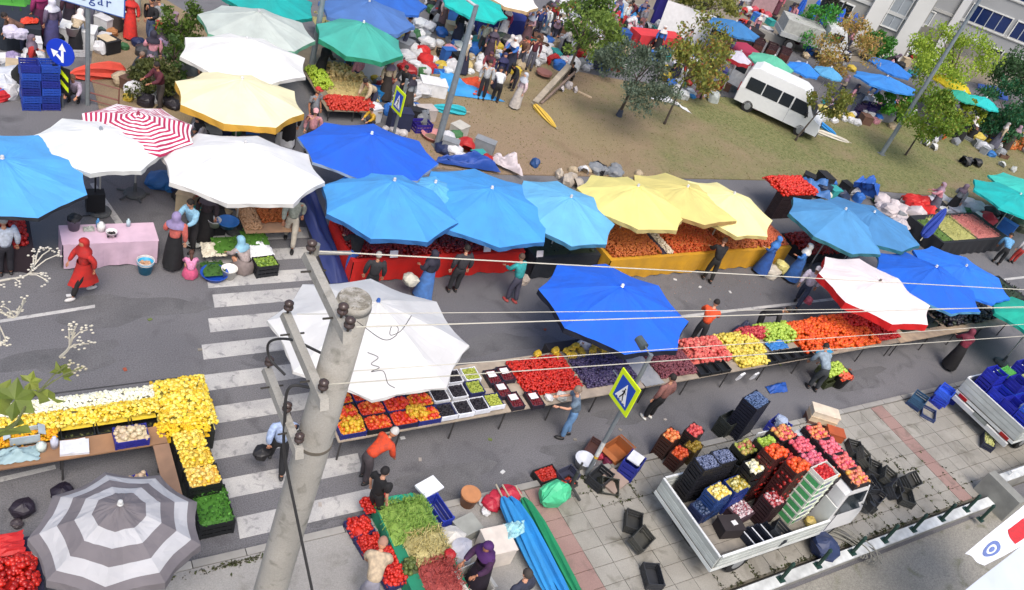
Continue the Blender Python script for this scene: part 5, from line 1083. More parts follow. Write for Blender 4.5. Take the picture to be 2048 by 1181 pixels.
# plastic sack and coiled net near the green posts
sack((17.104,5.535,0.12), '2c3c66', 'dark blue plastic sack against the low wall', .95)
b = MB()
for i in range(10):
    r = .5+.05*i; b.tube([(r*math.cos(a)*1.1, r*math.sin(a)*.5, .05+.03*i*math.sin(a*1+i)**2) for a in [PI*(k/14)*1.2-.4 for k in range(15)]], .016, 5)
tag(obj('coiled_net', b, M('8c8a80', .9), None, (17.818,5.482,0.12), -.8), 'coiled grey net or hose beside the dark blue sack', 'net')
# ================================================================ vehicles
def wheel(t, x, y, r, w, side):
    b = MB(); b.tube([(0, -w/2, 0), (0, -w/2*.9, 0), (0, w/2*.9, 0), (0, w/2, 0)], [r*.9, r, r, r*.9], 20)
    wo = obj('wheel', b, M('18181a', .8), t, (x, y, r))
    obj('rim', MB().tube([(0, side*w*.46, 0), (0, side*w*.53, 0)], [r*.6, r*.5], 14), M('a8acb0', .4, metal=.5), wo)
def extrude_y(prof, y0, y1, inset=0., ztop=None, m=0):
    """side profile (x, z) swept across the width, its roof pulled in a little"""
    b = MB(); n = len(prof); zs = [p[1] for p in prof]; lo, hi = min(zs), max(zs); c = (y0+y1)/2
    ys = [y0, y0*.97+y1*.03, y1*.97+y0*.03, y1]; grow = [.0, 1, 1, .0]
    vs = []
    cx = sum(p[0] for p in prof)/n; cz = sum(p[1] for p in prof)/n
    for y, g in zip(ys, grow):
        for x, z in prof:
            k = inset*max(0, (z-lo)/(hi-lo)-.45)/.55; yy = y+(c-y)*k
            s = 1 if g else .985
            vs.append((cx+(x-cx)*s, yy, cz+(z-cz)*s))
    fs = [(j*n+i, j*n+(i+1) % n, (j+1)*n+(i+1) % n, (j+1)*n+i) for j in range(3) for i in range(n)]
    fs += [tuple(range(n)), tuple(3*n+n-1-k for k in range(n))]
    return b.add(vs, fs, m)
def quad_panel(pts, off=0):
    return MB().add(pts, [(0, 1, 2, 3)])
def pickup(loc, label, bedL=3.65, wd=2.2, color='dcdfdb', boards='bfc4bf', cab=True, floor=.72, side_h=.4, rz=0, gate='c6c9c2', lights=True):
    """drop side pickup: tail at local x=0, cab towards +x; y centred"""
    t = thing('pickup_truck', label, 'pickup truck', loc, rz)
    b = MB(); b.box((2.7, .38, .5), (5.0, .1, .14)); b.box((2.7, -.38, .5), (5.0, .1, .14)); 
    for x in (.1, 1.4, 2.8, 3.8): b.box((x, 0, .5), (.1, .7, .1))
    obj('chassis', b, M('2a2a2a', .8), t)
    fb = MB().box((0, 0, 0), (bedL, wd/9-.01, .04)).mesh('floor_plank')
    for i in range(9): obj('floor_plank', fb, M('8e877c', .85, .35, 3), t, (bedL/2, -wd/2+wd*(i+.5)/9, floor-.02))
    obj('bed_frame', MB().box((bedL/2, 0, floor-.09), (bedL+.04, wd+.02, .1)), M(color, .6, .2, 2), t)
    def gate_panel(nm, cx, cy, L, ax):
        g = MB(); n = 3
        go = obj(nm, MB().box((0, 0, side_h/2), (L, .022, side_h) if ax == 'x' else (.022, L, side_h)), M(gate, .5, .25, 1.5), t, (cx, cy, floor))
        for i in range(n):
            z = side_h*(i+.5)/n; s = (L-.02, .012, side_h/n-.035) if ax == 'x' else (.012, L-.02, side_h/n-.035)
            for sg in (-1, 1):
                obj('plank', MB().box((0, sg*.016, z) if ax == 'x' else (sg*.016, 0, z), s), M(boards, .6, .3, 2), go)
        obj('top_rail', MB().box((0, 0, side_h+.012), (L, .05, .03) if ax == 'x' else (.05, L, .03)), M('e6e8e6', .5), go)
        return go
    gate_panel('tailgate', .0, 0, wd, 'y'); gate_panel('side_board', bedL*.5+.03, -wd/2, bedL-.06, 'x'); gate_panel('side_board', bedL*.5+.03, wd/2, bedL-.06, 'x')
    obj('head_board', MB().box((bedL+.03, 0, floor+.4), (.04, wd-.1, .8)), M(color, .6, .2, 2), t)
    if lights: bp = MB(); bp.box((-.06, 0, .45), (.1, wd-.15, .16)); obj('rear_bumper', bp, M('dfe1df', .5, .15), t)
    if lights: obj('number_plate', MB().box((-.125, 0, .53), (.012, .52, .12)), M('9aa09a', .6), t)
    for s in (-1, 1):
        if lights: obj('tail_light', MB().box((-.03, s*(wd/2-.3), .62), (.06, .3, .1)), M('a81410', .3), t)
        wheel(t, 1.1, s*(wd/2-.18), .33, .24, s); wheel(t, bedL+.7, s*(.88), .33, .2, s)
    x0 = bedL+.1; W2 = 1.03
    prof = [(x0, .45), (x0, 1.9), (x0+.12, 2.04), (x0+.85, 2.02), (x0+1.2, 1.2), (x0+1.32, .95), (x0+1.34, .42)]
    obj('cab', extrude_y(prof, -W2, W2, .06), M('eeeeee', .35, .06), t)
    g = glass()
    obj('rear_window', MB().box((x0-.006, 0, 1.42), (.012, 1.2, .34)), g, t)
    for s in (-1, 1):
        yy = s*(W2*.985); b = MB(); b.add([(x0+.15, yy*.975, 1.12), (x0+1.12, yy*.975, 1.12), (x0+.85, yy*.945, 1.86), (x0+.15, yy*.945, 1.86)], [(0, 1, 2, 3)]); b.v = [(v[0], v[1]+s*.035, v[2]) for v in b.v]
        obj('side_window', b, g, t)
        obj('door_seam', MB().box((x0+.22, s*(W2+.002), .85), (.015, .012, .7)), M('70747a', .6), t)
        obj('mirror', MB().box((x0+1.1, s*(W2+.18), 1.4), (.08, .16, .24)), M('202226', .5), t)
        obj('mirror_arm', MB().tube([(x0+1.05, s*W2, 1.3), (x0+1.1, s*(W2+.14), 1.35)], .015, 6), M('202226', .5), t)
    b = MB(); b.add([(x0+.9, -.85, 1.9), (x0+1.17, -.9, 1.26), (x0+1.17, .9, 1.26), (x0+.9, .85, 1.9)], [(0, 1, 2, 3)]); b.v = [(v[0]+.02, v[1], v[2]+.02) for v in b.v]; obj('windscreen', b, g, t)
    return t
pickup((13.15, 6.84, .12), 'white drop side pickup loaded with fruit crates, parked on the pavement', lights=False)
pickup((26.6, 7.55, .12), 'white pickup with a bed full of blue crates, cut by the right edge', wd=2.25, side_h=.5)
# load of the near pickup
TZ = .12+.73
def tower(x, y, n, h, cc, name, rz=0, size=(.55, .4), z=TZ, slats=2, twist=.03):
    for i in range(n): crate((x+random.uniform(-.012, .012), y+random.uniform(-.012, .012), z+i*h), rz+random.uniform(-twist, twist), cc, level(i, n)+' crate of the '+name, name, (size[0], size[1], h*.97), slats=slats)
    return (x, y, z+n*h-.2)
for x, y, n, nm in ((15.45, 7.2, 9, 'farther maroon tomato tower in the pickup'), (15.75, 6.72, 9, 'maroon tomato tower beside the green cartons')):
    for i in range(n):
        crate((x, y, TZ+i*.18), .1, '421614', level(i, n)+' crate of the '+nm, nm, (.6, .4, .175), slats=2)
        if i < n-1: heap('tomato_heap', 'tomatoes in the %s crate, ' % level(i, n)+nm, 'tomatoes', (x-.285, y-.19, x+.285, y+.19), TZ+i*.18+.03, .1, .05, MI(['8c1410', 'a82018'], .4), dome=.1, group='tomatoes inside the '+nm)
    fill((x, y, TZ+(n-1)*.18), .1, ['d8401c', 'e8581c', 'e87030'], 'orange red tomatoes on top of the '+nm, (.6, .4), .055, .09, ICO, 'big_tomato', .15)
for i in range(7):
    z = TZ+i*.225; o = box_thing((16.25, 6.34, z), (.62, .42, .21), .1, 'cfd6c4', level(i, 7)+' white and green carton of the tall stack in the pickup', 'carton', open_=False, group='stack of white and green cartons')
    for dx, cc, wv in ((-.2, '3a9a54', .1), (0.02, '8a8ea8', .26)): obj('printed_band', MB().box((dx, -.2125, .12), (wv, .004, .12)), M(cc, .7, .3, 20), o)
    obj('printed_band', MB().box((-.3125, 0, .11), (.004, .34, .14)), M('4aa862', .7, .3, 20), o)
q = (16.25, 6.34, TZ+7*.225)
b = MB()
for s in (-1, 1): b.box((s*.3, 0, .05), (.02, .42, .1)); b.box((0, s*.2, .05), (.58, .02, .1))
obj('carton_rim', b, M('e0e0d4', .8), o, (0, 0, .255))
fill((q[0], q[1], q[2]), .1, ['b81818', 'c82424', 'a01010'], 'rows of glossy red fruit in the open top carton', (.58, .4), .05, .03, ICO, 'red_fruit', .08)
for x, y, n, w in ((13.83, 7.62, 6, 'nearest the tailgate'), (14.4, 7.66, 6, 'farther from the tailgate')):
    a = tower(x, y, n, .2, '17171f', 'grape tower in the pickup '+w); fill(a, 0, ['6a7490', '5a6484', '7c84a0'], 'dusty blue grapes on the grape tower '+w, (.55, .4), .022, .07, ICO, 'grape', .17)
a = tower(15.0, 7.6, 3, .34, '121216', 'black crates standing dark in the middle of the pickup'); 
a = tower(13.95, 7.05, 4, .2, '1c3c74', 'blue crates nearest the tailgate in the pickup', .15); fill(a, .15, ['d8b428', 'e4d070', 'e8dcae'], 'yellow and cream fruit on the blue crates nearest the tailgate', (.55, .4), .05, .08, ICO, 'lemon', .17)
a = tower(14.6, 7.1, 4, .2, '1a3480', 'blue crates in the middle of the pickup', .1); fill(a, .1, ['c8a83c', '8c8430', 'e0d8a0'], 'yellow and olive fruit on the middle blue crates', (.55, .4), .05, .08, ICO, 'lemon', .17)
a = tower(15.1, 7.2, 4, .3, '1a1a1c', 'black crates behind the middle blue crates', .05); fill(a, .05, ['dcc850', 'e8e4c0', 'f0ecd8'], 'pale yellow melons on the black crates behind the blue ones', (.55, .4), .06, .08, ICO, 'pale_melon', .17)
a = tower(15.2, 7.75, 3, .4, '20221c', 'black crates of green fruit by the far side board', .05); fill(a, .05, ['8cac3c', 'b83c50', 'a8c04c'], 'green and pink fruit by the far side board', (.55, .4), .055, .06, ICO, 'fig', .17)
a = tower(15.7, 7.62, 4, .35, '1c2018', 'black crates of lime fruit before the cab', .05); fill(a, .05, ['9cb83c', 'b0c850'], 'lime green fruit before the cab', (.5, .36), .055, .06, ICO, 'lime', .17)
for i, (x, y, hs, w) in enumerate([(16.5, 7.75, ['c89a40', 'd84860', 'd8b050'], 'row nearest the cab, farthest from us'), (16.72, 7.3, ['d84860', 'e07080', 'd85058'], 'row nearest the cab, second'), (16.72, 6.86, ['e06888', 'd85868', 'e08898'], 'row nearest the cab, third'), (16.75, 6.42, ['d84868', 'd8a040', 'e06878'], 'row nearest the cab, closest to us'), (16.3, 7.2, ['c83838', 'd84848'], 'dark crate before the peach row'), (16.3, 6.85, ['1c1a20', '2a2630'], 'black crates between tomatoes and peaches')]):
    a = tower(x-.12, y, 4 if i < 4 else 3, .36 if i < 4 else .4, '241c20', 'dark crates, '+w, .08, (.62, .44)); fill(a, .08, hs, 'pink and gold peaches, '+w if i < 4 else 'fruit in the '+w, (.62, .44), .05, .08, ICO, 'peach', .17)
for i, (y, hs, w) in enumerate([(7.5, ['d84860', 'e8a050'], 'far'), (7.02, ['e06070', 'e87888'], 'middle far'), (6.54, ['e05870', 'e88068'], 'middle near'), (6.08, ['d8a040', 'e06878'], 'near')]):
    crate((17.3, y, 2.18), PI/2, '2a2024', 'crate of peaches lying on the pickup cab roof, %s one' % w, 'peach crates on the cab roof', (.46, .6, .18)); fill((17.3, y, 2.18), PI/2, hs, 'pink peaches on the pickup cab roof, %s crate' % w, (.46, .6), .05, .08, ICO, 'peach', .14)
box_thing((14.75, 6.72, TZ), (.6, .42, .22), .15, '3c2630', 'dark box of red grapes with a white lined top in the pickup', 'fruit_box', open_=False); fill((14.75, 6.72, TZ+.1), .15, ['e0dadc', '8c3040', 'd8d0d4'], 'white paper and red grapes on the dark box', (.56, .4), .03, .04, ICO, 'grape', .17)
box_thing((14.15, 6.45, TZ), (.55, .4, .3), -.2, '2c2426', 'dark box with a small white label behind the tailgate', 'fruit_box', open_=False)
tag(obj('label_card', MB().box((0, 0, 0), (.14, .12, .01)), M('e6e2e2', .8), None, (14.2, 6.42, TZ+.35)), 'small white card on the dark box behind the tailgate', 'card')
for i in range(3):
    o = crate((14.75+.0*i, 6.02+.0, TZ+i*.0) if False else (14.55+i*.3, 6.05, TZ), PI/2+.1, '1a2030', 'empty dark tray with a white edge, %s of the three by the near side board' % ['first', 'second', 'third'][i], 'dark trays with white edges', (.5, .27, .2))
    obj('white_edge', MB().box((0, .12, .21), (.44, .03, .012)), M('e4e6ea', .6), o)
a = tower(15.3, 6.5, 4, .2, '2c1418', 'maroon crates in front of the tomato tower', .1, (.5, .4)); fill(a, .1, ['8c1c20', 'a83038', 'd0c8c8'], 'dark red fruit in front of the tomato tower', (.5, .4), .04, .06, ICO, 'plum', .17)
a = tower(13.65, 7.0, 2, .2, '1f2c54', 'low blue crates right at the tailgate', .2, (.45, .4)); fill(a, .2, ['3a4c6c', '2c3a58'], 'blue plums right at the tailgate', (.45, .4), .04, .05, ICO, 'plum', .17)
crate((15.4, 6.0, TZ+.02), .5, '30343a', 'dark grey crate tipped against the near side board', None, (.5, .4, .25), rot=(.3, .1, .5))
sack((16.6, 6.0, TZ), 'c8b060', 'small yellowish bag at the foot of the cartons', .35)
b = MB(); b.box((0, 0, .25), (1.15, .03, .5)); ro = obj('side_rack', b, M('e2e4e2', .5, .1), None, (16.35, 7.99, 1.62)); tag(ro, 'white raised panel with dark openings on the far side of the loaded pickup', 'rack panel')
for dx in (-.3, .2): obj('opening', MB().box((dx, -.018, .28), (.22, .01, .16)), M('101216', .6), ro)
# load of the right pickup: blue crates
for i in range(5):
    for j in range(4):
        for k in range(2 if (i+j) % 3 else 3):
            crate((27.05+i*.58, 6.75+j*.5, .86+k*.38), random.uniform(-.05, .05), ['1424b0', '1a30c0', '1f58d8', '1620a0'][(i+j*2+k) % 4], 'blue crate %s from tailgate, %s from near side, %s layer, right pickup' % (ORD[i], ORD[j], ORD[k]), 'blue crates in the bed of the right pickup', (.56, .47, .37))
for x, y, w, hs in ((27.6, 8.2, 'far', ['4c9c38', '60a848']), (28.3, 7.8, 'middle', ['9aa85c', 'a8b870']), (29.0, 7.3, 'near', ['98a860', 'b0bc78'])):
    fill((x, y, 1.78), .1, hs, 'green vegetables on the blue crates of the right pickup, %s heap' % w, (.6, .4), .06, .06, LEAF, 'vegetables', .17)
box_thing((27.2, 6.9, 1.35), (.45, .4, .3), .1, 'aeb6c4', 'pale grey box among the blue crates of the right pickup', 'box', open_=False); box_thing((28.8, 6.8, 1.7), (.7, .45, .1), .1, 'c4d0c8', 'pale green grey lid on the blue crates of the right pickup', 'lid', open_=False)
# van
def van(loc, rz, label):
    t = thing('minibus', label, 'van', loc, rz); L = 5.3
    prof = [(0, .4), (-.02, 1.2), (.08, 2.05), (.2, 2.35), (.6, 2.5), (3.5, 2.48), (3.95, 2.3), (4.15, 1.95), (4.75, 1.28), (5.3, 1.08), (5.42, .75), (5.38, .4)]
    obj('body', extrude_y(prof, -.97, .97, .16), M('e4e6e6', .3, .05), t); g = glass('20262c', .15)
    for s in (-1, 1):
        def pan(nm, pts): obj(nm, MB().add([(x, s*y, z) for x, y, z in pts], [(0, 1, 2, 3)]), g, t)
        y0, y1 = .985, .93
        for i, (xa, xb) in enumerate([(.35, 1.35), (1.42, 2.42), (2.5, 3.2)]): pan('side_window', [(xa, y0, 1.25), (xb, y0, 1.25), (xb, y1+.0, 1.92), (xa, y1, 1.92)])
        pan('door_window', [(3.3, y0, 1.22), (4.45, y0, 1.22), (4.1, y1, 1.9), (3.3, y1, 1.92)])
        wheel(t, .95, s*.85, .36, .24, s); wheel(t, 4.4, s*.85, .36, .24, s)
        obj('headlight', MB().box((5.28, s*.7, .92), (.16, .36, .2)), M('c4ccd2', .2), t)
        obj('mirror', MB().box((4.3, s*1.12, 1.35), (.1, .2, .3)), M('1c1e22', .5), t)
        obj('tail_light', MB().box((-.02, s*.88, 1.2), (.05, .12, .5)), M('a01c18', .4), t)
        obj('door_seam', MB().box((3.25, s*.978, 1.0), (.015, .012, 1.1)), M('8a8e92', .6), t)
    obj('windscreen', MB().add([(4.18, -.82, 1.96), (4.78, -.88, 1.32), (4.78, .88, 1.32), (4.18, .82, 1.96)], [(0, 1, 2, 3)]), g, t, (.03, 0, .03))
    obj('bumper', MB().box((5.36, 0, .5), (.16, 1.8, .24)), M('4a4e54', .6), t)
    obj('grille', MB().box((5.4, 0, .83), (.06, .8, .1)), M('24262a', .6), t)
    rd = obj('rear_door', MB().box((0, 0, 0), (.06, .9, 1.6)), M('e4e6e6', .35), t, (-.5, .98, 1.3), 1.35)
    obj('pane', MB().box((-.035, 0, .35), (.02, .7, .6)), g, rd)
    return t
vf = Vector((35.959,25.696,0)); vr = Vector((33.713,28.63,0)); dv = (vf-vr).normalized(); va = math.atan2(dv.y, dv.x)
side = Vector((-dv.y, dv.x, 0)); o_ = vr+side*.95+dv*.0
vv = van((o_.x, o_.y, 0), va, 'white minibus with an open rear door and dark windows parked on the lawn'); vv.scale = (.84, .92, .92)
def car(loc, rz, label, col='e6e8e8', L=4.1):
    t = thing('parked_car', label, 'car', loc, rz)
    prof = [(0, .35), (0, .85), (.25, 1.0), (.55, 1.4), (2.2, 1.45), (3.0, 1.0), (3.95, .82), (4.1, .35)]
    obj('body', extrude_y(prof, -.84, .84, .22), M(col, .3, .05), t); g = glass()
    for s in (-1, 1):
        obj('side_window', MB().add([(.55, s*.83, .98), (2.85, s*.83, .98), (2.15, s*.72, 1.36), (.7, s*.72, 1.36)], [(0, 1, 2, 3)]), g, t, (0, s*.02, 0))
        for x in (.8, 3.3): wheel(t, x, s*.74, .31, .2, s)
    obj('windscreen', MB().add([(2.24, -.66, 1.42), (2.98, -.74, 1.02), (2.98, .74, 1.02), (2.24, .66, 1.42)], [(0, 1, 2, 3)]), g, t, (.03, 0, .03))
    return t
p = (59.597,38.826,0); car(p, -.5, 'small white car parked by the grey apartment block')
p = (29.763,40.214,0); car(p, -.15, 'pale car parked at the top edge behind the market')
# box lorry with blue slanting sheets behind
p = (45.317,37.654,0); t = thing('small_lorry', 'small white lorry behind the mint green parasol', 'lorry', p, -.55)
obj('cab', extrude_y([(2.8, .5), (2.8, 2.2), (3.0, 2.35), (3.9, 2.3), (4.4, 1.4), (4.5, .5)], -.95, .95, .1), M('dfe2e2', .4), t)
obj('windscreen', MB().add([(3.95, -.8, 2.25), (4.4, -.85, 1.45), (4.4, .85, 1.45), (3.95, .8, 2.25)], [(0, 1, 2, 3)]), glass(), t, (.04, 0, .02))
obj('side_window', MB().box((3.5, -.93, 1.8), (.7, .04, .45)), glass(), t)
obj('load_bed', MB().box((1.3, 0, .95), (2.8, 1.9, .3)), M('b4b8b8', .7), t)
obj('canvas', MB().box((1.3, 0, 1.5), (2.6, 1.8, .8)), M('b8bab4', .8, .3), t)
for x in (.8, 3.6):
    for s in (-1, 1): wheel(t, x, s*.8, .38, .24, s)
for i in range(5):
    a = Vector((49.509,40.238,0))+Vector((i*.75, -i*.55, 0)); closed_umbrella((a.x, a.y, .4), (a.x+.1, a.y+.1, 2.5), '1f62cc', ORD[i]+' tall folded blue parasol from the left behind the white lorry', .22, 'folded blue parasols standing in a row')
closed_umbrella((47.039,36.284,0.3), (46.881,35.89,1.8), '1d58c8', 'long folded blue parasol leaning against the white lorry', .3)
# ================================================================ people
person((2.177,17.335,0), 195, 'walk', 'woman in a long red coat and red headscarf crossing the street', 'c01c14', '1c1818', 'trousers', 'headscarf', 'b81a14', 1.64, tunic='c42016', shoe='d8d4d0')
person((4.359,18.177,0), 60, 'carry', 'woman in a coral blouse, long black skirt and lilac headscarf', 'd8685c', '121216', 'skirt', 'headscarf', '8a7ca4', 1.68)
person((4.963,18.87,0), 215, 'reach', 'man in a light blue shirt facing the coral bloused woman', '8cc0dc', '2a2628', h=1.7)
person((5.391,19.282,0), 240, 'stand', 'person in dark brown clothes behind the light blue shirt man', '3a2c30', '1c181a', 'skirt', 'headscarf', '4a4048', 1.6)
person((4.699,17.709,0), 80, 'squat', 'small girl in a pink top and pink skirt crouching beside the crosswalk', 'e08cb4', 'd0547c', 'skirt', 'longhair', '4a2c20', 1.15, shoe='e8e0e0')
person((6.131,17.789,0), 120, 'squat', 'crouching woman in a beige coat and pale blue headscarf', 'b0a09c', '8a7c78', 'skirt', 'headscarf', '8cc0d8', 1.6)
person((7.636,18.881,0), 250, 'walk', 'person in pale grey green shirt and beige trousers on the crosswalk', 'a4aa9c', 'b8b0a0', h=1.75)
person((8.929,17.255,0), 90, 'reach', 'man in a black shirt and blue jeans at the left end of the red stall', '1c1a1e', '2858a8', h=1.7)
person((9.099,16.279,0), 70, 'stand', 'grey haired person half hidden behind the large white parasol', '2c2c30', '1c1c20', hc='a8a49c', h=1.62)
person((10.697,16.144,0), 110, 'carry', 'woman in a dark flowered top and blue skirt before the red stall', '2a2836', '4a7cc0', 'skirt', 'headscarf', '2c2a3c', 1.66)
sack((10.253,16.241,0.5), 'ccc8b8', 'beige carrier bag held by the woman in the blue skirt', .6)
person((11.733,16.217,0), 85, 'stand', 'man in dark grey clothes before the red stall', '3c3a40', '2c2c30', h=1.74)
person((13.415,15.644,0), 105, 'reach', 'woman in turquoise and white with a bag before the red stall', '28a4a4', '4c4a5c', 'trousers', 'hair', '5a4236', 1.66, shoe='c04c48')
sack((13.7,15.78,0.6), 'c0b0a0', 'beige shoulder bag of the woman in turquoise', .55)
person((14.123,12.725,0), 90, 'sit', 'man in a white shirt sitting under the royal blue parasol', 'd8d8dc', '4a4044', h=1.7)
person((18.659,12.878,0), 40, 'reach', 'man in a bright orange shirt leaning behind the peaches', 'e04c10', '2a2a2e', h=1.75)
person((21.45,13.006,0), 310, 'bend', 'man all in black reaching over the stall toward the apples', '1c181c', '141418', h=1.78)
person((24.516,14.012,0), 205, 'walk', 'man in a white shirt and dark jeans walking across the road', 'd4c8d8', '2e3850', hc='c8c4c8', head='cap', h=1.74)
sack((24.643,13.782,0.35), 'e06c80', 'pink carrier bag held by the walking white shirt man', .4)
person((21.55,15.733,0), 70, 'reach', 'man in a black shirt leaning on the orange fronted stall', '1c1c20', '24221e', hc='6a4c3c', h=1.72)
person((24.315,15.833,0), 110, 'carry', 'woman in a blue dress at the right end of the orange stall', '2c64b4', '2a58a4', 'skirt', 'headscarf', '3a78c0', 1.64)
person((25.442,15.305,0), 120, 'carry', 'woman in a light blue dress and white headscarf beside the steel blue parasol', '3a7cc8', '3a70bc', 'skirt', 'headscarf', 'd8d8d4', 1.66)
sack((24.705,15.676,0), 'c8c0b0', 'large pale carrier bag standing between the two women in blue', .8); sack((25.042,15.623,0.3), 'd8cc7c', 'yellow carrier bag between the two women in blue', .6)
person((12.308,10.517,0), 150, 'reach', 'man in a grey blue shirt and light jeans handing over fruit at the near stall', '6a7e90', '6a94c0', hc='8a7868', h=1.74, sleeve='short')
sack((12.62, 11.0, .95), 'e4dcc4', 'small cream bag held out by the jeans man', .25)
person((5.104,11.174,0), 75, 'walk', 'man in a light blue shirt and black trousers on the crosswalk behind the pole', 'a4b8dc', '18181c', h=1.76, shoe='2a2a2a')
sack((4.789,11.301,0.4), '1c1a1c', 'black bag carried by the light blue shirt man on the crosswalk', .45)
person((6.841,10.441,0), 15, 'bend', 'grey haired person in a bright orange jacket bending toward the near stall', 'dc4412', '443c40', hc='c8c4c0', h=1.72)
person((6.625,9.439,0), 20, 'stand', 'woman in a black short sleeved top behind the tomatoes', '121014', '141216', hc='181214', h=1.66, sleeve='short')
person((5.786,7.506,0.12), 60, 'bend', 'balding man in a beige shirt seen from behind at the bottom edge', 'b8a488', '8a8894', hc='a87c68', h=1.74, sleeve='short')
person((8.043,7.234,0.12), 195, 'reach', 'woman in a deep purple veil and dark robe at the white foam boxes', '3c1440', '1e1024', 'skirt', 'headscarf', '4c1a64', 1.66, tunic='2c1030', shoe='18141a')
person((8.316,6.375,0.12), 100, 'stand', 'man with cropped dark hair in a dark flowered shirt at the bottom edge', '2c3044', '2a2a30', h=1.74, hc='3a3430')
person((15.132,10.469,0), 95, 'stand', 'person in black trousers standing behind the crossing sign post', '8c5c54', '141418', h=1.72, shoe='cfcfc8')
person((21.725,10.378,0), 70, 'bend', 'man in a grey shirt bending over the oranges beside the black tub', '8c9ca8', '34383c', h=1.74)
person((28.741,10.141,0), 50, 'reach', 'woman in a dark red jacket and black skirt left of the right pickup', '7c1c34', '141216', 'skirt', 'headscarf', '6c2436', 1.66)
person((37.228,17.621,0), 70, 'squat', 'dark haired person crouching before the red sacks', '8c5c5c', '2c2428', h=1.6)
person((38.995,15.021,0), 45, 'bend', 'person in a blue and white striped shirt bending at the right stall', '5c98c4', '18181c', h=1.7)
person((40.175,14.909,0), 60, 'stand', 'person in red trousers half hidden at the right end of the pink bean heap', 'c8c4c4', 'b83028', h=1.5, hc='c0a090')
person((0.633,18.165,0), 100, 'stand', 'person in a pale shirt and dark trousers at the left edge', 'bcc4d0', '24222a', hc='a8a4a0', h=1.72)
person((10.158,24.965,0), 300, 'stand', 'man in a grey tee and red cap beside the cream parasol', '8c9096', '24262c', 'trousers', 'cap', 'b82c20', 1.76, sleeve='short')
person((9.739,23.782,0), 250, 'stand', 'person with a pink cap behind the blue parasol', 'b88088', '3a3034', 'trousers', 'cap', 'd8a0a4', 1.62)
person((9.05,23.923,0), 90, 'stand', 'person all in black between the cream and the white parasol', '17151a', '141216', 'skirt', 'headscarf', '15131a', 1.66)
person((11.579,28.534,0), 20, 'reach', 'woman in a black robe behind the pale goods', '111014', '101014', 'skirt', 'headscarf', '0e0e12', 1.68, tunic='111014')
person((12.72,25.619,0), 200, 'squat', 'child in a bright yellow shirt crouching behind the blue parasol', 'd8a814', '3a3640', h=1.2, hc='3a2c24')
person((14.558,27.46,0), 220, 'reach', 'person in a black top with a red pattern by the white foam box', '1c1a1e', '2a2a34', h=1.6)
person((12.914,28.672,0), 200, 'squat', 'person in a magenta and dark top crouching behind the straw coloured goods', '8c1c4c', '2a2024', h=1.6, head='headscarf', hc='2c3034')
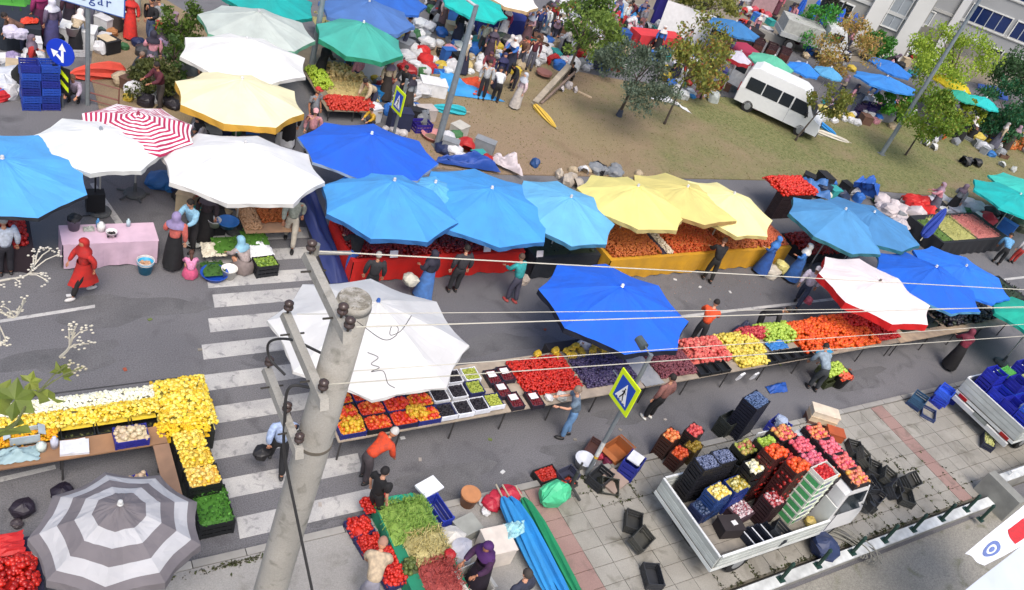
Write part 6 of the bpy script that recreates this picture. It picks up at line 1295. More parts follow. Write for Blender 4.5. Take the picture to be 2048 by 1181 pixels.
for px, lab, top, bot, hd, hc, h, yaw, pose in [
    ((18.488,28.104,0), 'man in a grey and white striped shirt standing on the blue and orange tarpaulin', 'b8bcc0', '1c1c24', 'hair', '2a2420', 1.7, 250, 'stand'),
    ((19.691,29.024,0), 'woman in a navy headscarf and navy top, centre of the group on the dirt', '1c2250', '20223a', 'headscarf', '2a2a54', 1.64, 260, 'stand'),
    ((19.029,27.817,0), 'person in a white top and black skirt seen from behind on the dirt', 'd8dadc', '16161c', 'hair', '2a2228', 1.66, 70, 'bend'),
    ((19.823,27.339,0), 'woman in a pink and white top with a pale trouser leg, right of the group', 'd0b8bc', 'c8c0b8', 'headscarf', 'b8bcc4', 1.62, 180, 'stand'),
    ((20.508,29.015,0), 'person in black bending at the right of the group on the dirt', '1a1a1e', '2a2430', 'hair', '18161a', 1.66, 210, 'bend'),
    ((20.419,32.151,0), 'person in a cream jacket behind the street lamp', 'd4d0bc', '3c3a40', 'hair', '1c1a1c', 1.7, 240, 'stand'),
    ((20.487,31.534,0), 'woman in a mauve grey coat beside the cream jacketed person', '5c4c60', '3c2c3c', 'headscarf', '544a5c', 1.64, 250, 'stand'),
    ((20.145,30.691,0), 'woman sitting on the ground in a dark red patterned dress', '7c2c38', '5c2430', 'headscarf', '5c3040', 1.6, 230, 'squat'),
    ((23.786,33.789,0), 'woman in a mauve blouse and brown skirt at the top', 'a4808c', '6c4c54', 'skirt', None, 1.66, 200, 'carry'),
    ((24.839,34.612,0), 'person in a navy jacket at the top beside the white parasol', '1c3474', '24243c', 'hair', '2a2624', 1.7, 240, 'stand'),
    ((25.418,34.879,0), 'person in a white tee and jeans at the top', 'dce0e0', '5c7890', 'hair', '2a2420', 1.7, 190, 'stand'),
    ((22.718,34.246,0), 'person in a magenta and white top under the turquoise parasol', '9c2c54', 'd4d0d4', 'headscarf', 'd0ccd0', 1.6, 200, 'stand'),
    ((19.541,34.724,0), 'woman in a pale pink top and brown skirt at the top', 'ccb0ac', '6c5458', 'headscarf', 'c8bcbc', 1.64, 300, 'stand'),
    ((2.816,30.078,0), 'large woman in a mauve coat and white headscarf at the upper left', '6a5c74', '4a4878', 'headscarf', 'd4d4e0', 1.72, 120, 'stand'),
    ((2.535,30.87,0), 'woman in a magenta headscarf at the upper left', '8c1c5c', '5c2048', 'headscarf', '9c1c60', 1.68, 110, 'stand'),
    ((3.45,31.144,0), 'person in a dark maroon coat behind the mauve coated woman', '3c1c2c', '241c2c', 'headscarf', '3a2430', 1.66, 100, 'stand'),
    ((6.001,30.809,0), 'man in a black tee with white shoulder stripes and blue jeans', '16161a', '4c5c7c', 'hair', '2c2420', 1.78, 215, 'carry'),
    ((5.402,31.254,0), 'person in a bright red robe at the upper left', 'd42c24', 'd0281e', 'headscarf', 'c8241c', 1.6, 260, 'stand'),
    ((5.378,33.076,0), 'person in navy trousers cut by the top edge', '1c3468', '1c1c2a', 'hair', '201c1a', 1.7, 240, 'stand'),
    ((5.866,33.307,0), 'person in a pale grey green jacket at the top edge', 'c0c4b4', 'b8bcb0', 'headscarf', 'ccccc4', 1.66, 250, 'stand'),
    ((5.024,28.367,0), 'person in dark clothes sitting on the dirt at the upper left', '2c3440', '3c4048', 'hair', '8c7464', 1.5, 0, 'squat'),
    ((6.846,28.828,0), 'person in a grey blue striped top sitting under the bush', '8c9ca0', '6c7478', 'headscarf', '5c9cac', 1.6, 0, 'sit'),
    ((3.084,26.701,0), 'person in a lilac shawl sitting by the chevrons', 'b0a0b4', '3c3c38', 'hair', '8c6c54', 1.6, 250, 'squat'),
    ((6.342,24.815,0), 'person in dark clothes beside the pink ringed parasol', '2c343c', '20242c', 'hair', '241c1a', 1.7, 20, 'stand'),
    ((6.48,24.31,0), 'person in a white and lilac top beside the rust coloured goods', 'd0c8d0', '2c2830', 'headscarf', '242028', 1.5, 200, 'squat'),
    ((31.919,36.816,0), 'person in a white top and red skirt at the red stall', 'dce4e4', 'b02028', 'hair', '2a2420', 1.66, 290, 'stand'),
    ((33.293,36.882,0), 'person in a grey top and pinkish trousers by the red covered table', '7c7c84', '8c5c60', 'hair', '20264c', 1.6, 280, 'stand'),
    ((33.566,39.54,0), 'dark figure at the low grey boundary wall', '14161a', '16181e', 'hair', '181618', 1.7, 260, 'stand'),
    ((35.846,36.898,0), 'person in a grey brown top before the white sheet', '84746c', '3c3634', 'hair', '241e1c', 1.7, 200, 'bend'),
    ((36.22,36.451,0), 'person in dark grey crouching before the white sheet', '4c4c48', '2c2c2c', 'hair', '1c1a18', 1.6, 180, 'squat'),
    ((38.746,38.22,0), 'person in navy and white at the right end of the white sheet', '1c2444', '1c2038', 'headscarf', 'd4d4cc', 1.66, 200, 'stand'),
    ((24.579,30.359,0), 'person in dark clothes kneeling by the leaning beam', '241c1c', '1c181a', 'hair', '241c18', 1.5, 200, 'squat'),
    ((32.947,33.633,0), 'person in navy at the goods behind the grey green tree', '24304c', '2a303c', 'hair', '2a2424', 1.6, 200, 'squat'),
    ((32.668,34.349,0), 'person in dark red beside the heap behind the grey green tree', '34141c', '2c1418', 'headscarf', '34141c', 1.6, 200, 'squat'),
    ((50.211,42.749,0), 'person in pink behind the lorry', 'c86478', '5c2c3c', 'headscarf', 'd8a0a8', 1.64, 220, 'stand'),
    ((41.139,31.01,0), 'person in white near the front of the van', 'd4d8d8', '3c3c48', 'hair', '2c2624', 1.6, 200, 'squat'),
    ((8.827,31.143,0), 'person in grey under the pale grey parasol', '6c7074', '2c2c30', 'hair', '2c2624', 1.7, 200, 'stand')]:
    if hd == 'skirt': person(px, yaw, pose, lab, top, bot, 'skirt', 'headscarf', '8c94a8', h)
    else: person(px, yaw, pose, lab, top, bot, 'skirt' if hd == 'headscarf' else 'trousers', hd, hc, h)
# ================================================================ trees, bushes
OLV = ['5f6a30', '76803a', '8e9444', 'a0a040', '52602c']; GRN = ['3a5220', '4c6a26', '62802e', '2e421a']; GRY = ['4c5c4a', '5f7060', '74826c', '3c4a3a', '6a7a60']; YLG = ['7c9a2c', '98b436', 'aec044', '6c8828']; AUT = ['a07c40', 'b89450', '948a40', 'a89c54', 'c08c5c']
tree((25.278,27.106,0), (23.961,25.42,3.1)[:2]+(2.9,), (1.75, 1.75, 1.15), GRY, 'grey green broad tree with a dark thin trunk standing on the bare lawn', 'round_tree', .07, 3400, .13, clumps=30)
tag(obj('trunk_wrap', MB().tube([(0, 0, 0), (0, 0, .35)], [.16, .11], 10), M('3c4454', .8), None, (25.216,27.014,0)), 'dark blue wrap round the foot of the grey green tree', 'trunk wrap')
tree((27.538,26.439,0), (27.133,25.858,3.6)[:2]+(3.9,), (1.2, 1.2, 1.7), OLV+['b0803c'], 'slender leaning tree with olive and orange leaves right of the grey green tree', 'slender_tree', .05, 1500, .15)
tree((23.99,30.056,0), (23.638,29.534,2.6)[:2]+(2.9,), (1.6, 1.6, 1.1), ['6a8438', '6c8434', '80963e', '46602a'], 'wide mid green tree above the white sacks at the top', 'broadleaf_tree', .07, 1800, .13)
tree((28.219,35.66,0), (25.501,32.198,2.6)[:2]+(2.6,), (1.1, 1.1, 1.5), GRN+['6c8434'], 'tall green tree cut by the top edge', 'broadleaf_tree', .06, 1800, .16)
tree((27.676,31.726,0), (26.649,30.809,1.6)[:2]+(1.4,), (.9, .9, .8), ['5c7030', '4c6028', '74843c'], 'small green tree between the mid green and the grey green tree', 'small_tree', .05, 1100, .14)
tree((31.956,29.098,0), (31.171,28.641,1.6)[:2]+(2.0,), (.9, .9, 1.4), AUT[:3]+OLV, 'small olive tree left of the van', 'small_tree', .05, 1500, .15)
tree((39.164,38.642,0), (37.676,36.831,2.2)[:2]+(2.3,), (2.0, 1.6, 1.2), ['6a7434', '80843c', '94903e'], 'yellowish green tree at the top edge above the white sheet', 'broadleaf_tree', .07, 2200, .18)
tree((47.022,33.49,0), (44.835,32.119,2.4)[:2]+(2.4,), (1.6, 1.6, 1.6), AUT, 'autumn orange tree below the grey apartment block', 'broadleaf_tree', .07, 1700, .16)
tree((55.745,37.311,0), (53.744,36.137,1.2)[:2]+(1.2,), (1.1, 1.1, .9), ['3f7a24', '4c8c2c', '356620'], 'round fresh green bush at the foot of the white stair tower', 'green_bush', .06, 1500, .16)
tree((48.677,37.705,0), (47.29,36.677,1.8)[:2]+(1.8,), (1.5, 1.5, 1.4), ['3f8a30', '4f9c38', '35742a'], 'round green tree behind the standing blue parasols', 'round_tree', .06, 1900, .18)
tree((53.826,40.887,0), (53.519,40.652,1.5)[:2]+(1.5,), (1.0, 1.0, 1.2), ['3a3a30', '4a4a3a', '2f3026'], 'dark brown shrub at the shop front', 'dark_shrub', .06, 1100, .16)
tree((54.211,29.976,0), (51.937,29.687,3.2)[:2]+(3.4,), (2.6, 2.2, 1.8), YLG, 'large bright yellow green tree below the blue glazed balconies', 'broadleaf_tree', .1, 3600, .17)
tree((43.164,24.017,0), (41.713,23.19,3.1)[:2]+(3.1,), (1.7, 1.7, 1.2), ['6a8a24', '7c982c', '567826', '8a8a30'], 'young bright green tree on a thin stem right of the tall lamp', 'slender_tree', .05, 2600, .16)
tree((52.169,26.975,0), (50.879,26.716,1.4)[:2]+(1.4,), (1.3, 1.3, .8), ['7c8a24', '98a02c', '667a22'], 'low yellow green tree beside the yellow sacks', 'small_tree', .06, 1500, .16)
tree((35.451,25.251,0), (35.747,24.86,2.8)[:2]+(2.6,), (1.0, 1.0, .7), ['6c7430', '808436', '5a6a2a', '8c7c30'], 'thin staked tree at the nose of the van with olive leaves', 'slender_tree', .045, 900, .14)
tree((46.484,27.963,0), (45.032,27.363,1.6)[:2]+(1.5,), (1.1, 1.1, .8), ['4c9024', '5ca02c', '3f7a20'], 'small vivid green tree left of the tall lamp', 'small_tree', .05, 1400, .15)
tree((56.743,26.989,0), (54.12,26.153,2.2)[:2]+(2.0,), (2.0, 2.0, 1.6), ['22603c', '2f7048', '3c5c2c', '1c4a30'], 'dark blue green tree at the right edge', 'broadleaf_tree', .08, 3000, .18)
tree((67.724,32.818,0), (63.919,31.382,2.2)[:2]+(2.2,), (1.8, 1.8, 1.6), ['2f4a2c', '3c5c34', '466a3c'], 'dark green tree cut by the right edge below the balconies', 'broadleaf_tree', .08, 2200, .2)
tree((58.969,25.845,0), (56.652,25.276,1.4)[:2]+(1.3,), (1.8, 1.8, 1.2), ['2f5a2c', '3f6c34'], 'low dark green tree at the right edge by the goods', 'small_tree', .08, 1500, .18)
tree((7.032,30.976,0), (6.865,29.948,1.3)[:2]+(1.1,), (.75, .75, 1.15), ['4c6422', '5f7a28', '3c521e'], 'upright green shrub left of the white parasols', 'upright_shrub', .05, 1700, .12)
tree((6.612,29.09,0), (6.334,28.4,1)[:2]+(.8,), (.5, .5, .8), ['3f5a2a', '4f6a34'], 'narrow green shrub beside the sitting person', 'upright_shrub', .04, 700, .12)
tree((5.458,27.227,0), (5.384,26.963,0.6)[:2]+(.65,), (.8, .8, .65), ['4a5428', '646a34', '38421f'], 'round olive bush behind the white parasol', 'round_bush', .05, 1700, .12)
heap('greens_heap', 'large heap of fresh leafy greens at the upper left corner', 'greens', (0.492,31.049,0)[:2]+((0.492,31.049,0)[0]+1.9, (0.492,31.049,0)[1]+3.2), .7, .5, .2, MI(['3c8a24', '4c9c30', '2c6a1e'], .7), LEAF)
# twigs with leaves and dry seed heads in front of the camera
def twig(label, pts, leaves, heads, cs, hc):
    t = thing('twig', label, 'twig', pts[0]); a = Vector(pts[0]); P_ = curve(pts, 6)
    b = MB(); b.tube([p-a for p in P_], [.006*(1-.6*i/len(P_)) for i in range(len(P_))], 5)
    for (q, e) in heads:
        p0 = P_[int(q*(len(P_)-1))]; b.tube([p0-a, p0.lerp(Vector(e), .5)-a+Vector((0, 0, .012)), Vector(e)-a], .0025, 4)
    obj('stem', b, M(cs, .8), t)
    for e in leaves:
        c = Vector(e[:3])-a; r = e[3]; n = 10; m = MB(); vs = [(0, 0, 0)]
        for k in range(n+1):
            an = -PI*.85+PI*1.7*k/n; rr = r*(1 if k % 2 else .62); vs.append((rr*math.cos(an), rr*math.sin(an), .01*math.sin(k*2)))
        R_ = Matrix.Rotation(e[4], 3, 'Z') @ Matrix.Rotation(.6, 3, 'X')
        m.add([R_ @ Vector(v)+c for v in vs], [(0, k, k+1) for k in range(1, n+1)])
        obj('leaf', m, M(random.choice(['7c8a2c', '8c983a', '6a7c28']), .6, .3, 20, trans=.3), t)
    m = MB()
    for (q, e) in heads:
        c = Vector(e)-a
        for _ in range(7):
            o = Vector([random.gauss(0, .010) for _ in range(3)]); m.ell(c+o, (.006, .004, .004), 6, 3)
    if heads: obj('seed_heads', m.mesh('seed_heads', True), M(hc, .9), t)['kind'] = 'stuff'
Z1 = 12.6
twig('leafy twig with lobed green leaves close to the camera at the left edge', [(-0.056,2.079,12.6), (0.055,2.138,12.6), (0.122,2.258,12.6), (0.202,2.318,12.62)], [(0.078,2.248,12.62)+(.075, .4), (0.174,2.26,12.6)+(.06, 2.), (0.228,2.34,12.63)+(.045, 1.2), (0.048,2.14,12.6)+(.10, 3.3), (0.129,2.34,12.6)+(.04, .2), (0.03,2.296,12.58)+(.08, 5.)], [(.8, (0.254,2.365,12.65)), (.9, (0.288,2.324,12.66)), (.9, (0.264,2.323,12.64))], '6a7040', 'b8b098')
twig('dry pale twig with seed heads close to the camera, left edge', [(0.012,2.872,12.6), (0.094,2.892,12.6), (0.17,2.914,12.6), (0.21,2.978,12.62)], [], [(.9, (0.219,3.015,12.64)), (.9, (0.257,3.012,12.64)), (.8, (0.29,2.997,12.63)), (.8, (0.184,2.934,12.62)), (.7, (0.229,2.878,12.6)), (.6, (0.221,2.915,12.6)), (.4, (0.142,2.872,12.6)), (.85, (0.2,2.998,12.63)), (.2, (0.076,2.865,12.6))], 'cac4b4', 'd8d2c4')
twig('dry pale twig with seed heads close to the camera, below the first', [(0.017,2.676,12.6), (0.065,2.71,12.6), (0.11,2.676,12.6), (0.15,2.769,12.6)], [], [(.9, (0.146,2.769,12.6)), (.7, (0.076,2.744,12.6)), (.6, (0.096,2.697,12.6)), (.9, (0.121,2.711,12.6)), (.3, (0.054,2.539,12.6)), (.2, (0.074,2.561,12.6))], 'c2bcaa', 'd0cab8')
twig('small dry sprig with seed heads close to the camera, above the flowers', [(0.231,2.445,12.6), (0.259,2.479,12.6), (0.274,2.517,12.6), (0.291,2.546,12.62)], [], [(.5, (0.273,2.565,12.63)), (.7, (0.297,2.569,12.63)), (.8, (0.331,2.543,12.63)), (.4, (0.301,2.499,12.6)), (.4, (0.331,2.499,12.6)), (.5, (0.283,2.55,12.6))], 'bcb6a4', 'd0cab8')
# white banners at the lower right corner
def banner(label, pts, cols, emblem=None):
    t = thing('banner', label, 'banner', (0, 0, 0)); a, b_, c, d_ = [Vector(p) for p in pts]; m = MB()
    def fn(u, v):
        p = (a*(1-u)+b_*u)*(1-v)+(d_*(1-u)+c*u)*v; w = .05*math.sin(v*9+u*2)+.03*math.sin(u*7+v*3)
        return (p.x, p.y, p.z+w)
    m.grid(fn, 24, 14); obj('cloth', m.mesh('cloth', True), M(cols[0], .7, .08, 2), t)
    for (u0, u1, v0, v1, cc, shape) in emblem or []:
        e = MB()
        def g(u, v): p = Vector(fn(u, v)); return (p.x, p.y, p.z+.012)
        if shape == 'disc':
            cu, cv = (u0+u1)/2, (v0+v1)/2; vs = [g(cu, cv)]
            rings = 3; N = 20
            for r in (.35, .6, 1.):
                for k in range(N): vs.append(g(cu+(u1-u0)/2*r*math.cos(2*PI*k/N), cv+(v1-v0)/2*r*math.sin(2*PI*k/N)))
            fs = [(0, 1+k, 1+(k+1) % N) for k in range(N)]+[(1+N+k, 1+N+(k+1) % N, 1+2*N+(k+1) % N, 1+2*N+k) for k in range(N)]
            e.add(vs, fs)
        else:
            e.grid(lambda u, v: g(u0+(u1-u0)*u, v0+(v1-v0)*v), 6, 6)
        obj('emblem' if shape == 'disc' else 'red_patch', e, M(cc, .7, .3, 14), t)
banner('white banner with a round blue emblem and a red patch hanging at the right corner', [(17.142,3.328,3.2), (17.566,3.003,3), (21.075,3.158,3), (21.373,3.952,3.6)], ['dfe3ee'], [(.3, .8, .08, .30, '6478b4', 'disc'), (.3, .85, .42, .60, 'd01c28', 'patch')])
banner('lower white banner running off the bottom right corner', [(16.992,2.821,2.6), (18.155,1.68,2.4), (20.968,2.208,2.4), (20.519,3.238,3)], ['cfd8ea'], [])
# ================================================================ table with pink cloth and small things by the crosswalk
rect_table('cloth_table', 'table under a pale pink cloth behind the woman in red', 1.85, 18.35, 4.0, 19.1, .76, 'd8b4c8', True, 'dcbccf', nl=2)
basin((2.15, 18.95, .77), .16, .3, '6a6878', 'grey tub on the left of the pink table', name='tub', cat='tub'); tag(obj('black_bag', sack_mesh(1), M('1a1a1c', .6), None, (2.15, 18.95, 1.0)), 'black bag lining in the grey tub', 'bag').scale = (.4, .4, .4)
basin((2.95, 18.6, .77), .13, .14, 'e0dcdc', 'white bowl of black olives on the pink table'); heap('olive_heap', 'black olives in the white bowl', 'olives', (2.85, 18.5, 3.05, 18.7), .82, .08, .02, MI(['181418', '241c20'], .4))
jar(2.75, 18.85, .77, .1, .26, 'dcdcd8', 'squat white jar on the pink table'); jar(2.7, 19.0, .77, .05, .26, '4c8cc0', 'blue capped water bottle on the pink table'); jar(3.4, 19.0, .77, .05, .22, 'b8d0d8', 'clear water bottle at the right of the pink table')
tarp([(2.35, 18.8, .775), (2.6, 18.8, .775), (2.6, 19.0, .775), (2.35, 19.0, .775)], 'a4a8a0', 'grey cloth on the pink table', z=.01, amp=.05, name='cloth', cat='cloth')
bk = basin((3.668,18.042,0), .2, .34, '2aa0cc', 'turquoise and white bucket beside the pink table', name='bucket', cat='bucket'); q = (3.668,18.042,0)
heap('bucket_content', 'beige cloth filling the turquoise bucket', 'cloth', (q[0]-.13, q[1]-.13, q[0]+.13, q[1]+.13), .27, .05, .03, MI(['c8a080', 'b89070'], .8))
obj('bucket_rim', MB().lathe([(.2, 0), (.205, .05), (.215, .1), (.2, .1), (.19, 0)], 18), M('e0dcd8', .5), bk, (0, 0, .30))
b = MB(); b.tube([(-.3, 0, 0), (.3, 0, .02)], .02, 6); b.box((0, 0, .5), (.45, .3, .55)); b.tube([(0, 0, 0), (0, 0, 1.3)], .025, 6); tag(obj('parasol_stand_bag', b, M('15151a', .7), None, (2.839,20.53,0)), 'black bag hanging on the parasol pole behind the pink table', 'bag')
b = MB()
for a in range(5): b.tube([(0, 0, .1), (.45*math.cos(a*1.26), .45*math.sin(a*1.26), .03)], .03, 6)
tag(obj('umbrella_stand', b, M('4a4c4e', .6), None, (3.922,21.479,0)), 'grey star shaped parasol foot behind the pink table', 'stand')
sack((4.729,21.909,0), '2a6cb0', 'blue plastic bag left of the bright white parasol, first', .9); sack((5.032,21.699,0), '3078bc', 'blue plastic bag left of the bright white parasol, second', .75)
basin((5.294,17.666,0), .34, .16, '1f50b8', 'blue basin of dark greens on the crosswalk edge'); q = (5.317,17.768,0); heap('greens_heap', 'dark green herbs heaped in the blue basin', 'greens', (q[0]-.3, q[1]-.2, q[0]+.3, q[1]+.4), .12, .2, .08, MI(['2a4a1a', '36601e', '1f3a14'], .8), LEAF)
basin((5.658,17.627,0), .2, .3, 'e2e0d8', 'white bucket before the crouching woman', name='bucket', cat='bucket'); basin((5.085,19.081,0), .24, .1, 'd8dad4', 'white round tray standing behind the small girl', name='tray', cat='tray')
tarp([(5.084,18.153,0.3), (5.729,18.16,0.3), (5.716,18.687,0.35), (5.14,18.731,0.35)], 'ccc4b0', 'beige cloth spread behind the blue basin', z=.0, amp=.08, name='cloth', cat='cloth')
tarp([(6.268,17.939,0.3), (6.988,18.093,0.3), (6.904,18.826,0.35), (6.147,18.543,0.35)], 'e4e6ea', 'white cloth under the bunches of greens beside the crosswalk', z=.0, amp=.06, name='cloth', cat='cloth')
for a, w in (((5.766,18.483,0.3), 'left'), ((6.603,18.733,0.35), 'right, larger')):
    heap('greens_heap', 'bunch of bright green herbs beside the crosswalk, '+w, 'greens', (a[0]-.35, a[1]-.3, a[0]+.35, a[1]+.4), .38, .2, .09, MI(['3c6a18', '4c7c1c', '2f5a14'], .8), LEAF)
box_thing((5.783,19.599,0), (.4, .35, .6), 0, '1c1c22', 'black box behind the herbs', 'box', open_=False); basin((5.565,19.106,0.6), .17, .2, 'dcdce0', 'white bucket with grey content on the black box', name='bucket', cat='bucket')
basin((5.918,19.085,0.6), .28, .16, '1f70c0', 'bright blue basin tilted on the brown table'); 
a = (5.598,19.495,0); rect_table('low_table', 'low wooden table of rust brown goods under the bright white parasol', 6.35, 18.8, 7.9, 21.2, .55, 'b08a6a', nl=2)
heap('lentil_heap', 'rust orange heap on the low table under the bright white parasol', 'spices', (6.9, 19.2, 7.8, 21.0), .56, .18, .03, MI(['b0602a', 'c0703a', 'a8501c'], .8)); heap('lentil_heap', 'pale tan heap on the low table', 'spices', (6.4, 18.9, 6.85, 20.6), .56, .14, .03, MI(['c8a07c', 'b88c64'], .8))
crate((6.628,17.737,0), .1, '1c1e24', 'black crate of greens standing at the crosswalk', None, (.6, .45, .4)); q = (6.628,17.737,0); fill((q[0], q[1], 0), .1, ['8aa838', '4c6a28'], 'green squash in the black crate at the crosswalk', (.6, .45), name='squash', z=.36)
rect_table('low_table', 'table with red goods at the left edge under the sky blue parasol', -.6, 18.3, 1.2, 19.4, .75, '4a2024', True, '2a1c24', nl=2)
heap('pepper_heap', 'red goods on the table at the left edge', 'peppers', (-.5, 18.35, 1.1, 19.3), .76, .25, .06, MI(['a81410', 'c81c14'], .5))
# ================================================================ goods and clutter of the far market
heap('noodle_heap', 'large heap of pale straw coloured goods behind the strong blue parasol', 'dry goods', (11.321,26.592,0)[:2]+((11.321,26.592,0)[0]+2.0, (11.321,26.592,0)[1]+1.5), .45, .35, .08, MI(['c0a870', 'd0bc84', 'b49c60'], .8), STICK, (2, 1, 1))
heap('noodle_heap', 'second heap of straw coloured goods farther back', 'dry goods', (11.712,27.789,0)[:2]+((11.712,27.789,0)[0]+1.5, (11.712,27.789,0)[1]+1.2), .5, .35, .07, MI(['c8b07c', 'b89858', 'd0b488'], .8))
heap('noodle_heap', 'pale olive heap under the sea green parasol', 'dry goods', (12.619,30.884,0)[:2]+((12.619,30.884,0)[0]+2.2, (12.619,30.884,0)[1]+2.5), .6, .4, .1, MI(['a09a60', '8c8850', 'b0a870'], .8), LEAF)
heap('pepper_heap', 'red peppers just behind the strong blue parasol', 'peppers', (11.053,25.775,0)[:2]+((11.053,25.775,0)[0]+1.8, (11.053,25.775,0)[1]+.9), .5, .2, .05, MI(['b02818', 'c83c28', 'a82014'], .5))
heap('grape_heap', 'yellow green grapes beside the grey tee man', 'grapes', (11.035,27.18,0)[:2]+((11.035,27.18,0)[0]+.7, (11.035,27.18,0)[1]+1.6), .5, .3, .05, MI(['8cac28', 'a4bc34', '9ab030'], .5))
for i, (x, y) in enumerate([(650, 235), (650, 205)]): pass
rect_table('low_table', 'table of straw coloured goods beside the street', (10.959,25.77,0)[0], (10.959,25.77,0)[1], (10.959,25.77,0)[0]+2.1, (10.959,25.77,0)[1]+5.2, .48, '8a7c68', nl=3)
rect_table('low_table', 'table of rust coloured goods under the cream parasol', (6.832,24.712,0)[0], (6.832,24.712,0)[1], (6.832,24.712,0)[0]+1.6, (6.832,24.712,0)[1]+1.2, .5, 'a85a20', nl=2)
heap('lentil_heap', 'rust coloured goods under the cream parasol', 'spices', (6.832,24.712,0)[:2]+((6.832,24.712,0)[0]+1.6, (6.832,24.712,0)[1]+1.2), .5, .25, .05, MI(['b05018', 'c86420', 'a84a14'], .7))
wsac = 'white plastic sacks among the goods on the dirt'
RV = (0.845, -0.4471)
def scat(pts, col, label0, s=.7, group=None, kind='sack', jitter=0):
    pts = sorted(pts, key=lambda p: (p[0]*RV[0]+p[1]*RV[1])/(p[0]*.62+p[1]*.6+9))
    for n_, p in enumerate(pts):
        label = label0 if len(pts) == 1 else label0+', '+ORD[n_]+' from the left'
        if kind == 'sack': sack((p[0], p[1], p[2]), col, label, s*random.uniform(.8, 1.2), group)
        elif kind == 'lie': sack((p[0], p[1], p[2]), col, label, s*random.uniform(.8, 1.2), group, lying=True)
        elif kind == 'crate': crate(p, random.uniform(0, 3), col, label, group, (.6, .4, .25))
        elif kind == 'box': box_thing(p, (s, s*.75, s*.6), random.uniform(0, 3), col, label, 'cardboard_box', group=group, open_=False)
scat([(17.331,33.462,0), (17.84,33.305,0), (17.885,32.585,0), (16.237,30.955,0), (16.345,30.308,0), (16.596,29.904,0), (16.954,31.37,0), (16.722,31.795,0)], 'dcdcdc', 'white plastic sack heaped right of the sea green parasol', .85, 'white sacks right of the sea green parasol')
scat([(17.092,30.847,0), (17.273,31.553,0)], 'c4201c', 'bright red sack right of the sea green parasol', 1.0, 'red sacks right of the sea green parasol'); scat([(15.785,30.238,0), (15.842,29.816,0)], 'a81c20', 'dark red sack beside the dark seated group', .8, 'dark red sacks')
scat([(14.532,29.043,0), (14.179,28.404,0)], '9c2420', 'dark red sack in front of the white freezer', .9, 'dark red sacks by the white box')
scat([(18.568,31.134,0), (19.103,31.58,0)], '8c1c1c', 'dark red sack behind the street lamp', .8, 'dark red sacks behind the lamp'); scat([(18.964,30.636,0)], 'd8c080', 'straw yellow sack behind the street lamp', .7)
scat([(19.639,32.619,0), (19.835,33.901,0), (20.032,33.176,0)], 'd0d4d4', 'grey white sack near the top of the street lamp', .75, 'grey white sacks near the lamp top')
scat([(22.624,32.173,0), (23.294,32.673,0), (24.021,33.039,0), (24.411,32.942,0), (24.77,32.787,0), (23.245,32.06,0), (23.653,31.966,0), (22.726,31.839,0), (24.672,32.104,0), (24.996,31.894,0), (25.32,31.683,0)], 'e2e2e4', 'white sack in the long row edging the dirt', .8, 'long row of white sacks at the edge of the dirt')
scat([(23.788,33.683,0), (23.808,32.138,0)], 'd87458', 'salmon sack in the row of white sacks', .7, 'salmon sacks in the row')
scat([(28.07,38.035,0), (28.276,37.584,0), (29.122,38.259,0), (29.084,37.627,0), (27.284,37.139,0), (28.089,36.818,0), (27.219,36.353,0), (28.769,36.83,0)], 'dcdee0', 'white bundle in the pile at the top beside the green tree', .8, 'white bundles at the top')
scat([(31.275,37.757,0), (30.382,36.652,0), (30.622,36.211,0), (28.716,34.593,0), (29.261,34.397,0), (29.723,35.633,0), (29.357,35.864,0)], 'd4dad4', 'white bundle under the trees left of the red covered table', .7, 'white bundles left of the red covered table')
scat([(26.748,32.756,0), (26.721,31.863,0), (26.086,32.038,0), (26.209,31.542,0)], 'd8d8dc', 'white bundle beside the upright blue boxes', .6, 'white bundles beside the blue boxes')
box_thing((26.926,31.89,0), (.4, .4, .7), .2, '2a54c8', 'upright blue box under the mid green tree', 'box', open_=False); box_thing((28.496,32.625,0), (.4, .4, .7), .3, '2f5ed0', 'upright blue box left of the grey green tree', 'box', open_=False)
rect_table('produce_stall', 'table covered with bright red cloth at the top', (31.493,35.762,0)[0], (31.493,35.762,0)[1]-1.2, (31.493,35.762,0)[0]+3.2, (31.493,35.762,0)[1]-.2, .8, 'd84040', True, 'd8343c', nl=2, cat='stall')
tarp([(29.799,35.9,0.6), (30.735,35.48,0.6), (30.603,35.705,1.2), (29.835,35.97,1)], 'b81c30', 'crimson sheet left of the red covered table', z=.1, amp=.3); tarp([(31.246,38.198,0.3), (34.003,37.35,0.3), (34.109,37.711,0.6), (31.445,38.434,0.6)], '2c84c4', 'blue sheet along the low grey boundary wall', z=.05, amp=.15)
box_thing((30.655,35.203,0), (1.0, .7, .7), -.2, '1f4c8c', 'dark blue covered box before the red covered table', 'covered_box', open_=False); box_thing((35.801,38.662,0), (.6, .5, 1.5), -.3, '221c7c', 'tall indigo cabinet at the end of the boundary wall', 'cabinet', open_=False)
b = MB(); b.box((0, 0, 0), (.04, 3.0, 2.0), ry=.25); tag(obj('white_sheet', b, M('d8d8d8', .8, .1), None, (35.893,36.13,1), 1.0), 'big white sheet standing behind the crouching people at the top', 'sheet')
scat([(35.186,36.908,0), (34.56,35.547,0), (35.04,35.317,0), (36.97,36.902,0), (36.572,35.875,0), (37.478,37.983,0)], 'c8c8be', 'pale bundle before the big white sheet', .7, 'pale bundles before the white sheet'); scat([(38.015,38.899,0)], '3c6c54', 'green bundle before the big white sheet', .7)
tag(obj('white_freezer', MB().box((0, 0, .4), (1.1, .7, .8)).box((0, 0, .83), (1.14, .74, .06)), M('dcdcdc', .5, .05), None, (14.013,29.272,0), -.1), 'white chest beside the dark red sack under the sea green parasol', 'chest')
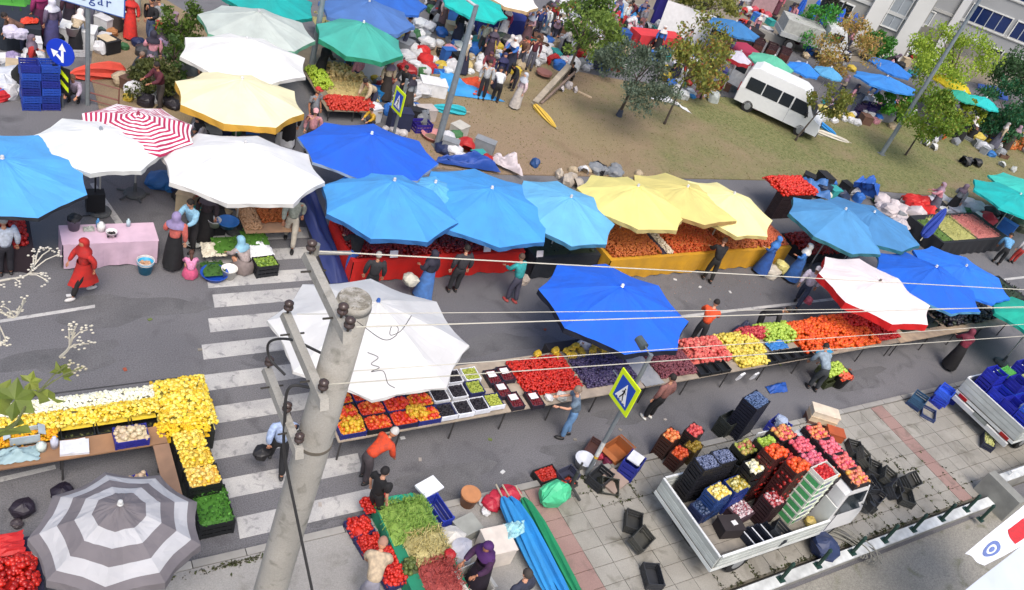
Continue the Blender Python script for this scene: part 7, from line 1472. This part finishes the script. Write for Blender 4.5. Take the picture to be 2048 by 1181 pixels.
box_thing((16.266,28.279,0), (1.05, .75, .55), -.25, 'e2e2e2', 'white foam box on the dirt beside the lamp post', 'foam_box', open_=False); sack((15.564,28.215,0), 'd8d8d8', 'tall white sack leaning on the white foam box', 1.15)
box_thing((3.648,30.577,0), (1.1, .7, .6), -.3, 'e2e4e4', 'white foam box at the upper left near the road sign', 'foam_box', open_=False); basin((3.397,29.986,0.6), .22, .3, 'e0e4e4', 'white canister on the foam box at the upper left', name='canister', cat='canister')
tarp([(16.961,29.211,0.05), (17.722,30.386,0.05), (19.532,27.769,0.05), (17.166,28.107,0.05)], '3a9cdc', 'sky blue tarpaulin spread on the dirt beside the lamp post', z=.02, amp=.12); tarp([(18.136,29.462,0.1), (19.161,29.797,0.1), (18.975,28.263,0.1), (18.169,28.107,0.1)], 'd84c1c', 'orange red tarpaulin lying on the sky blue one', z=.05, amp=.1); b_ = 0
tarp([(16.799,28.321,0.3), (16.545,28.637,0.9), (16.991,28.833,0.6), (16.954,28.461,0.3)], '2c8cd0', 'raised corner of the sky blue tarpaulin', z=0, amp=.1)
scat([(17.827,30.05,0), (18.486,30.576,0), (19.049,30.284,0)], 'd8dcdc', 'white sheet bundle at the top of the sky blue tarpaulin', .55, 'white bundles at the tarpaulin')
box_thing((15.052,26.174,0), (.7, .5, .5), .1, 'c8bcb4', 'pale crate of pink goods left of the folded cyan parasol', 'box', open_=False); crate((14.534,25.351,0), .1, '2c1c8c', 'indigo crate right of the crossing sign seen edge on', None, (.7, .5, .4)); 
basin((14.818,24.798,0), .45, .2, 'd8908c', 'pink basin left of the lamp foot'); box_thing((15.997,25.052,0), (.6, .5, .45), .5, 'c0bcb0', 'pale grey box right of the lamp foot', 'foam_box', open_=False)
box_thing((13.653,25.453,0), (.8, .5, .75), -.1, '232a4c', 'dark navy cabinet with a white top beside the edge on sign', 'cabinet', open_=False); scat([(13.914,26.109,0), (14.35,26.317,0), (14.789,26.717,0), (14.4,27.067,0), (14.973,27.688,0)], 'd8d8da', 'white bundle around the navy cabinet', .75, 'white bundles around the navy cabinet')
scat([(13.41,25.094,0), (13.659,24.965,0), (13.088,25.288,0)], 'cfc8c4', 'dirty white bundle below the navy cabinet', .5, 'dirty white bundles'); tag(obj('blue_bucket', MB().tube([(0, 0, 0), (0, 0, .42)], [.17, .22], 14), M('1f88d0', .5), None, (13.741,27.586,0)), 'sky blue bucket behind the yellow shirted child', 'bucket')
scat([(15.11,24.046,0), (15.165,23.708,0), (15.055,24.388,0), (15.246,23.208,0)], 'e0e0e2', 'white sack at the lamp foot', .8, 'white sacks at the lamp foot'); scat([(14.824,23.871,0)], '1f2c54', 'navy bag at the lamp foot', .7)
scat([(12.921,27.821,0), (12.499,27.483,0), (12.632,28.448,0), (12.49,28.628,0), (12.605,26.935,0), (12.614,26.572,0), (13.018,26.966,0)], 'd4dce0', 'bluish white bundle among the straw coloured goods', .6, 'bluish white bundles among the straw goods')
tarp([(14.105,22.963,0.05), (16.477,22.31,0.05), (16.299,22.752,0.3), (14.233,23.12,0.2)], '1a4aa4', 'dark blue sheet bunched behind the sky blue parasols', z=.1, amp=.25); tarp([(16.304,23.061,0.1), (17.252,21.967,0.1), (17.187,22.59,0.3), (16.529,23.143,0.2)], 'dcd0d4', 'pale pink sheet bunched right of the dark blue one', z=.1, amp=.3)
scat([(19.363,22.022,0), (18.973,21.76,0), (19.364,21.52,0), (19.115,22.194,0)], 'c4b8a8', 'beige cloth bundle behind the lemon yellow parasols', .6, 'beige bundles behind the lemon yellow parasols', 'lie'); scat([(18.455,22.985,0)], '24508c', 'small dark blue bundle lying alone on the dirt', .5, None, 'lie')
# beam, boards and people's things on the dirt
def beam(a, c_, w, h, col, label):
    a = Vector(a); c_ = Vector(c_); dv = c_-a; o = obj('wooden_beam', MB().box((0, 0, 0), (dv.length, w, h)), M(col, .9, .35, 3), None, tuple((a+c_)/2)); o.rotation_euler = dv.to_track_quat('X', 'Z').to_euler(); return tag(o, label, 'beam')
beam((21.037,27.759,0.1), (23.833,29.929,0.9), .26, .12, 'a89c8a', 'thick grey wooden beam leaning up from the dirt')
beam((21.372,27.77,0.06), (24.134,29.725,0.7), .09, .09, '7c6a60', 'thin brown pole leaning beside the thick grey beam')
t = obj('board', MB().box((0, 0, 0), (1.2, .12, .05)), M('ccb494', .9, .3, 3), None, (24.268,29.039,0.06), -.9); tag(t, 'pale wooden board lying right of the kneeling person', 'board')
t = obj('round_stool', MB().tube([(0, 0, .2), (0, 0, .3)], .38, 16).tube([(0, 0, 0), (0, 0, .2)], .05, 6), M('8c5c54', .8), None, (22.978,30.418,0)); tag(t, 'round brown stool behind the leaning beam', 'stool')
scat([(23.909,29.113,0), (23.966,29.443,0), (23.103,29.038,0)], 'd0c8c8', 'pale cloth bundle by the kneeling person', .5, 'pale bundles by the kneeling person', 'lie'); scat([(25.618,31.874,0), (25.155,31.31,0)], 'e0e2e2', 'white cloth behind the kneeling person', .7, 'white cloth behind the kneeling person')
tarp([(28.265,28.835,0.03), (29.751,29.355,0.03), (30.118,27.449,0.03), (29.576,28.46,0.03)], 'e4e6ea', 'torn white sheet lying on the grass right of the grey green tree', z=.03, amp=.12); scat([(30.713,29.495,0), (30.748,29.097,0), (31.638,29.578,0)], 'dce0e0', 'white sack on the grass behind the slender tree', .8, 'white sacks behind the slender tree'); scat([(31.456,29.258,0)], '2f8cc8', 'sky blue bundle on the grass behind the slender tree', .5)
scat([(31.397,30.85,0), (32.649,31.796,0), (31.231,30.31,0)], 'c8ccd0', 'grey white bundle between the two trees', .7, 'grey white bundles between the trees')
for i, (a, cc, l) in enumerate([((33.321,35.043,0), '34141c', 'dark red bundle above the grey green tree'), ((33.35,34.275,0), '2c3040', 'dark blue grey bundle above the grey green tree'), ((37.383,34.876,0), 'd8482c', 'orange red sheet bundle behind the olive tree'), ((37.361,34.258,0), 'c85c30', 'rust bundle behind the olive tree'), ((36.034,33.95,0), '24242c', 'black bag behind the olive tree'), ((35.957,32.186,0), '4a4a8c', 'violet blue bag behind the van'), ((32.682,28.905,0), 'c4ccc8', 'pale grey carton like bag at the rear of the van'), ((35.156,28.583,0), '5c5c4c', 'olive bundle under the van flank'), ((35.396,28.343,0), 'a86c74', 'pinkish bundle under the van flank')]): sack(a, cc, l, .85)
for i in range(9): crate(((41.507,35.491,0)[0]+(i % 3)*.7, (41.507,35.491,0)[1]-.1-(i % 3)*.5, (i//3)*.35), -.6, ['4a2420', '5a2c24', '3c2024'][i//3], level(i//3, 3)+' brown red crate, column '+['left', 'middle', 'right'][i % 3]+', behind the mint green parasol', 'brown red crates behind the mint green parasol', (.6, .5, .34))
for i in range(10): crate(((43.557,28.073,0)[0]+(i % 5)*.65, (43.557,28.073,0)[1]+(.25 if i % 2 else 0), (i//5)*.4), -.1, ['2c1c5c', '34206c', '3a2a4c'][i % 3], 'violet crate, '+level(i//5, 2)+', '+ORD[i % 5]+' from the left, left of the tall lamp', 'violet crates left of the tall lamp', (.6, .5, .38))
for i in range(6): crate(((43.481,28.626,0)[0], (43.481,28.626,0)[1], i*.2), .3, '5c6474', level(i, 6)+' grey tray of the thin stack left of the violet crates', 'thin stack of grey trays', (.6, .4, .19))
box_thing((45.458,27.905,0), (1.3, .7, .5), -.15, '8c8c8c', 'long grey crate on the grass before the violet crates', 'long_crate', open_=False)
scat([(40.223,28.033,0), (41.147,28.307,0), (41.51,27.95,0)], 'd8c870', 'yellow cream sack right of the van', .9, 'yellow cream sacks right of the van'); scat([(40.207,27.606,0), (40.59,27.363,0), (41.686,27.582,0), (42.108,27.444,0), (42.359,27.189,0), (39.646,27.469,0)], 'd8d8d8', 'small white bag on the dirt right of the van', .6, 'small white bags right of the van')
scat([(48.593,26.652,0), (48.759,26.266,0), (50.187,26.89,0)], 'd0d4dc', 'white bag under the young tree at the right', .6, 'white bags under the young tree'); scat([(52.241,26.628,0), (52.23,26.221,0), (52.14,25.645,0)], 'd8c050', 'yellow sack at the right under the trees', .95, 'yellow sacks under the right trees'); scat([(53.531,26.561,0), (53.547,25.976,0), (53.637,27.039,0), (51.478,24.787,0), (51.742,24.516,0)], 'd4d6dc', 'white bag beside the yellow sacks at the right', .7, 'white bags beside the yellow sacks')
scat([(54.03,25.527,0)], '1c2c84', 'dark blue bundle right of the yellow sacks', .8); scat([(51.622,24.13,0)], '2f78c0', 'sky blue bundle below the yellow sacks', .7); heap('orange_heap', 'orange goods spread at the right edge under the trees', 'goods', (54.457,24.848,0)[:2]+((54.457,24.848,0)[0]+3.5, (54.457,24.848,0)[1]+1.2), .1, .3, .12, MI(['b0581c', 'c87834', 'a85020'], .7))
scat([(47.241,23.145,0), (47.64,22.892,0), (48.357,23.046,0)], '2a2a2c', 'black bag on the grass at the right', .8, 'black bags on the grass at the right', 'lie'); scat([(46.134,25.098,0), (46.429,24.684,0)], 'dcdcd8', 'white rag on the grass under the thin stemmed tree', .6, 'white rags on the grass', 'lie'); scat([(51.008,22.894,0), (51.541,22.525,0)], 'c8ccc8', 'grey rag at the right edge of the lawn', .6, 'grey rags', 'lie')
# heaps of sacks behind the right row of stalls
scat([(35.53,19.15,0), (36.469,19.305,0), (36.565,18.904,0), (35.415,18.574,0), (35.689,18.175,0), (35.787,17.79,0), (36.008,19.725,0), (35.883,17.409,0), (36.798,18.303,0), (35.406,18.883,0), (34.841,17.776,0)], 'd8cccc', 'pinkish white sack in the heap behind the steel blue parasols', 1.0, 'pinkish white sacks behind the steel blue parasols')
scat([(37.956,19.566,0), (38.544,19.295,0), (37.576,18.774,0), (37.872,18.44,0), (37.604,19.053,0)], 'd02018', 'bright red sack in the heap behind the steel blue parasols', 1.1, 'bright red sacks')
scat([(36.301,18.526,0)], 'd8cc30', 'small yellow bag among the red and white sacks', .5)
scat([(39.549,19.376,0), (40.404,19.552,0), (41.234,18.882,0), (42.403,19.256,0), (41.99,18.635,0), (40.052,18.321,0), (40.586,18.088,0), (40.687,19.117,0), (42.968,19.016,0)], 'c4c4cc', 'pale grey sack right of the leaning navy parasol', 1.0, 'pale grey sacks right of the leaning parasol')
scat([(42.064,18.212,0), (43.178,18.363,0), (44.111,18.53,0), (44.175,18.096,0)], '2a2428', 'black sack at the right behind the bean stall', 1.0, 'black sacks behind the bean stall'); scat([(41.932,17.805,0)], 'c02c3c', 'crimson sack behind the pink bean heap', 1.1); scat([(44.238,17.668,0), (44.3,17.244,0), (45.941,18,0)], '5c6450', 'olive grey sack at the right edge', .9, 'olive grey sacks at the right edge')
tarp([(35.005,20.701,0.05), (35.929,19.859,0.05), (34.966,19.99,0.9), (34.204,20.46,0.7)], '1f5cb8', 'crumpled bright blue tarpaulin standing behind the steel blue parasols', z=.1, amp=.4, n=18)
tarp([(31.308,20.727,0.1), (32.52,19.914,0.1), (32.703,20.649,0.4), (32.079,21.487,0.3)], '3a6ca8', 'blue sheet behind the red peppers on crates', z=.1, amp=.3)
scat([(32.654,20.638,0), (33.364,20.817,0), (33.614,20.212,0)], '1f2c48', 'dark navy sack behind the steel blue parasols', 1.0, 'dark navy sacks'); scat([(33.824,21.088,0), (32.61,20.325,0)], 'd8d4c0', 'cream coloured cabbage bag on the navy sacks', .55, 'cream bags on the navy sacks')
# upper left corner
scat([(1.328,27.786,0), (1.469,27.33,0), (1.67,27.824,0), (1.196,26.844,0), (1.528,26.874,0)], 'c8ccd4', 'pale grey bag at the left edge', .9, 'pale grey bags at the left edge'); scat([(1.044,26.532,0)], 'c81c24', 'red bag at the left edge', .7)
rect_table('produce_stall', 'stall with a teal edge at the upper left corner', (1.258,29.764,0)[0]-1.6, (1.258,29.764,0)[1], (2.25,31.379,0)[0]+.2, (1.258,29.764,0)[1]+1.8, .8, 'b4b4c4', True, '1c2430', nl=2, cat='stall')
scat([(1.535,29.245,0.8), (1.801,29.119,0.8)], 'cfc8dc', 'lilac white bag on the teal edged stall', .6, 'lilac white bags on the stall'); tarp([(1.866,29.908,0.85), (2.38,30.082,0.85), (2.452,30.39,0.85), (1.93,30.357,0.85)], 'd83c1c', 'bright red sheet at the upper left corner', z=.02, amp=.08)
for i in range(12):
    a = (1.828,26.178,0)[:2]; crate((a[0]+(i % 2)*.52, a[1]+.05*(i % 2), (i//2)*.25), .05*(i % 3), ['173a9c', '1c2c8c', '1f4cb4'][i % 3], level(i//2, 6)+' blue crate, %s column, beside the round arrow sign' % ('right' if i % 2 else 'left'), 'blue crates beside the arrow sign', (.5, .5, .24))
t = obj('metal_frame', MB().tube([(0, 0, 0), (0, 0, .8), (.9, 0, .8), (.9, 0, 0)], .025, 6).tube([(0, 0, .4), (.9, 0, .4)], .025, 6).tube([(0, 0, .15), (.9, 0, .15)], .02, 6), M('7c4840', .7), None, (3.453,26.482,0), -.5); tag(t, 'small reddish metal rack on the dirt by the town sign', 'rack')
scat([(4.355,30.807,0), (4.243,31.169,0), (4.529,31.491,0)], '3c5450', 'dark green bag by the white foam box, upper left', .6, 'dark green grey bags'); scat([(4.792,31.382,0)], 'b47c4c', 'small brown carton like bag near the dirt edge', .45)
scat([(4.812,27.333,0), (4.883,27.012,0)], 'b8c8cc', 'pale bag under the round olive bush', .5, 'pale bags under the olive bush'); scat([(5.37,26.728,0), (5.509,26.902,0)], 'dcdce0', 'white bag in front of the round olive bush', .6, 'white bags before the olive bush'); scat([(5.129,26.485,0), (5.763,26.76,0), (5.939,26.448,0)], '2c2830', 'dark bag in front of the round olive bush', .7, 'dark bags before the olive bush')
scat([(5.61,29.988,0), (5.878,30.102,0)], '3c3c40', 'dark bag on the dirt below the man in black', .6, 'dark bags below the man in black'); scat([(5.912,30.296,0), (6.345,31.021,0)], 'd8dce0', 'white bag on the dirt near the man in black', .5, 'white bags near the man in black')
# heap under the far umbrellas
for a, cc, l in [((14.068,31.977,0), '7c8c4c', 'green goods under the sea green parasol'), ((18.774,34.476,0), 'd8d8dc', 'white sack by the blue parasols'), ((18.469,34.676,0), 'c8ccd0', 'grey sack by the blue parasols'), ((16.726,32.875,0), 'c8b860', 'yellow goods beside the dull blue parasol'), ((22.269,33.541,0), '2c3c30', 'dark green bag behind the group'), ((22.433,33.309,0), '3c3c40', 'dark grey bag behind the group'), ((22.95,35.15,0), '1c2c78', 'dark blue bundle under the turquoise parasol'), ((22.432,35.271,0), '24367c', 'navy bundle under the turquoise parasol')]: sack(a, cc, l, .9)
rect_table('produce_stall', 'dark blue fronted stall under the turquoise parasol', (21.446,34.71,0)[0], (21.446,34.71,0)[1], (21.446,34.71,0)[0]+3, (21.446,34.71,0)[1]+1.2, .8, '2a3c7c', True, '20307c', nl=2, cat='stall')
rect_table('produce_stall', 'dark stall under the steel blue far parasol', (39.74,36.721,0)[0], (39.74,36.721,0)[1], (39.74,36.721,0)[0]+3.5, (39.74,36.721,0)[1]+1.2, .8, '2a2628', True, '241c1e', nl=2, cat='stall')
rect_table('produce_stall', 'stall with pale pink cloth near the mint green parasol', (37.612,33.686,0)[0], (37.612,33.686,0)[1], (37.612,33.686,0)[0]+2.5, (37.612,33.686,0)[1]+1.4, .8, 'b8acb8', True, 'a8284c', nl=2, cat='stall')
for a, w in (((49.31,43.369,0), 'left'), ((51.272,44.646,0), 'right')):
    box_thing(a, (1.6, 1.0, 1.4), -.6, 'b89498', 'pinkish shop display behind the lorry, '+w, 'display', open_=False)
scat([(47.896,42.654,0), (47.832,41.848,0), (48.319,41.714,0), (50.487,43.217,0), (49.647,43.28,0)], 'c84c5c', 'pinkish red goods in front of the shop', .8, 'pinkish red goods before the shop'); scat([(48.79,44.24,0), (50.064,44.789,0), (52.81,44.829,0)], 'd8d4d8', 'white goods in front of the shop', .9, 'white goods before the shop')
# crowded filler: people, sacks, boxes, baskets between the larger things
CN = {'white': 'dcdcde', 'grey': '8c9094', 'navy': '1f2c58', 'black': '1a1a1e', 'red': 'b82420', 'maroon': '5c1c2c', 'beige': 'c4b090', 'blue': '2a6cc0', 'green': '3a7040', 'brown': '6c4c3c', 'pink': 'd08c98', 'yellow': 'd4b83c', 'lilac': 'a494bc', 'orange': 'd06028', 'teal': '2a9a98'}
def crowd(pts, place, np_, ns, nb, cols=None, pc=None):
    A = [Vector(p) for p in pts]; items = {}
    def rp():
        u, v = random.random(), random.random(); p = (A[0]*(1-u)+A[1]*u)*(1-v)+(A[3]*(1-u)+A[2]*u)*v; return p
    def reg(key, p): items.setdefault(key, []).append(p)
    for _ in range(ns): reg(('sack', random.choice(cols or ['white', 'white', 'white', 'grey', 'black', 'red', 'blue', 'beige', 'navy', 'pink', 'yellow', 'green'])), rp())
    for _ in range(nb): reg(('box', random.choice(['white', 'brown', 'blue', 'black', 'beige', 'teal', 'grey'])), rp())
    for _ in range(np_): reg(('person', random.choice(['black', 'navy', 'maroon', 'white', 'grey', 'lilac', 'brown', 'red', 'blue', 'beige', 'pink', 'green'])), rp())
    for (kd, cn), L in items.items():
        L.sort(key=lambda p: p.x/(p.y+8))
        for n_, p in enumerate(L):
            suf = '' if len(L) == 1 else ', '+(ORD[n_]+' from the left' if n_ < 20 else 'near the right end')
            if kd == 'sack': sack((p.x, p.y, p.z), CN[cn], cn+' bundle '+place+suf, random.uniform(.45, .85), cn+' bundles '+place, 'bundle', 'plastic_sack' if cn in ('white', 'grey') else 'cloth_bundle', lying=random.random() < .4)
            elif kd == 'box':
                if random.random() < .35: crate((p.x, p.y, p.z), random.uniform(0, 3), CN[cn], cn+' crate '+place+suf, cn+' crates '+place, (.6, .42, .28))
                else: box_thing((p.x, p.y, p.z), (random.uniform(.45, .8), random.uniform(.35, .6), random.uniform(.25, .6)), random.uniform(0, 3), CN[cn], cn+' box '+place+suf, group=cn+' boxes '+place, open_=False)
            else:
                f = random.random() < .55; b_ = random.choice(['18181c', '2c3048', '3c3430', '5c5c6c'])
                person((p.x, p.y), random.uniform(0, 360), random.choice(['stand', 'stand', 'carry', 'reach', 'bend', 'squat']), 'person in '+cn+' '+place+suf, CN[cn], b_, 'skirt' if f else 'trousers', 'headscarf' if f else 'hair', random.choice(['d8d0cc', '2c2838', '6c5c6c', '9c8090']) if f else '241c18', random.uniform(1.55, 1.75), group='people in '+cn+' '+place)
crowd([(16.448,29.887,0), (22.374,30.585,0), (25.881,35.809,0), (19.67,36.246,0)], 'in the busy market beyond the street lamp', 11, 52, 18)
crowd([(11.661,28.542,0), (15.543,29.359,0), (17.846,33.8,0), (12.99,32.027,0)], 'around the sea green parasol', 5, 20, 10)
crowd([(21.745,31.463,0), (28.175,31.269,0), (32.367,36.403,0), (26.273,37.652,0)], 'behind the mid green tree', 12, 64, 18, ['white', 'white', 'grey', 'beige', 'blue', 'red', 'pink'])
crowd([(28.757,29.319,0), (34.677,29.324,0), (42.127,37.462,0), (33.994,36.07,0)], 'between the slender tree and the van', 8, 46, 18)
crowd([(1.015,26.089,0), (1.933,26.156,0), (2.568,29.967,0), (1.235,29.417,0)], 'at the left edge above the blue crates', 3, 12, 5, ['white', 'white', 'grey', 'lilac', 'teal'])
crowd([(2.533,29.608,0), (4.764,29.755,0), (5.541,33.237,0), (2.988,32.694,0)], 'around the town sign foot', 6, 16, 8)
crowd([(4.762,29.213,0), (6.512,29.445,0), (7.3,34.055,0), (5.609,33.68,0)], 'on the dirt left of the pale grey parasol', 3, 7, 3)
crowd([(4.328,26.331,0), (5.956,26.129,0), (6.625,28.729,0), (4.813,28.516,0)], 'around the olive bush', 3, 12, 4)
crowd([(39.76,27.58,0), (45.952,26.707,0), (52.49,30.803,0), (43.331,30.628,0)], 'right of the van by the violet crates', 4, 24, 14)
crowd([(46.872,25.491,0), (54.778,23.169,0), (62.687,28.218,0), (50.84,28.211,0)], 'under the trees at the right edge', 6, 42, 12, ['white', 'white', 'grey', 'yellow', 'navy', 'orange', 'beige'])
crowd([(43.883,34.396,0), (57.663,34.021,0), (62.21,37.615,0), (48.122,37.76,0)], 'between the far blue parasols and the block', 5, 16, 12)
crowd([(41.406,38.719,0), (47.291,36.914,0), (53.771,43.508,0), (46.16,42.671,0)], 'around the white lorry', 6, 18, 16, ['red', 'pink', 'white', 'maroon', 'grey'])
crowd([(34.175,18.453,0), (44.277,16.83,0), (47.686,19.034,0), (37.201,20.089,0)], 'heaped behind the right hand stalls', 3, 26, 5, ['white', 'white', 'grey', 'grey', 'black', 'red', 'green'])
crowd([(14.588,24.035,0), (15.927,22.88,0), (17.004,23.735,0), (15.7,25.112,0)], 'by the foot of the grey lamp', 0, 7, 3)
crowd([(11.847,26.167,0), (14.856,25.616,0), (16.166,29.218,0), (12.986,28.877,0)], 'right of the straw coloured goods', 4, 20, 8, ['white', 'white', 'grey', 'blue', 'pink'])
crowd([(23.181,22.698,0), (18.948,22.708,0), (18.942,22.298,0), (23.039,22.117,0)], 'behind the lemon yellow parasols', 0, 8, 2, ['beige', 'white', 'grey'])
crowd([(31.148,20.489,0), (36.008,19.725,0), (37.009,20.93,0), (32.625,21.641,0)], 'behind the steel blue parasols', 0, 12, 5, ['blue', 'navy', 'white', 'green'])
crowd([(6.357,24.307,0), (9.493,23.932,0), (10.162,25.559,0), (6.976,25.714,0)], 'in the lane behind the bright white parasol', 3, 4, 3)
crowd([(4.647,21.457,0), (5.598,19.495,0), (6.136,20.658,0), (5.568,21.944,0)], 'left of the bright white parasol', 1, 4, 3, ['black', 'navy', 'grey'])
crowd([(29.94,35.968,0), (33.064,35.303,0), (36.545,38.474,0), (31.786,38.826,0)], 'around the red covered table', 6, 18, 8)
crowd([(18.632,34.45,0), (19.566,33.6,0), (22.114,37.922,0), (20.483,38.123,0)], 'left of the turquoise parasol', 4, 12, 5)
crowd([(26.235,35.875,0), (28.75,35.172,0), (32.282,39.594,0), (28.6,39.418,0)], 'at the top behind the white bundles', 5, 14, 8)
for i, p in enumerate([(4.38,15.043,0), (5.751,10.065,0), (10.318,10.861,0), (13.927,14.325,0), (14.072,10.372,0), (15.672,10.391,0), (21.409,11.551,0), (24.135,10.837,0), (20.97,14.786,0), (10.869,15.197,0), (3.475,16.245,0), (2.676,14.668,0), (12.586,10.353,0), (8.348,10.688,0), (8.918,9.378,0)]):
    o = obj('litter', MB().box((0, 0, .012), (.1, .07, .016)), M(['8a8478', 'a8a098', '6c7c3c', '9c4a30'][i % 4], .8), None, p, i*1.3); tag(o, ['dull grey', 'pale', 'leafy green', 'rust red'][i % 4]+' scrap of litter trodden on the ground', 'litter', ['dull grey', 'pale', 'leafy green', 'rust red'][i % 4]+' litter scraps')
# litter on the road
for i, p in enumerate([(8.186,11.386,0), (7.687,12.082,0), (9.194,11.796,0), (18.369,10.016,0), (10.166,9.873,0), (12.592,12.416,0), (34.374,20.587,0), (1.854,17.337,0), (16.617,9,0), (23.885,12.838,0), (20.245,15.931,0), (21.028,15.44,0), (22.14,15.04,0)]):
    o = obj('litter', MB().box((0, 0, .012), (.12, .08, .018)), M('d8d8d8', .8), None, p, i*.9); tag(o, 'small white scrap of litter lying on the ground', 'litter', 'white scraps of litter')
pts = []
for _ in range(420):
    c = random.choice([(18.938,15.681,0), (21.463,15.389,0), (23.375,15.308,0), (19.693,15.203,0)]); pts.append((c[0]+random.gauss(0, 1.2), c[1]+random.gauss(0, .45), .008))
o = obj('chilli_litter', pieces('chilli_litter', pts, .035, LEAF), MI(['8a3a24', 'b0a090', '6a5a4c', 'a04c34'], .9)); tag(o, 'scattered scraps of peppers on the road before the orange fronted stall', 'litter', kind='stuff')
# dry grass tufts on the lawn
pts = []
for _ in range(16000):
    x = random.uniform(14, 56); y = random.uniform(19.5, 32)
    pts.append((x, y, .05))
def inpoly(x, y, P_):
    c = False; n = len(P_)
    for i in range(n):
        x1, y1 = P_[i][:2]; x2, y2 = P_[(i+1) % n][:2]
        if (y1 > y) != (y2 > y) and x < (x2-x1)*(y-y1)/(y2-y1)+x1: c = not c
    return c
pts = [p for p in pts if inpoly(p[0], p[1], lawn)]
o = obj('grass_tufts', pieces('grass_tufts', pts, .08, LEAF, (1, .5, 1), .5), MI(['6a6c34', '857c44', '5c6230', '968456'], .9)); tag(o, 'dry grass tufts scattered over the lawn', 'grass', kind='stuff')

for o in list(SC.objects):
    l = o.get('label')
    if l and len(l.split()) > 16: o['label'] = ' '.join(l.split()[:16])
